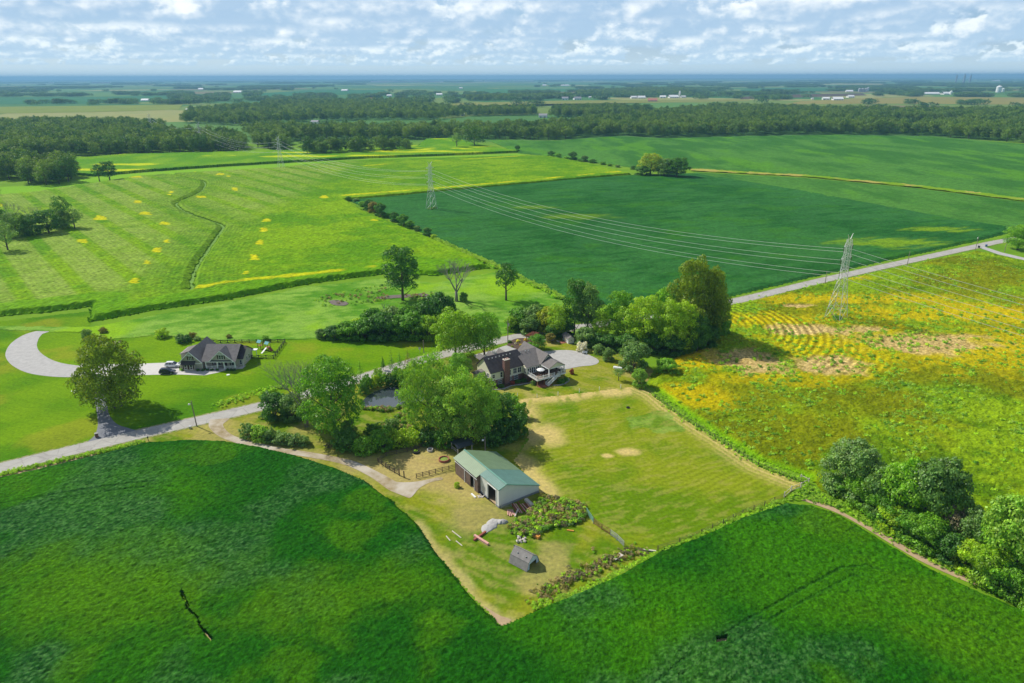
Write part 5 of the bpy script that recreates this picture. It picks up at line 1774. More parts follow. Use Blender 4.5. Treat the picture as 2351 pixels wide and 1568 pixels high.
for i in range(3):
    MB().lathe([(.16, 0), (.16, .3), (.12, .34)], 8, (5.25 + i * .6, .22, 8.3)).build('flue', M['copper'], ch)
for i in range(7):
    MB().box(-.16, .16, -.16, .16, 0, .3).build('roof_vent', M['metalgrey'], rf).location = (1.6 + i * 1.32, 3.75, 7.9)
for x, z in ((13.4, 7.35), (15.2, 7.45), (16.4, 7.35)):
    MB().lathe([(.14, 0), (.14, .4), (.18, .45)], 8).build('roof_vent', M['metalgrey'], bh).location = (x, 3.5, z)
window(bh, 1.3, .40, 3.4, .9, 1.1, '-y', 1)
window(bh, 4.15, .40, 3.35, .75, 1.7, '-y', 1)
window(bh, 7.35, .40, 3.35, .6, 1.7, '-y', 1)
window(bh, 9.2, .40, 3.45, 1.25, 1.7, '-y', 2)
window(bh, 10.85, .40, 3.45, 1.25, 1.7, '-y', 2)
window(bh, 3.6, .42, 1.05, 1.3, 1.2, '-y', 2)
window(bh, 7.6, .42, 1.25, .8, 1.1, '-y', 2)
window(bh, 9.6, .42, 1.2, 1.3, 1.4, '-y', 2)
window(bh, 1.2, .42, 1.0, .9, 1.1, '-y', 1)
for y in (-.9, -1.45):
    window(bh, 12.1, y, 3.4, .42, 1.7, '-x', 1)
for i in range(6):
    window(bh, 12.75 + i * .76, -1.92, 3.35, .52, 1.7, '-y', 1)
window(bh, 18.4, -2.32, 3.4, 1.0, 1.9, '-y', 1)
window(bh, 20.6, -2.32, 3.3, 1.7, 2.0, '-y', 2)['label'] = 'glazed patio door under the porch'
window(bh, .35, 2.2, 3.4, .9, 1.3, '-x', 1)
# deck
dk = MB().box(12.35, 23.3, -7.5, -2.34, 2.14, 2.34).box(12.35, 17.15, -2.34, -1.94, 2.14, 2.34)
deck = dk.build('deck', M['deckwood'], bh)
MB().box(12.28, 23.36, -7.58, -7.5, 2.02, 2.36).box(12.28, 12.36, -7.5, -1.96, 2.02, 2.36).box(23.3, 23.38, -7.5, -2.34, 2.02, 2.36).build('fascia', M['white'], deck)
for x, y in ((12.6, -7.2), (15.2, -7.2), (17.8, -7.2), (20.5, -7.2), (23.0, -7.2), (12.6, -4.6), (23.0, -4.6)):
    MB().box(x - .1, x + .1, y - .1, y + .1, -.05, 2.14).build('deck_post', M['postwood'], deck)


def railing(parent, pts, z, name='railing'):
    mb = MB()
    for a, b in zip(pts[:-1], pts[1:]):
        a3, b3 = Vector((*a, 0)), Vector((*b, 0))
        L_ = (b3 - a3).length
        for zz in (.98, .12):
            mb.bar(a3 + Vector((0, 0, z + zz)), b3 + Vector((0, 0, z + zz)), .07, .09)
        n = max(2, int(L_ / .28))
        for i in range(n):
            q = a3.lerp(b3, (i + .5) / n)
            mb.box(q.x - .03, q.x + .03, q.y - .03, q.y + .03, z + .12, z + .98)
    o = mb.build(name, M['white'], parent)
    for a, b in zip(pts[:-1], pts[1:]):
        L_ = math.dist(a, b)
        n = max(1, round(L_ / 1.9))
        for i in range(n + 1):
            x, y = a[0] + (b[0] - a[0]) * i / n, a[1] + (b[1] - a[1]) * i / n
            MB().box(x - .09, x + .09, y - .09, y + .09, z, z + 1.12).build('newel_post', M['white'], o)
    return o


railing(deck, [(12.5, -2.1), (12.5, -7.42), (19.0, -7.42)], 2.34)
railing(deck, [(20.3, -7.42), (23.2, -7.42), (23.2, -2.5)], 2.34)
st = MB()
for i in range(11):
    x = 19.0 - i * .32
    st.box(x - .32, x, -8.75, -7.6, 2.30 - i * .21 - .05, 2.30 - i * .21)
stair = st.build('stairs', M['white'], deck)
MB().box(19.0, 20.3, -8.75, -7.58, 2.2, 2.32).build('landing', M['white'], deck)
s_ = MB()
for y in (-8.78, -7.62):
    s_.bar((19.0, y, 3.3), (15.5, y, 1.0), .07, .09).bar((19.0, y, 2.2), (15.5, y, -.02), .08, .25)
    for i in range(9):
        t = i / 9
        s_.box(19.0 - 3.5 * t - .03, 19.0 - 3.5 * t + .03, y - .03, y + .03, 2.2 - 2.2 * t, 3.3 - 2.3 * t)
    s_.box(15.42, 15.58, y - .09, y + .09, 0, 1.15)
s_.build('stair_railing', M['white'], deck)
railing(deck, [(19.0, -8.72), (20.3, -8.72), (20.3, -7.5)], 2.34)


def bl(x, y, z=0.0, a=HA, o=(-6.6, 192.24)):
    """brick-house plan point in the place"""
    c, s = math.cos(a), math.sin(a)
    return (o[0] + x * c - y * s, o[1] + x * s + y * c, z)


um = empty('patio_umbrella', bl(15.6, -4.6, 2.34), HA, 'white patio umbrella over the deck table', 'umbrella')
MB().tube([(0, 0, 0), (0, 0, 2.25)], .03, 6).build('pole', M['white'], um)
MB().lathe([(1.35, 1.75), (1.0, 1.95), (.5, 2.15), (.05, 2.28)], 8).build('canopy', M['white'], um)
tb = empty('deck_table', bl(15.9, -5.2, 2.34), HA, 'brown deck table below the white umbrella', 'table')
MB().box(-.9, .9, -.5, .5, .68, .74).build('table_top', M['shutter'], tb)
for x in (-.8, .8):
    for y in (-.4, .4):
        MB().box(x - .04, x + .04, y - .04, y + .04, 0, .68).build('leg', M['shutter'], tb)


def chair(loc, rz, label, mat, group):
    o = empty('patio_chair', loc, rz, label, 'chair', group)
    MB().box(-.28, .28, -.28, .28, .38, .48).build('seat', mat, o)
    MB().box(-.28, .28, .2, .28, .48, 1.0).build('backrest', mat, o)
    for x in (-.24, .24):
        for y in (-.24, .24):
            MB().box(x - .025, x + .025, y - .025, y + .025, 0, .38).build('leg', mat, o)
    return o


for i, (x, y, rz) in enumerate(((15.2, -6.0, 3.1), (16.0, -6.05, 3.2), (16.8, -6.0, 3.0), (14.6, -5.2, 1.57))):
    chair(bl(x, y, 2.34), HA + rz, 'brown chair drawn up to the deck table', M['shutter'], 'chairs at the deck table')
for i, (x, y, rz) in enumerate(((19.3, -4.2, .3), (20.6, -3.6, 0), (21.9, -4.4, -.6))):
    chair(bl(x, y, 2.34), HA + rz, 'dark lounge chair under the porch roof', M['black'], 'lounge chairs under the porch')
gr = empty('grill', bl(22.4, -6.2, 2.34), HA, 'black barbecue grill at the porch railing', 'grill')
MB().box(-.55, .55, -.28, .28, .1, .8).build('cart', M['black'], gr)
MB().lathe([(.45, .8), (.42, 1.0), (.2, 1.15)], 10).build('lid', M['metalgrey'], gr)
# planting beds and edging by the house
poly_sheet('planting_bed', [bl(x, y)[:2] for x, y in ((.2, .3), (.0, -1.6), (3, -2.6), (6, -2.2), (9, -3.0), (12, -3.6), (12.2, -2.0), (12, .3))], .11, M['mulch'], 'dark mulch bed along the brick wall', 'planting bed')
poly_sheet('brick_patio', [bl(x, y)[:2] for x, y in ((12.6, -8.3), (12.6, -2.0), (17.2, -2.4), (17.2, -8.9), (14, -9.2))], .115, M['brickpave'], 'small brick patio under the deck', 'patio')


def stones(name, line, n, size, label, seed, mat='stone'):
    """edging of separate stones"""
    g = random.Random(seed)
    L_ = smooth_line(line, 6)
    o = empty(name, (L_[0][0], L_[0][1], 0), 0, label, 'edging')
    ms = []
    for k in range(3):
        bm = bmesh.new()
        bmesh.ops.create_icosphere(bm, subdivisions=1, radius=1)
        for v in bm.verts:
            v.co *= g.uniform(.75, 1.15)
        me = bpy.data.meshes.new('stone')
        bm.to_mesh(me)
        bm.free()
        me.materials.append(M[mat])
        ms.append(me)
    for i in range(n):
        t = i / (n - 1) * (len(L_) - 1)
        a = int(min(t, len(L_) - 2))
        x = L_[a][0] + (L_[a + 1][0] - L_[a][0]) * (t - a)
        y = L_[a][1] + (L_[a + 1][1] - L_[a][1]) * (t - a)
        s = link('stone', ms[i % 3], o)
        s.location = (x - L_[0][0], y - L_[0][1], size * .35)
        s.scale = (size * g.uniform(.8, 1.2), size * g.uniform(.6, 1.0), size * .55)
        s.rotation_euler = (0, 0, g.uniform(0, 3))
    return o


stones('stone_edging', [bl(x, y)[:2] for x, y in ((-.4, .2), (-.2, -1.8), (3, -2.9), (6, -2.5), (9, -3.3), (12.2, -4.0))], 34, .38, 'grey stone edging of the mulch bed below the brick wall', 4)
stones('stone_edging', [bl(x, y)[:2] for x, y in ((17.4, -9.4), (19.2, -10.3), (21.5, -10.0), (23.6, -8.8), (24.2, -7.0))], 26, .36, 'curved grey stone edging beside the deck stairs', 5)
for x, y, h, w, k_, mt, lb in ((9.2, -1.2, .9, 2.2, 'bush_a', 'dark', 'dark clipped shrub under the brick wall windows'), (11.2, -1.6, .9, 2.2, 'bush_a', 'dark', 'dark clipped shrub at the sunroom corner'), (7.2, -1.2, .9, 1.7, 'bush_b', 'red', 'dark red shrub at the foot of the chimney'), (3.0, -1.2, .8, 2.2, 'bush_a', 'dark', 'dark clipped shrub beside the chimney'), (12.4, -5.2, 1.4, 1.9, 'bush_b', 'grey', 'pale grey shrub at the deck corner'), (20.2, -9.3, 1.6, 2.6, 'bush_a', 'green', 'clipped green shrub beside the deck stairs'), (22.4, -8.8, 1.4, 1.8, 'bush_a', 'green', 'small green shrub at the end of the deck')):
    k0 = TK[k_]
    plant('clipped_shrub', k_, bl(x, y)[:2], h, (w / k0.w) / (h / k0.h), label=lb, cat='shrub', mat=mt, trunk='stems')

# ------------------------------------------------------------------ grey house with the porch
gh = empty('grey_house', (-109.2, 206.5, 0), 0.0, 'grey-tan house with dark gabled roofs and white front porch', 'house')
w = MB()
gable_wall(w, .25, 7.2, .2, 14.0, -.05, 2.95, 6.5, 'y')
w.box(7.2, 18.2, 2.4, 12.2, -.05, 2.95)
w.box(18.2, 19.6, 3.0, 11.8, -.05, 2.95)
gable_wall(w, 9.9, 17.3, .75, 4.0, 3.05, 3.35, 6.55, 'y')
w.box(-2.7, .25, 7.0, 13.0, -.05, 3.2)
w.box(1.0, 5.0, -.6, .2, -.05, 2.35)
w.build('wall', M['taupe'], gh)
# right gable end above the side wall
w = MB()
w.add([(19.58, 2.7, 2.9), (19.58, 12.1, 2.9), (19.58, 7.4, 5.7), (18.0, 2.7, 2.9), (18.0, 12.1, 2.9), (18.0, 7.4, 5.7)], [(0, 1, 2), (5, 4, 3), (0, 3, 4, 1), (1, 4, 5, 2), (2, 5, 3, 0)])
w.build('gable_end', M['taupe'], gh)
r = MB()
gable(r, -.2, 7.65, -.35, 14.4, 2.72, 6.6, 'y')
r.build('roof', M['roofslate'], gh)['label'] = 'steep roof of the garage wing'
r = MB()
gable(r, 7.0, 18.4, .2, 12.6, 2.98, 6.85)
r.build('roof', M['roofslate'], gh)
r = MB()
gable(r, 9.55, 17.65, .3, 5.6, 2.98, 6.68, 'y')
r.build('gable_roof', M['roofslate'], gh)
r = MB()
gable(r, 18.0, 19.95, 2.6, 12.2, 2.9, 5.85)
r.build('roof', M['roofdark'], gh)['label'] = 'lower dark roof at the end of the house'
r = MB()
r.slab([(-3.1, 6.7, 3.05), (.3, 6.7, 4.0), (.3, 13.3, 4.0), (-3.1, 13.3, 3.05)], .15)
r.build('lean_to_roof', M['roofgrey'], gh)
r = MB()
r.slab([(.7, -1.1, 2.3), (5.3, -1.1, 2.3), (5.3, .22, 3.35), (.7, .22, 3.35)], .12)
r.build('bay_roof', M['roofdark'], gh)


def bargeboard(parent, x0, x1, zr, ze, y):
    m = (x0 + x1) / 2
    t = MB()
    t.bar((x0, y, ze), (m, y, zr), .10, .26).bar((x1, y, ze), (m, y, zr), .10, .26)
    d = (zr - ze) * .30
    hw = (m - x0) * .30
    t.bar((m - hw, y, zr - d), (m + hw, y, zr - d), .08, .16).bar((m, y, zr - d), (m, y, zr), .08, .12)
    for s in (-1, 1):
        t.bar((m, y, zr - d), (m + s * hw * .5, y, zr - d * .5), .08, .1)
    t.build('gable_trim', M['white'], parent)


bargeboard(gh, -.2, 7.65, 6.52, 2.65, -.40)
bargeboard(gh, 9.55, 17.65, 6.6, 2.92, .25)
window(gh, 3.7, .2, 4.25, 1.0, 1.2, '-y', 2, True)
window(gh, 2.1, -.6, 1.35, .8, 1.4, '-y', 1, True)
window(gh, 3.9, -.6, 1.35, .8, 1.4, '-y', 1, True)
window(gh, 13.6, .75, 4.35, 1.5, 1.25, '-y', 2, True)
for x in (10.6, 12.0, 16.4):
    window(gh, x, 2.4, 1.6, .9, 1.5, '-y', 1, True)
MB().box(13.4, 14.5, 2.33, 2.42, .2, 2.3).build('front_door', M['shutter'], gh)
window(gh, 18.9, 3.0, 1.6, .6, 1.5, '-y', 1)
window(gh, 19.6, 6.5, 1.6, .8, 1.3, '+x', 1)
window(gh, 19.6, 8.6, 1.6, 1.0, 1.5, '+x', 1)
po = MB().box(8.2, 18.1, .15, 2.4, -.05, .35).build('porch', M['concrete'], gh)
for x in (8.4, 12.2, 14.4, 18.0):
    MB().box(x - .13, x + .13, .25, .51, .35, 2.98).build('porch_post', M['white'], po)
railing(po, [(8.6, .4), (12.0, .4)], .35)
railing(po, [(14.6, .4), (17.8, .4)], .35)
MB().box(8.2, 18.2, .22, .36, 2.72, 2.96).box(-.25, 7.6, -.45, -.36, 2.5, 2.7).build('fascia', M['white'], gh)
MB().box(-.02, .08, .05, .15, 0, 2.7).box(7.25, 7.35, .05, .15, 0, 2.7).box(19.6, 19.7, 2.9, 3.0, 0, 2.9).build('downspout', M['white'], gh)
MB().box(19.6, 21.6, 10.6, 12.2, 2.7, 2.85).build('patio_roof', M['white'], gh)
MB().box(21.4, 21.55, 10.7, 10.85, -.05, 2.7).build('patio_post', M['white'], gh)
poly_sheet('front_walk', [(-109.4, 205.2), (-104, 204.9), (-96, 204.6), (-94, 206.4), (-89.2, 207.6), (-89.0, 210.2), (-90.9, 209.2), (-91.1, 206.6), (-101, 206.6), (-102, 206.0), (-109.2, 206.0)], .12, M['concrete'], 'pale concrete walk along the front of the grey house', 'path')
for i, x in enumerate((-108.4, -103.2, -101.6, -100.2, -98.8, -97.0, -93.6, -92.4, -91.4)):
    plant('foundation_shrub', 'bush_a', (x, 206.25 if x > -101 else 205.9), .75, 1.1, label='small round shrub along the front of the grey house', cat='shrub', group='foundation shrubs of the grey house', mat='dark', trunk='stems')

# ------------------------------------------------------------------ vehicles
M['carwhite'] = pm('white_car_paint', (0.80, 0.81, 0.82), .25, .02, 1.0, spec=.6)
M['carblack'] = pm('black_car_paint', (0.012, 0.014, 0.022), .2, .1, 1.0, spec=.7)
M['lampred'] = pm('tail_lamp', (0.35, 0.01, 0.01), .2, .1, 1.0)
M['lampclear'] = pm('head_lamp', (0.70, 0.72, 0.75), .15, .05, 1.0)


def suv(loc, rz, mat, label):
    o = empty('parked_car', loc, rz, label, 'car')
    hw = .95

    def loft(secs):
        n = len(secs[0])
        vs = [p for s in secs for p in s]
        fs = [(i * n + k, i * n + (k + 1) % n, (i + 1) * n + (k + 1) % n, (i + 1) * n + k) for i in range(len(secs) - 1) for k in range(n)]
        return MB().add(vs, fs + [tuple(range(n))[::-1], tuple(range((len(secs) - 1) * n, len(secs) * n))])

    def sec(x, z0, z1, w):
        return [(x, -w, z0), (x, w, z0), (x, w + .02, (z0 + z1) / 2), (x, w * .93, z1), (x, -w * .93, z1), (x, -w - .02, (z0 + z1) / 2)]
    body = loft([sec(-2.45, .55, .95, .80), sec(-2.38, .35, 1.08, .90), sec(-1.6, .3, 1.10, hw), sec(.7, .3, 1.08, hw), sec(1.5, .3, 1.04, hw), sec(2.2, .33, .95, .90), sec(2.45, .42, .80, .78)])
    body.build('body', mat, o)
    cab = loft([sec(-2.3, 1.05, 1.12, .84), sec(-2.0, 1.06, 1.70, .78), sec(-1.0, 1.06, 1.80, .78), sec(.1, 1.06, 1.77, .78), sec(.55, 1.06, 1.55, .80), sec(1.25, 1.03, 1.08, .86)])
    c = cab.build('cabin', M['glass'], o)
    rf_ = loft([sec(-2.02, 1.66, 1.74, .76), sec(-1.0, 1.72, 1.84, .76), sec(.1, 1.70, 1.80, .74), sec(.3, 1.62, 1.68, .72)])
    rf_.build('roof', mat, o)
    for s in (-1, 1):
        for x in (-2.0, -1.15, -.05):
            MB().bar((x, s * .84, 1.08), (x + .1, s * .76, 1.72), .09, .05).build('pillar', mat, o)
        MB().bar((1.2, s * .82, 1.08), (.25, s * .74, 1.68), .08, .06).build('pillar', mat, o)
        MB().box(-1.9, .1, s * .62 - .02, s * .62 + .02, 1.84, 1.89).build('roof_rail', M['black'], o)
        MB().box(2.28, 2.44, s * .62 - .17, s * .62 + .17, .72, .86).build('headlight', M['lampclear'], o)
        MB().box(-2.46, -2.36, s * .72 - .13, s * .72 + .13, .82, 1.02).build('taillight', M['lampred'], o)
        MB().box(.55, .75, s * 1.0 - .1, s * 1.0 + .1, 1.08, 1.2).build('mirror', mat, o)
        for x in (-1.5, 1.5):
            wl = MB().tube([(x, s * .72, .36), (x, s * .97, .36)], .36, 14).build('wheel', M['rubber'], o)
            MB().tube([(x, s * .90, .36), (x, s * .985, .36)], .23, 10).build('rim', M['metalgrey'], wl)
    return o


suv((-113.0, 209.4, .09), .03, M['carwhite'], 'white sport utility vehicle parked beside the grey house')
suv((-112.3, 203.9, .09), .07, M['carblack'], 'black sport utility vehicle parked on the pale pad')

# ------------------------------------------------------------------ barn (local x along the gable, y to the back)
BA = R(34.5)
bn = empty('barn', (-3.01, 128.84, 0), BA, 'white metal barn with green roofs and weathered board wing', 'barn')
BY, BL = 7.7, 18.0                                 # white part ends, whole length


def rz_(x, wide=False):
    """roof height over local x"""
    return 4.9 + (x - 0) * (5.55 - 4.9) / 2.0 if 0 <= x <= 2 else (5.55 - (x - 2.0) * (5.55 - 2.0) / 9.15 if x > 2 else 4.9 + x * .325)


g_ = MB()                                             # gable end wall facing the yard
pf = [(0, .55), (11.1, .55), (11.1, 1.88), (2.0, 5.42), (0, 4.78)]
g_.add([(x, 0, z) for x, z in pf] + [(x, .18, z) for x, z in pf], [tuple(range(5)), tuple(range(5, 10))[::-1]] + [((i + 1) % 5, i, 5 + i, 5 + (i + 1) % 5) for i in range(5)])
g_.build('gable_wall', M['metalwhite'], bn)
g_ = MB()                                             # side wall with the big doorway
g_.box(-.02, .16, 0.18, 1.1, .45, 4.75).box(-.02, .16, 4.7, BY, .45, 4.75).box(-.02, .16, 1.1, 4.7, 4.2, 4.75)
g_.build('side_wall', M['metalwhite_side'], bn)
MB().box(-.1, .2, 4.62, 4.72, 0, 4.2).box(-.1, .2, 1.06, 1.16, 0, 4.2).box(-.1, .2, 1.06, 4.72, 4.14, 4.24).box(-.06, .02, -.04, .1, .5, 4.8).build('door_trim', M['white'], bn)
MB().box(-.05, .25, 0.2, 1.1, -.05, .47).box(-.05, .25, 4.7, BY, -.05, .47).box(-.03, 11.13, -.06, .22, -.05, .57).box(10.9, 11.13, .22, BL, -.05, .6).build('foundation', M['block'], bn)
dr = MB().box(-.07, -.02, 5.9, 6.8, .1, 2.2).build('door', M['metalgrey'], bn)
MB().box(-.12, -.07, 6.6, 6.68, 1.1, 1.16).build('handle', M['black'], dr)
MB().box(10.95, 11.1, .2, BL, .6, 1.86).build('rear_wall', M['metalwhite_side'], bn)
pb = [(-.75, 0), (11.1, 0), (11.1, 1.88), (2.0, 5.42), (-.75, 4.45)]
g_ = MB().add([(x, BL, z) for x, z in pb] + [(x, BL - .15, z) for x, z in pb], [tuple(range(5))[::-1], tuple(range(5, 10))] + [(i, (i + 1) % 5, 5 + (i + 1) % 5, 5 + i) for i in range(5)])
g_.build('end_wall', M['barnwood_front'], bn)
MB().box(-.75, -.6, 11.0, BL, 0, 4.3).box(-.75, -.6, BY, 9.2, 0, 4.3).box(-.75, -.6, 9.2, 11.0, 3.4, 4.3).build('board_wall', M['barnwood'], bn)
MB().box(-.75, .0, BY - .02, BY + .12, 0, 4.5).build('board_return', M['barnwood_front'], bn)
MB().box(-.86, -.77, 9.1, 9.22, 0, 3.5).box(-.86, -.77, 13.4, 13.52, 0, 3.6).box(-.9, -.77, BY + .2, BL, 3.5, 3.62).build('sliding_rail', M['white'], bn)
r = MB()
r.slab([(-.18, -.2, 4.88), (2.0, -.2, 5.6), (2.0, BY, 5.6), (-.18, BY, 4.88)], .1)
r.slab([(2.0, -.2, 5.6), (11.3, -.2, 1.98), (11.3, BY, 1.98), (2.0, BY, 5.6)], .1)
r.build('roof', M['roofteal'], bn)['label'] = 'blue-green metal roof'
r = MB()
r.slab([(-1.15, BY + .01, 4.36), (2.0, BY + .01, 5.62), (2.0, BL + .25, 5.62), (-1.15, BL + .25, 4.36)], .1)
r.slab([(2.0, BY + .01, 5.62), (11.3, BY + .01, 2.0), (11.3, BL + .25, 2.0), (2.0, BL + .25, 5.62)], .1)
r.build('roof', M['roofsage'], bn)['label'] = 'faded sage-green metal roof'
MB().bar((2.0, -.22, 5.66), (2.0, BL + .27, 5.68), .34, .06).bar((-.2, -.24, 4.84), (2.0, -.24, 5.58), .06, .2).bar((2.0, -.24, 5.58), (11.32, -.24, 1.95), .06, .2).build('ridge_cap', M['gatemetal'], bn)
poly_sheet('barn_floor', [bl(x, y, 0, BA, (-3.01, 128.84))[:2] for x, y in ((0.1, .2), (10.9, .2), (10.9, 17.8), (-.6, 17.8), (-.6, 7.8), (.1, 7.7))], .13, M['soil'], 'dark earth floor inside the barn', 'floor')


def bp(x, y, z=0.0):
    return bl(x, y, z, BA, (-3.01, 128.84))


tr = empty('tractor', bp(3.2, 3.0), BA + 1.6, 'small machine parked in the dark barn doorway', 'tractor')
MB().box(-1.0, .9, -.4, .4, .5, 1.15).box(-1.0, -.2, -.45, .45, 1.15, 1.35).build('body', M['rust'], tr)
for x, y, q in ((-.6, .65, .62), (-.6, -.65, .62), (.8, .55, .38), (.8, -.55, .38)):
    MB().tube([(x, y - .12, q), (x, y + .12, q)], q, 12).build('wheel', M['rubber'], tr)
MB().box(-.7, -.3, -.3, .3, 1.35, 1.5).build('seat', M['black'], tr)

# ------------------------------------------------------------------ small gambrel barn
GA = math.atan2(110.93 - 107.81, 5.21 - 2.71)
gb = empty('small_barn', (2.71, 107.81, 0), GA, 'small gambrel barn with grey shingles and open pale blue front', 'shed')
W_, L_ = 4.0, 4.3
prof = [(-.12, .12), (.55, 1.75), (W_ / 2, 2.95), (W_ - .55, 1.75), (W_ + .12, .12)]
r = MB()
for (a, b), (c, d) in zip(prof[:-1], prof[1:]):
    r.slab([(a, -.12, b), (c, -.12, d), (c, L_ + .12, d), (a, L_ + .12, b)], .10)
M['oldshingle'] = pm('weathered_shingles', (0.235, 0.220, 0.205), .95, .25, 1.5, bump=.4)
sr = r.build('roof', M['oldshingle'], gb)
MB().bar((.55, -.14, 1.76), (.55, L_ + .14, 1.76), .1, .08).bar((W_ / 2, -.14, 2.98), (W_ / 2, L_ + .14, 2.98), .16, .06).build('ridge_cap', M['oldshingle'], sr)
M['paleblue'] = pm('pale_blue_paint', (0.50, 0.62, 0.66), .7, .12, 2.0)
f_ = MB()
f_.add([(.0, 0, 0), (.95, 0, 0), (.95, 0, 1.15), (.62, 0, 1.66), (0.05, 0, .3), (.0, .1, 0), (.95, .1, 0), (.95, .1, 1.15), (.62, .1, 1.66), (.05, .1, .3)], [(0, 1, 2, 3, 4), (9, 8, 7, 6, 5), (0, 5, 6, 1), (1, 6, 7, 2), (2, 7, 8, 3), (3, 8, 9, 4), (4, 9, 5, 0)])
f_.add([(W_ - x, y, z) for x, y, z in [(.0, 0, 0), (.75, 0, 0), (.75, 0, 1.15), (.62, 0, 1.66), (0.05, 0, .3), (.0, .1, 0), (.75, .1, 0), (.75, .1, 1.15), (.62, .1, 1.66), (.05, .1, .3)]], [(4, 3, 2, 1, 0), (5, 6, 7, 8, 9), (1, 6, 5, 0), (2, 7, 6, 1), (3, 8, 7, 2), (4, 9, 8, 3), (0, 5, 9, 4)])
f_.add([(.62, 0, 1.66), (.95, 0, 1.15), (W_ - .75, 0, 1.15), (W_ - .62, 0, 1.66), (W_ / 2, 0, 2.82), (.62, .1, 1.66), (.95, .1, 1.15), (W_ - .75, .1, 1.15), (W_ - .62, .1, 1.66), (W_ / 2, .1, 2.82)], [(0, 1, 2, 3, 4), (9, 8, 7, 6, 5), (0, 5, 6, 1), (1, 6, 7, 2), (2, 7, 8, 3), (3, 8, 9, 4), (4, 9, 5, 0)])
f_.build('front_wall', M['paleblue'], gb)
f_ = MB().add([(.05, L_ - .1, 0), (W_ - .05, L_ - .1, 0), (W_ - .62, L_ - .1, 1.66), (W_ / 2, L_ - .1, 2.82), (.62, L_ - .1, 1.66)] + [(.05, L_, 0), (W_ - .05, L_, 0), (W_ - .62, L_, 1.66), (W_ / 2, L_, 2.82), (.62, L_, 1.66)], [(0, 1, 2, 3, 4), (9, 8, 7, 6, 5)] + [(i, 5 + i, 5 + (i + 1) % 5, (i + 1) % 5) for i in range(5)])
f_.build('back_wall', M['barnwood_front'], gb)
for y in (1.0, 3.1):
    MB().box(-.1, .1, -.1, .1, 0, .22).build('roof_vent', M['metalgrey'], sr).location = (1.15, y, 2.25)
MB().add([(1.7, L_ + .12, 2.6), (2.3, L_ + .12, 2.6), (2.0, L_ + .12, 3.0), (2.0, L_ + .6, 2.9)], [(0, 1, 2), (0, 2, 3), (1, 3, 2), (0, 3, 1)]).build('hay_hood', M['roofdark'], gb)

# ------------------------------------------------------------------ open animal shelter behind the barn
sh = empty('animal_shelter', (-13.9, 152.1, 0), R(33), 'open-sided animal shelter with dark metal roof behind the barn', 'shelter')
for x in (.1, 2.15, 4.2):
    for y in (.1, 3.4):
        MB().box(x - .08, x + .08, y - .08, y + .08, -.05, 1.95 if y < 1 else 2.2).build('post', M['palewood'], sh)
M['roofblue'] = rib_mat('dark_metal_roof', (0.045, 0.055, 0.065), .4, 0)
r = MB()
r.slab([(-.25, -.35, 1.85), (4.55, -.35, 1.85), (4.55, .9, 2.55), (-.25, .9, 2.55)], .06).slab([(-.25, .9, 2.55), (4.55, .9, 2.55), (4.55, 3.8, 2.2), (-.25, 3.8, 2.2)], .06)
r.build('roof', M['roofblue'], sh)
MB().bar((.1, .1, 1.9), (4.2, .1, 1.9), .08, .14).bar((.1, .1, 1.0), (.1, 3.4, 1.0), .06, .12).bar((.1, .1, .5), (.1, 3.4, .5), .06, .12).bar((.1, .1, 1.0), (.1, 1.2, 2.3), .06, .1).build('rail', M['palewood'], sh)

# ------------------------------------------------------------------ white garden shed, pergola, garden
ga = math.atan2(230.2 - 229.37, 22.34 - 20.22)
gs = empty('garden_shed', (20.22, 229.37, 0), ga, 'small white garden shed with grey roof and double door', 'shed')
w = MB()
gable_wall(w, 0, 2.4, 0, 4.6, -.05, 2.0, 2.8, 'y')
w.build('wall', M['white'], gs)
r = MB()
gable(r, -.25, 2.65, -.25, 4.85, 1.95, 2.95, 'y', .1)
r.build('roof', M['roofgrey'], gs)
for y in (2.0, 2.65):
    MB().box(-.05, .0, y - .3, y + .3, .05, 1.85).build('door', M['cream'], gs)
window(gs, 0, .9, 1.2, .5, .7, '-x', 1)
window(gs, 0, 3.8, 1.2, .6, .9, '-x', 1, True)
window(gs, 1.2, 0, 1.3, .5, .3, '-y', 1)
rp = MB().box(-2.3, -.1, 1.0, 3.2, 0, .14).build('brick_ramp', M['brickpave'])
rp.location = (20.22, 229.37, 0)
rp.rotation_euler = (0, 0, ga)
tag(rp, 'small brick landing in front of the garden shed doors', 'landing')
tag(link('garden_path', strip('garden_path', PL((1243, 781), (1262, 780), (1278, 783), (1292, 788)), 1.1, .12, M['concrete'])), 'pale curved garden path to the shed', 'path', kind='structure')
poly_sheet('flower_bed', PL((1163, 793), (1172, 783), (1190, 777), (1215, 778), (1225, 790), (1220, 800), (1200, 804), (1180, 800)), .11, M['mulch'], 'flower bed with mulch between road and gravel court', 'flower bed', 3)
pg = empty('pergola', (6.0, 230.4, 0), R(52), 'reddish wooden pergola in the flower garden', 'pergola')
for x in (0, 4.6):
    for y in (-1.0, 1.0):
        MB().box(x - .1, x + .1, y - .1, y + .1, -.05, 2.6).build('post', M['copper'], pg)
for y in (-1.0, 1.0):
    MB().box(-.4, 5.0, y - .05, y + .05, 2.55, 2.78).build('beam', M['copper'], pg)
for i in range(9):
    MB().box(-.25 + i * .6, -.17 + i * .6, -1.4, 1.4, 2.78, 2.94).build('rafter', M['copper'], pg)
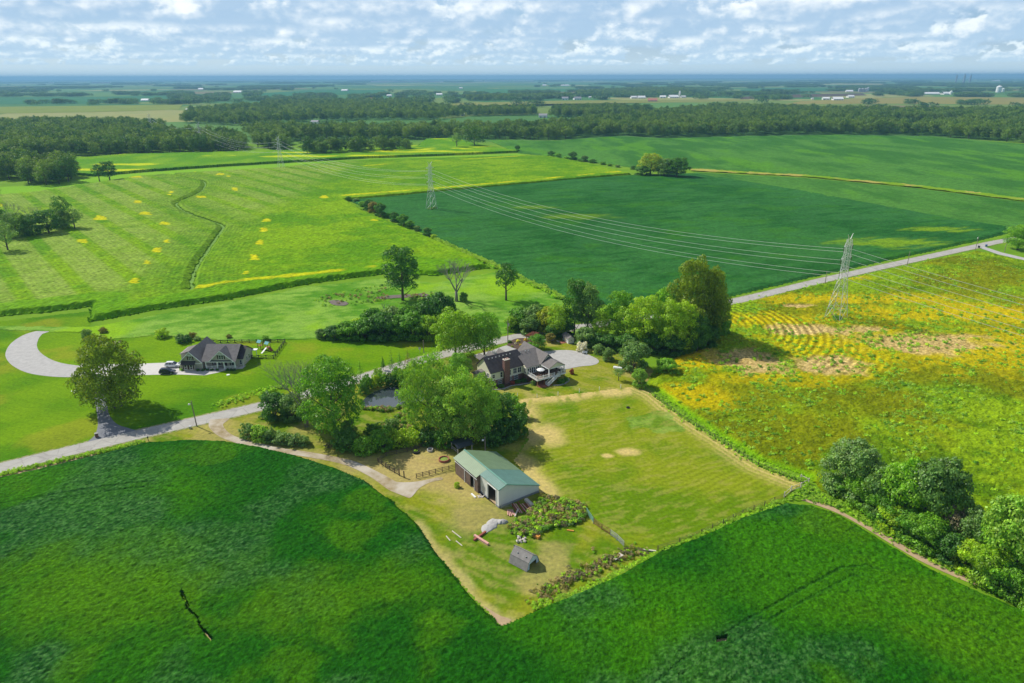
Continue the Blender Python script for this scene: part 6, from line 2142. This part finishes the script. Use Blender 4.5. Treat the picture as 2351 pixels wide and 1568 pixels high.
for x, y, h, mt, lb in ((1189, 785, .9, 'orange', 'clump of orange flowers under the pergola'), (1176, 797, .6, 'yellow', 'low clump of yellow-green foliage at the flower bed edge'), (1196, 793, .7, 'orange', 'orange flowers in the middle of the flower bed'), (1207, 782, .9, 'orange', 'orange flowers beside the small round tree'), (1184, 790, .6, 'pale', 'pale flowers in the flower bed'), (1170, 787, 1.0, 'grey', 'grey shrub at the pole end of the flower bed'), (1212, 797, .6, 'red', 'dark red plants at the court edge of the flower bed')):
    plant('flower_clump', 'bush_b', P(x, y), h, 1.2, label=lb, cat='flowers', mat=mt, trunk='stems')
bk = empty('garden_bench', (*P(1342, 812), 0), R(-20), 'white bench at the edge of the gravel court', 'bench')
MB().box(-.9, .9, -.25, .25, .4, .48).build('seat', M['white'], bk)
MB().box(-.9, .9, .2, .26, .48, .95).build('backrest', M['white'], bk)
for x in (-.8, .8):
    MB().box(x - .05, x + .05, -.22, .22, 0, .4).build('leg', M['white'], bk)
pt = empty('propane_tank', (*P(1418, 851), 0), R(-25), 'white propane tank on the lawn near the round shrub', 'tank')
MB().tube([(-1.5, 0, .95), (-1.35, 0, .95), (1.35, 0, .95), (1.5, 0, .95)], [.3, .5, .5, .3], 12).build('cylinder', M['white'], pt)
for x in (-.9, .9):
    MB().box(x - .1, x + .1, -.35, .35, 0, .5).build('leg', M['metalgrey'], pt)
MB().lathe([(.16, 1.4), (.16, 1.6), (.05, 1.66)], 8).build('dome', M['metalgrey'], pt)

# ------------------------------------------------------------------ play set
ps = empty('play_set', (-87.6, 224.6, 0), R(-25), 'wooden play set with two teal roofs and a slide', 'play set')
for cx in (-1.9, 1.6):
    for sx in (-.6, .6):
        for sy in (-.6, .6):
            MB().box(cx + sx - .07, cx + sx + .07, sy - .07, sy + .07, -.05, 2.7).build('post', M['postwood'], ps)
    MB().box(cx - .7, cx + .7, -.7, .7, 1.3, 1.4).build('platform', M['postwood'], ps)
    r = MB()
    gable(r, cx - .85, cx + .85, -.85, .85, 2.6, 3.4, 'x', .06)
    r.build('canopy', M['teal'], ps)
MB().slab([(1.3, -.7, 1.4), (1.9, -.7, 1.4), (1.9, -3.3, .1), (1.3, -3.3, .1)], .08).build('slide', M['white'], ps)
MB().bar((-1.2, 0, 2.2), (1.0, 0, 2.2), .14).build('bridge_beam', M['postwood'], ps)
MB().slab([(2.3, -.6, 1.3), (2.3, .6, 1.3), (3.5, .6, 0), (3.5, -.6, 0)], .08).build('climbing_wall', M['redwood'], ps)


# ------------------------------------------------------------------ fences
def fence(name, pts, hp, rails, mat, label, gap=2.4, cross=False, wp=.14, rw=.12, group=None):
    o = empty(name, (*pts[0], 0), 0, label, 'fence', group)
    x0, y0 = pts[0]
    pm_ = MB().box(-wp / 2, wp / 2, -wp / 2, wp / 2, -.1, hp).mesh('post', mat)
    for k, (a, b) in enumerate(zip(pts[:-1], pts[1:])):
        L0 = math.dist(a, b)
        n = max(1, round(L0 / gap))
        ang_ = math.atan2(b[1] - a[1], b[0] - a[0])
        for i in range(n + (k == len(pts) - 2)):
            p = link('post', pm_, o)
            p.location = (a[0] - x0 + (b[0] - a[0]) * i / n, a[1] - y0 + (b[1] - a[1]) * i / n, 0)
            p.rotation_euler = (0, 0, ang_)
        for i in range(n):
            pa = Vector((a[0] - x0 + (b[0] - a[0]) * i / n, a[1] - y0 + (b[1] - a[1]) * i / n, 0))
            pb_ = Vector((a[0] - x0 + (b[0] - a[0]) * (i + 1) / n, a[1] - y0 + (b[1] - a[1]) * (i + 1) / n, 0))
            for z in rails:
                MB().bar(pa + Vector((0, 0, z)), pb_ + Vector((0, 0, z)), .05, rw).build('rail', mat, o)
            if cross:
                MB().bar(pa + Vector((0, 0, .25)), pb_ + Vector((0, 0, 1.15)), .05, .1).build('brace', mat, o)
                MB().bar(pa + Vector((0, 0, 1.15)), pb_ + Vector((0, 0, .25)), .05, .1).build('brace', mat, o)
    return o


fence('crossbuck_fence', [(-108.4, 231.0), (-82.6, 231.7), (-81.8, 216.2), (-89.4, 216.5)], 1.4, (.2, 1.2), M['black'], 'dark crossbuck fence enclosing the play yard', 2.5, True, .2, .12)
fence('board_fence', PL((956, 1098), (1000, 1087), (1046, 1076)), 1.35, (.35, .75, 1.15), M['fencewood'], 'brown board fence running up to the barn corner', 1.9)
fence('board_fence', PL((868, 1062), (895, 1080), (917, 1092)), 1.35, (.35, .75, 1.15), M['fencewood'], 'board fence between farm track and small pen', 1.9)
fence('board_fence', PL((868, 1062), (887, 1048), (935, 1038), (996, 1019)), 1.25, (.35, .75, 1.1), M['fencewood'], 'board fence at the back of the small pen', 2.4)
for x, y in ((917, 1092), (928, 1097)):
    o = MB().box(-.12, .12, -.12, .12, -.05, 1.9).build('gate_post', M['fencewood'])
    o.location = (*P(x, y), 0)
    tag(o, 'stout dark gate post between the two board fences', 'post', 'gate posts of the small pen')
for i, (x, y) in enumerate(((1188, 911), (1233, 913), (1281, 908), (1330, 901), (1376, 896), (1425, 891), (1473, 886))):
    p = MB().tube([(0, 0, -.1), (0, 0, 1.25)], [.09, .085], 8).build('fence_post', M['white'])
    p.location = (*P(x, y), 0)
    tag(p, 'short white post along the top of the paddock', 'post', 'white posts of the paddock')
LF = PL((1510, 1264), (1560, 1246), (1610, 1226), (1660, 1203), (1705, 1181), (1755, 1161), (1800, 1142))
fence('wire_fence', LF, 1.25, (.5, .85, 1.15), M['fencewood'], 'thin wire fence on posts along the soybean edge of the paddock', 4.0, False, .12, .02)
fence('wire_fence', PL((1478, 893), (1560, 957), (1640, 1006), (1740, 1071), (1838, 1109)), 1.2, (.5, .9, 1.15), M['fencewood'], 'thin wire fence on posts along the ripening crop', 6.0, False, .12, .02)
fence('corner_brace_fence', PL((1800, 1142), (1816, 1128), (1838, 1120), (1856, 1110), (1838, 1101)), 1.5, (.25, 1.2), M['palewood'], 'pale wooden corner brace of the paddock fence', 3.0, False, .2, .14)
for i, (a, b, mt, lb) in enumerate((((1346, 1178), (1362, 1202), 'gatemetal', 'green metal corral panel at the scrub end of the paddock'), ((1363, 1203), (1381, 1216), 'rust', 'rusty corral panel next to the green one'), ((1382, 1217), (1400, 1228), 'rust', 'rusty corral panel in the middle of the run'), ((1401, 1229), (1416, 1240), 'metalgrey', 'grey corral panel next to the last one'), ((1417, 1241), (1432, 1256), 'metalgrey', 'grey corral panel at the end of the run'))):
    fence('corral_panel', PL(a, b), 1.5, (.3, .55, .8, 1.05, 1.3, 1.48), M[mt], lb, 2.0, False, .06, .04)
fence('metal_gate', [bp(.3, -.5)[:2], bp(2.6, -1.1)[:2]], 1.3, (.3, .6, .9, 1.2), M['metalgrey'], 'small grey gate leaning by the barn gable', 2.4, False, .06, .04)
fence('pipe_gate', PL((1318, 1172), (1345, 1178)), 1.4, (.3, .6, .9, 1.2), M['rust'], 'rusty pipe gate in the scrub', 2.4, False, .07, .05)


# ------------------------------------------------------------------ poles, signs, small roadside things
def pole(x, yb, yt, label, lamp=False, arm=False, box=False, lean=0.0):
    h = HT(x, yb, yt)
    o = empty('utility_pole', (*P(x, yb), 0), 0, label, 'utility pole')
    o.rotation_euler = (0, lean, 0)
    MB().tube([(0, 0, -.1), (0, 0, h)], [.17, .12], 8).build('post', M['polewood'], o)
    if arm:
        MB().box(-1.1, 1.1, -.06, .06, h - .7, h - .56).build('crossarm', M['polewood'], o)
    if lamp:
        MB().bar((0, 0, h - .8), (-.5, -.3, h - .6), .06).build('bracket', M['metalgrey'], o)
        MB().lathe([(.28, 0), (.26, .25), (.12, .4)], 10, (-.55, -.35, h - .9)).build('lamp', M['white'], o)
    if box:
        MB().lathe([(.24, h - 2.2), (.24, h - 1.3), (.1, h - 1.2)], 10, (.32, -.1, 0)).build('transformer', M['metalgrey'], o)
    return o


pole(452, 979, 921, 'utility pole with lamp where the farm track meets the road', True, lean=R(-2))
pole(974, 826, 781, 'dark utility pole by the road behind the pond')
pole(1166, 786, 735, 'utility pole with transformer beside the flower garden', box=True)
pole(1894, 651, 622, 'short utility pole by the road near the big pylon')
pole(2082, 612, 576, 'utility pole halfway along the far stretch of road')
pole(2239, 575, 543, 'utility pole with lamp near the trash bins', True)
pole(2306, 578, 559, 'short utility pole beside the far drive')
pole(1114, 1036, 1003, 'light pole behind the barn', True)
sg = empty('road_sign', (*P(964, 812), 0), R(20), 'small road sign on a thin post beside the lawn', 'sign')
MB().box(-.04, .04, -.04, .04, -.1, 2.4).build('post', M['metalgrey'], sg)
MB().box(-.38, .38, -.06, -.04, 1.6, 2.4).build('plate', M['metalgrey'], sg)
mb_ = empty('mailbox', (*P(341, 1013), 0), R(25), 'dark mailbox on a post beside the road', 'mailbox')
MB().box(-.07, .07, -.07, .07, -.1, 1.1).build('post', M['fencewood'], mb_)
MB().box(-.16, .16, -.28, .28, 1.1, 1.26).tube([(0, -.28, 1.26), (0, .28, 1.26)], .16, 10).build('box', M['black'], mb_)
bm_ = empty('brick_mailbox', (*P(223, 1004), 0), R(25), 'red brick mailbox pillar at the mouth of the dark drive', 'mailbox')
MB().box(-.35, .35, -.35, .35, -.05, 1.2).build('pillar', M['brick'], bm_)
MB().box(-.42, .42, -.42, .42, 1.2, 1.3).build('cap', M['stone'], bm_)
MB().box(-.18, .18, -.40, -.34, .8, 1.05).build('door', M['black'], bm_)
ub = empty('utility_pedestal', (*P(437, 984), 0), 0, 'small grey utility box in the grass near the lamp pole', 'utility box')
MB().box(-.3, .3, -.25, .25, -.05, .75).build('cabinet', M['metalgrey'], ub)
MB().box(-.34, .34, -.29, .29, .75, .8).build('lid', M['metalgrey'], ub)
for x, y, lb in ((168, 898, 'white access lid in the lawn by the dark drive'), (524, 861, 'white access lid in the lawn by the front walk')):
    o = MB().lathe([(.55, 0), (.55, .1), (.4, .16)], 10).build('access_lid', M['white'])
    o.location = (*P(x, y), .04)
    tag(o, lb, 'lid')
M['binblue'] = pm('blue_plastic', (0.03, 0.10, 0.25), .5, .1, 2.0)
for x, y, mt, lb in ((2264, 566, 'binblue', 'blue trash bin at the far drive'), (2247, 569, 'black', 'black trash bin at the far drive')):
    o = empty('trash_bin', (*P(x, y), 0), .3, lb, 'bin')
    MB().add([(-.3, -.35, .08), (.3, -.35, .08), (.3, .35, .08), (-.3, .35, .08), (-.4, -.45, 1.1), (.4, -.45, 1.1), (.4, .45, 1.1), (-.4, .45, 1.1)], [(3, 2, 1, 0), (4, 5, 6, 7), (0, 1, 5, 4), (1, 2, 6, 5), (2, 3, 7, 6), (3, 0, 4, 7)]).build('bin', M[mt], o)
    MB().box(-.43, .43, -.48, .48, 1.1, 1.18).build('lid', M[mt], o)
    for s in (-1, 1):
        MB().tube([(s * .33, .35, .12), (s * .4, .35, .12)], .12, 8).build('wheel', M['rubber'], o)

# ------------------------------------------------------------------ farmyard clutter
for x, y, ro, h, mt, fill, lb in ((-17.2, 149.4, 1.35, .6, 'copper', 'litter', 'large dark red ring planter in the small pen'), (-24.7, 153.2, .9, .5, 'rubber', 'lime', 'black tyre planter full of yellow-green plants'), (-21.2, 154.0, .75, .65, 'concrete', 'mulch', 'pale concrete tub in the small pen')):
    o = empty('round_planter', (x, y, 0), 0, lb, 'planter')
    MB().lathe([(ro, 0), (ro * 1.03, h * .6), (ro, h), (ro * .86, h), (ro * .84, h * .45), (.02, h * .42)], 18).build('ring', M[mt], o)
    if fill == 'lime':
        c = link('foliage', WEED['lime'], o)
        c.scale = (.8, .8, .5)
        c.location = (0, 0, .2)
    else:
        MB().lathe([(ro * .85, h * .46), (ro * .5, h * .6), (.02, h * .62)], 14).build('soil', M[fill], o)


def beam(x0, y0, x1, y1, w, h, mat, label, z=.0, group=None, name='timber'):
    a, b = P(x0, y0), P(x1, y1)
    L_ = math.dist(a, b)
    o = MB().box(-L_ / 2, L_ / 2, -w / 2, w / 2, 0, h).build(name, M[mat])
    o.location = ((a[0] + b[0]) / 2, (a[1] + b[1]) / 2, z + .06)
    o.rotation_euler = (0, 0, math.atan2(b[1] - a[1], b[0] - a[0]))
    return tag(o, label, 'timber', group)


def z2(x, y):
    return ((1100 + x / 3.918) / 1.30668, (1280 + y / 3.918) / 1.30668)


beam(*z2(1265, 1290), *z2(1430, 1395), .5, .45, 'pinkwood', 'thick pink beam lying by the gravel pile')
beam(*z2(1260, 1345), *z2(1400, 1245), .4, .4, 'redwood', 'dark red beam crossing under the pink beam')
for i, q in enumerate(((1005, 1230, 1110, 1312), (935, 1290, 982, 1345), (1050, 1348, 1122, 1405))):
    beam(*z2(*q[:2]), *z2(*q[2:]), .16, .14, 'palewood', 'thin pale pole lying in the short grass', group='poles in the short grass')
g = random.Random(5)
for i in range(9):
    x0 = 1700 + i * 26
    beam(*z2(x0, 905 + g.uniform(-12, 12)), *z2(x0 + 75, 1005 + g.uniform(-14, 18) + 0 * i), .22, .16, 'pinkwood' if i % 3 else 'redwood', 'reddish timber spread beside the barn gable', .1 * (i % 2), 'timbers beside the barn')
for i in range(5):
    beam(*z2(1655 + i * 14, 985), *z2(1690 + i * 22 - 30, 1050 + g.uniform(-8, 12)), .2, .16, 'pinkwood', 'short pink timber fanned out at the end of the stack', .05, 'short fanned timbers')
beam(*z2(1870, 870), *z2(1950, 945), .75, .6, 'palewood', 'pale squared log lying at the end of the timbers', name='pale_log')
beam(*z2(1740, 1075), *z2(1780, 985), .24, .2, 'palewood', 'grey post lying across the fanned timbers', .25)
beam(*z2(1232, 795), *z2(1280, 840), .35, .25, 'white', 'white beam lying before the barn door')


def z3(x, y):
    return ((1350 + x / 3.1367) / 1.30668, (1400 + y / 3.1367) / 1.30668)


for i in range(4):
    beam(*z3(1520 + i * 12, 868 + i * 8), *z3(1600 + i * 10, 820 + i * 10), .22, .2, 'palewood', 'grey plank stacked in the brush row', .1 * i, 'planks in the brush row')
beam(*z3(775, 645), *z3(840, 680), .8, .6, 'orangelog', 'orange split log beside the rock pile', name='orange_log')
beam(*z3(1100, 602), *z3(1165, 610), .3, .2, 'orangelog', 'thin orange board at the edge of the scrub')
beam(1470, 1263, 1506, 1267, .3, .25, 'palewood', 'grey log at the paddock corner')


def mound(name, x, y, rx, ry, h, mat, label, seed, rz=0.0):
    bm = bmesh.new()
    bmesh.ops.create_uvsphere(bm, u_segments=28, v_segments=14, radius=1)
    g_ = random.Random(seed)
    ph = [g_.uniform(0, 6) for _ in range(6)]
    for v in bm.verts:
        a = math.atan2(v.co.y, v.co.x)
        k = 1 + .14 * math.sin(2 * a + ph[0]) + .09 * math.sin(5 * a + ph[1]) + .05 * math.sin(9 * a + ph[2])
        z = max(v.co.z, -.1)
        v.co = Vector((v.co.x * rx * k, v.co.y * ry * k, (z ** 1.3 if z > 0 else z) * h + g_.uniform(-.09, .09)))
    me = bpy.data.meshes.new(name)
    bm.to_mesh(me)
    bm.free()
    o = link(name, me, None, M[mat])
    o.location = (*P(x, y), 0)
    o.rotation_euler = (0, 0, rz)
    for p in me.polygons:
        p.use_smooth = True
    return tag(o, label, 'gravel pile')


mound('gravel_pile', *z2(1455, 1165), 2.6, 1.6, .5, 'gravel', 'long pale gravel pile at the edge of the scrub', 3, R(55))
mound('gravel_pile', *z2(1595, 1125), 1.1, .9, .7, 'gravel', 'small round gravel heap beside the long one', 4)


def rock(name, loc, s, g_, mat, label=None, cat='rock', group=None, parent=None):
    bm = bmesh.new()
    bmesh.ops.create_icosphere(bm, subdivisions=1, radius=1)
    for v in bm.verts:
        v.co *= g_.uniform(.7, 1.15)
    me = bpy.data.meshes.new(name)
    bm.to_mesh(me)
    bm.free()
    o = link(name, me, parent, M[mat])
    o.location = loc
    o.scale = (s * g_.uniform(.8, 1.3), s * g_.uniform(.7, 1.1), s * .6)
    o.rotation_euler = (0, 0, g_.uniform(0, 6))
    return tag(o, label, cat, group)


g = random.Random(8)
for i in range(22):
    x, y = P(*z2(1760 + g.uniform(0, 110), 1285 + g.uniform(0, 80)))
    rock('rock', (x, y, .15 + .12 * (i % 3)), g.uniform(.22, .42), g, 'rock', 'pale rock in the pile at the edge of the scrub', 'rock', 'rocks of the pile')
for i in range(14):
    x, y = P(*z2(1285 + g.uniform(0, 110), 775 + g.uniform(0, 60)))
    rock('rubble_stone', (x, y, .14), g.uniform(.18, .34), g, 'rock' if i % 3 else 'palewood', 'stone rubble lying before the barn side door', 'rock', 'rubble before the barn door')
for x, y, lb in ((*z3(1160, 538), 'old black tyre in the scrub'), (1442, 937, 'black rubber tub in the paddock')):
    o = MB().lathe([(.3, .05), (.5, 0), (.55, .15), (.5, .3), (.3, .28), (.28, .12)], 14).build('rubber_tub' if 'tub' in lb else 'old_tyre', M['rubber'])
    o.location = (*P(x, y), .06)
    tag(o, lb, 'tub' if 'tub' in lb else 'tyre')
bpile = empty('brush_pile', (*P(755, 1026), 0), 0, 'pile of dead branches beside the farm track', 'brush')
mb = MB()
for i in range(70):
    a = g.uniform(0, 6.28)
    r0 = g.uniform(0, 2.0)
    p0 = Vector((r0 * math.cos(a), r0 * .6 * math.sin(a), g.uniform(0, .9) * (1 - r0 / 2.6)))
    d = Vector((g.uniform(-1, 1), g.uniform(-1, 1), g.uniform(-.2, .5))).normalized() * g.uniform(.6, 1.6)
    mb.tube([p0, p0 + d], [.05, .02], 4, False)
mb.build('branches', M['bark'], bpile)

# ------------------------------------------------------------------ lattice pylons and conductors
TA, TB = Vector((128.3, 255.4)), Vector((-58.0, 496.3))
LD = (TA - TB).normalized()
TANG = math.atan2(LD.y, LD.x) + math.pi / 2
ARMS = ((29.6, 3.3), (24.9, 4.1), (19.9, 3.4))


def pylon():
    o = empty('pylon', (0, 0, 0), 0)
    lv = [(0, 3.1), (5, 2.55), (10, 2.0), (14, 1.55), (17.5, 1.15), (20.5, 1.0), (23.5, .95), (26.5, .9), (29.6, .85), (32.2, .7)]
    for sx in (-1, 1):
        for sy in (-1, 1):
            mb = MB()
            for (z0, w0), (z1, w1) in zip(lv[:-1], lv[1:]):
                mb.bar((sx * w0, sy * w0, z0), (sx * w1, sy * w1, z1), .15 if z0 < 17 else .12)
            mb.build('leg', M['steel'], o)
    mb = MB()
    for (z0, w0), (z1, w1) in zip(lv[:-1], lv[1:]):
        for s in (-1, 1):
            for a, b in ((-1, 1), (1, -1)):
                mb.bar((a * w0, s * w0, z0), (b * w1, s * w1, z1), .065)
                mb.bar((s * w0, a * w0, z0), (s * w1, b * w1, z1), .065)
            mb.bar((-w1, s * w1, z1), (w1, s * w1, z1), .06).bar((s * w1, -w1, z1), (s * w1, w1, z1), .06)
    mb.build('bracing', M['steel'], o)
    for s in (-1, 1):
        MB().bar((s * .7, 0, 32.2), (s * 1.9, 0, 34.2), .12).bar((s * .2, 0, 32.2), (s * 1.9, 0, 34.2), .10).build('earth_peak', M['steel'], o)
    for z, w in ARMS:
        for s in (-1, 1):
            mb = MB()
            for t in (-.8, .8):
                mb.bar((s * .85, t, z), (s * w, 0, z + .1), .11).bar((s * .85, t, z + 1.2), (s * w, 0, z + .1), .10)
            mb.bar((s * (w + .85) / 2, -.4, z), (s * (w + .85) / 2, .4, z), .08)
            arm = mb.build('crossarm', M['steel'], o)
            MB().lathe([(.07, 0), (.13, -.25), (.07, -.3), (.13, -.6), (.07, -.65), (.13, -.95), (.07, -1.0), (.13, -1.3), (.05, -1.8)], 7, (s * w, 0, z)).build('insulator', M['shutter'], arm)
    return o


py = pylon()
PTS = [TA + LD * 304.0, TA, TB, TB - LD * 300, TB - LD * 602, TB - LD * 905]
LBL = ['pylon standing beyond the edge of the ripening field', 'tall lattice pylon in the ripening field beside the road', 'lattice pylon in the corner of the dark soybean field', 'lattice pylon beside the row of trees in the corn', 'hazy lattice pylon in the field behind the wood', 'faintest lattice pylon far across the plain']
for i, p in enumerate(PTS):
    o = py if i == 1 else copy_tree(py)
    o.location = (p.x, p.y, 0)
    o.rotation_euler = (0, 0, TANG)
    tag(o, LBL[i], 'pylon', 'pylons of the power line')
M['wire'] = pm('conductor', (0.62, 0.63, 0.62), .4, .05, 1.0, metal=.4)
ND = Vector((math.cos(TANG), math.sin(TANG)))
for zi, (z, w) in enumerate(ARMS):
    for s in (-1, 1):
        mb = MB()
        for a, b in zip(PTS[:-1], PTS[1:]):
            pa, pb_ = a + ND * s * w, b + ND * s * w
            q = []
            for i in range(25):
                t = i / 24
                c = pa.lerp(pb_, t)
                q.append((c.x, c.y, z - 1.8 - 9.0 * 4 * t * (1 - t)))
            mb.tube(q, .055, 5, False)
        o = mb.build('power_line_wire', M['wire'])
        tag(o, f"power line wire hung from the {('top', 'middle', 'lowest')[zi]} crossarms on the {'wood' if s > 0 else 'farm'} side", 'wire', 'wires of the power line')
for p, kd in ((PTS[1], 'bush_a'), (PTS[2], 'bush_a')):
    for j in range(5):
        plant('base_shrub', kd, (p.x + random.uniform(-3, 3), p.y + random.uniform(-3, 2)), random.uniform(1.2, 2.2), 1.3, label='shrub growing at the foot of the pylon in the ' + ('ripening field' if p is PTS[1] else 'soybean field'), cat='shrub', group='shrubs at the foot of the pylon in the ' + ('ripening field' if p is PTS[1] else 'soybean field'), mat='green', trunk='stems')

# ------------------------------------------------------------------ far farms, barns, bins and warehouses
M['farwhite'] = pm('far_white', (0.82, 0.82, 0.80), .6, .04, .2)
M['fargrey'] = pm('far_grey_roof', (0.30, 0.30, 0.31), .7, .1, .2)
M['farred'] = pm('far_red', (0.45, 0.16, 0.11), .7, .1, .2)
M['fartan'] = pm('far_tan', (0.50, 0.42, 0.32), .7, .1, .2)


def far_building(x, y, wpx, kind, label, roof='farwhite', wall='farwhite', tall=1.0):
    X, Y = P(x, y)
    w = wpx * Y / FPX
    if kind == 'warehouse':
        hh = min(24.0, w * .2) * tall
    else:
        hh = min(5.0, w * .35) * tall
    d = min(w, 40) * .7
    o = empty('warehouse' if kind == 'warehouse' else ('farmhouse' if kind == 'house' else 'farm_building'), (X, Y, 0), R(random.uniform(-12, 12)), label, kind)
    MB().box(-w / 2, w / 2, 0, d, 0, hh).build('wall', M[wall], o)
    r_ = MB()
    if kind == 'warehouse':
        r_.box(-w / 2 - .3, w / 2 + .3, -.3, d + .3, hh, hh + .6)
    else:
        gable(r_, -w / 2 - .5, w / 2 + .5, -.6, d + .6, hh - .1, hh + d * .28, 'x', .2)
    r_.build('roof', M[roof], o)
    n = max(1, int(w / 9))
    for i in range(n):
        cx = -w / 2 + w * (i + .5) / n
        dw, dh = w / n * .2, hh * .55
        MB().box(cx - dw, cx + dw, -.12, .02, .1, dh).build('door' if i % 2 == 0 else 'window', M['fargrey'], o)
    return o


FB = [(1297, 229, 14, 'barn', 'white barn with tall roof on the farm behind the wood', 'fargrey', 1.3), (1327, 229, 16, 'house', 'white farmhouse beside the tall-roofed barn', 'fargrey', 1.2), (1355, 225, 6, 'barn', 'tiny white shed apart from the farmhouse', 'farwhite', 1),
      (1456, 226, 13, 'barn', 'white barn at the end of the long farm row', 'farwhite', 1.1), (1474, 226, 17, 'barn', 'long low white barn in the farm row', 'farwhite', .9), (1522, 225, 13, 'barn', 'white barn in the middle of the farm row', 'farwhite', 1.1), (1548, 225, 20, 'barn', 'wide white barn in the farm row beside the tower silo', 'farwhite', 1), (1570, 224, 10, 'barn', 'last small white barn of the farm row', 'farwhite', .9),
      (1498, 233, 20, 'barn', 'long barn with a red roof in front of the farm row', 'farred', .9), (1250, 197, 8, 'barn', 'far white barn on the plain past the woodlot', 'farwhite', 1.2), (1298, 197, 18, 'barn', 'far row of low white sheds on the plain', 'farwhite', .8),
      (1897, 229, 14, 'barn', 'white barn among trees on the mown field', 'farwhite', 1.1), (1866, 228, 5, 'house', 'small white house at the end of the tree clump', 'farwhite', 1.2), (1925, 230, 21, 'barn', 'bright white barn on the mown field', 'farwhite', 1), (1955, 224, 14, 'barn', 'pale blue-grey barn beyond the mown field', 'farwhite', 1),
      (1951, 211, 14, 'barn', 'low white shed beside the grain bins', 'farwhite', .7), (2140, 217, 34, 'barn', 'very long white poultry barn', 'farwhite', .8), (2176, 217, 18, 'barn', 'white barn next to the poultry barn', 'farwhite', 1), (2190, 259, 20, 'house', 'house with a red-brown roof in a clearing of the wood', 'farred', .9),
      (893, 222, 10, 'barn', 'white barn in the woods beyond the corn', 'farwhite', 1.2), (855, 229, 9, 'house', 'house with reddish roof between the woods', 'farred', 1), (1008, 219, 13, 'barn', 'white barn at the woodlot edge', 'farwhite', 1), (790, 209, 14, 'barn', 'long pale barn on the green plain', 'farwhite', .8),
      (545, 213, 20, 'barn', 'big white farm building by the far trees', 'farwhite', 1), (722, 286, 16, 'house', 'grey-roofed house between the two woods', 'fargrey', 1.1), (752, 271, 14, 'house', 'dark-roofed house half hidden in the wood', 'fargrey', 1.2), (332, 232, 16, 'barn', 'long low pale blue barn on the yellow field', 'farwhite', .7), (430, 254, 6, 'house', 'white house front between the trees', 'farwhite', 1.4),
      (460, 206, 11, 'barn', 'white shed far behind the striped woodlot', 'farwhite', 1), (543, 284, 15, 'house', 'grey-roofed house at the wood corner', 'fargrey', 1), (1246, 270, 18, 'house', 'brown-roofed house at the edge of the wood', 'fargrey', 1), (1058, 204, 7, 'house', 'white house beside the hedge on the plain', 'farwhite', 1.4), (2288, 186, 16, 'barn', 'white sheds just below the horizon', 'farwhite', 1), (1062, 266, 8, 'house', 'white house among dark trees', 'farwhite', 1.2),
      (117, 191, 10, 'warehouse', 'pale flat-roofed warehouse far beyond the corn', 'farwhite', 1), (232, 191, 40, 'warehouse', 'long bright warehouse beyond the corn', 'farwhite', 1), (900, 189, 90, 'warehouse', 'long pale warehouse on the horizon', 'farwhite', .8), (985, 189, 62, 'warehouse', 'second long warehouse on the horizon', 'farwhite', .8), (1098, 187, 18, 'warehouse', 'short bright warehouse on the horizon', 'farwhite', 1), (1143, 187, 58, 'warehouse', 'brightest long warehouse on the horizon', 'farwhite', 1), (1202, 187, 44, 'warehouse', 'warehouse at the end of the bright row', 'farwhite', .8)]
for x, y, w, kd, lb, rf_, tl in FB:
    far_building(x, y, w, kd, lb, rf_, 'farwhite' if rf_ != 'farred' else 'fartan', tl)


def silo(x, y, wpx, hpx, label, group=None, mat='metalgrey'):
    X, Y = P(x, y)
    r_ = wpx * Y / FPX / 2
    h = hpx * Y / FPX
    o = empty('grain_bin', (X, Y, 0), 0, label, 'grain bin', group)
    MB().lathe([(r_, 0), (r_, h * .8)], 16).build('cylinder', M[mat], o)
    MB().lathe([(r_ * 1.04, h * .8), (r_ * .5, h * .94), (r_ * .1, h)], 16).build('roof', M[mat], o)
    return o


for x in (1973, 1980, 1987):
    silo(x, 211, 6, 8, 'bluish grain bin in the row of three', 'three grain bins in a row')
silo(1992, 210, 5, 9, 'taller grain bin at the end of the row')
silo(2292, 212, 11, 14, 'large lone grain bin on the plain', None, 'farwhite')
silo(2302, 211, 6, 8, 'smaller bin beside the large lone grain bin', None, 'farwhite')
silo(1560, 224, 4, 14, 'slim tower silo behind the farm row', None, 'farwhite')
silo(1322, 227, 3, 9, 'slim white silo beside the farmhouse', None, 'farwhite')
silo(2183, 217, 5, 8, 'white bin beside the poultry barns', None, 'farwhite')
M['towergrey'] = pm('city_tower', (0.22, 0.24, 0.27), .6, .1, .05)
for x, w, h in ((2066, 4, 5), (2082, 5, 8), (2094, 4, 5)):
    Yt = 9500.0
    o = empty('city_tower', ((x - CXP) / FPX * Yt / math.cos(PITCH), Yt, 0), 0, {2066: 'short wide tower of the distant skyline', 2082: 'tallest tower of the distant skyline', 2094: 'last low tower of the distant skyline'}[x], 'tower')
    ww, hh = w * .6 * Yt / FPX, 86 + h * 3.0
    MB().box(-ww / 2, ww / 2, 0, ww, 0, hh * .8).build('shaft', M['towergrey'], o)
    MB().box(-ww * .3, ww * .3, ww * .2, ww * .8, hh * .8, hh).build('crown_block', M['towergrey'], o)
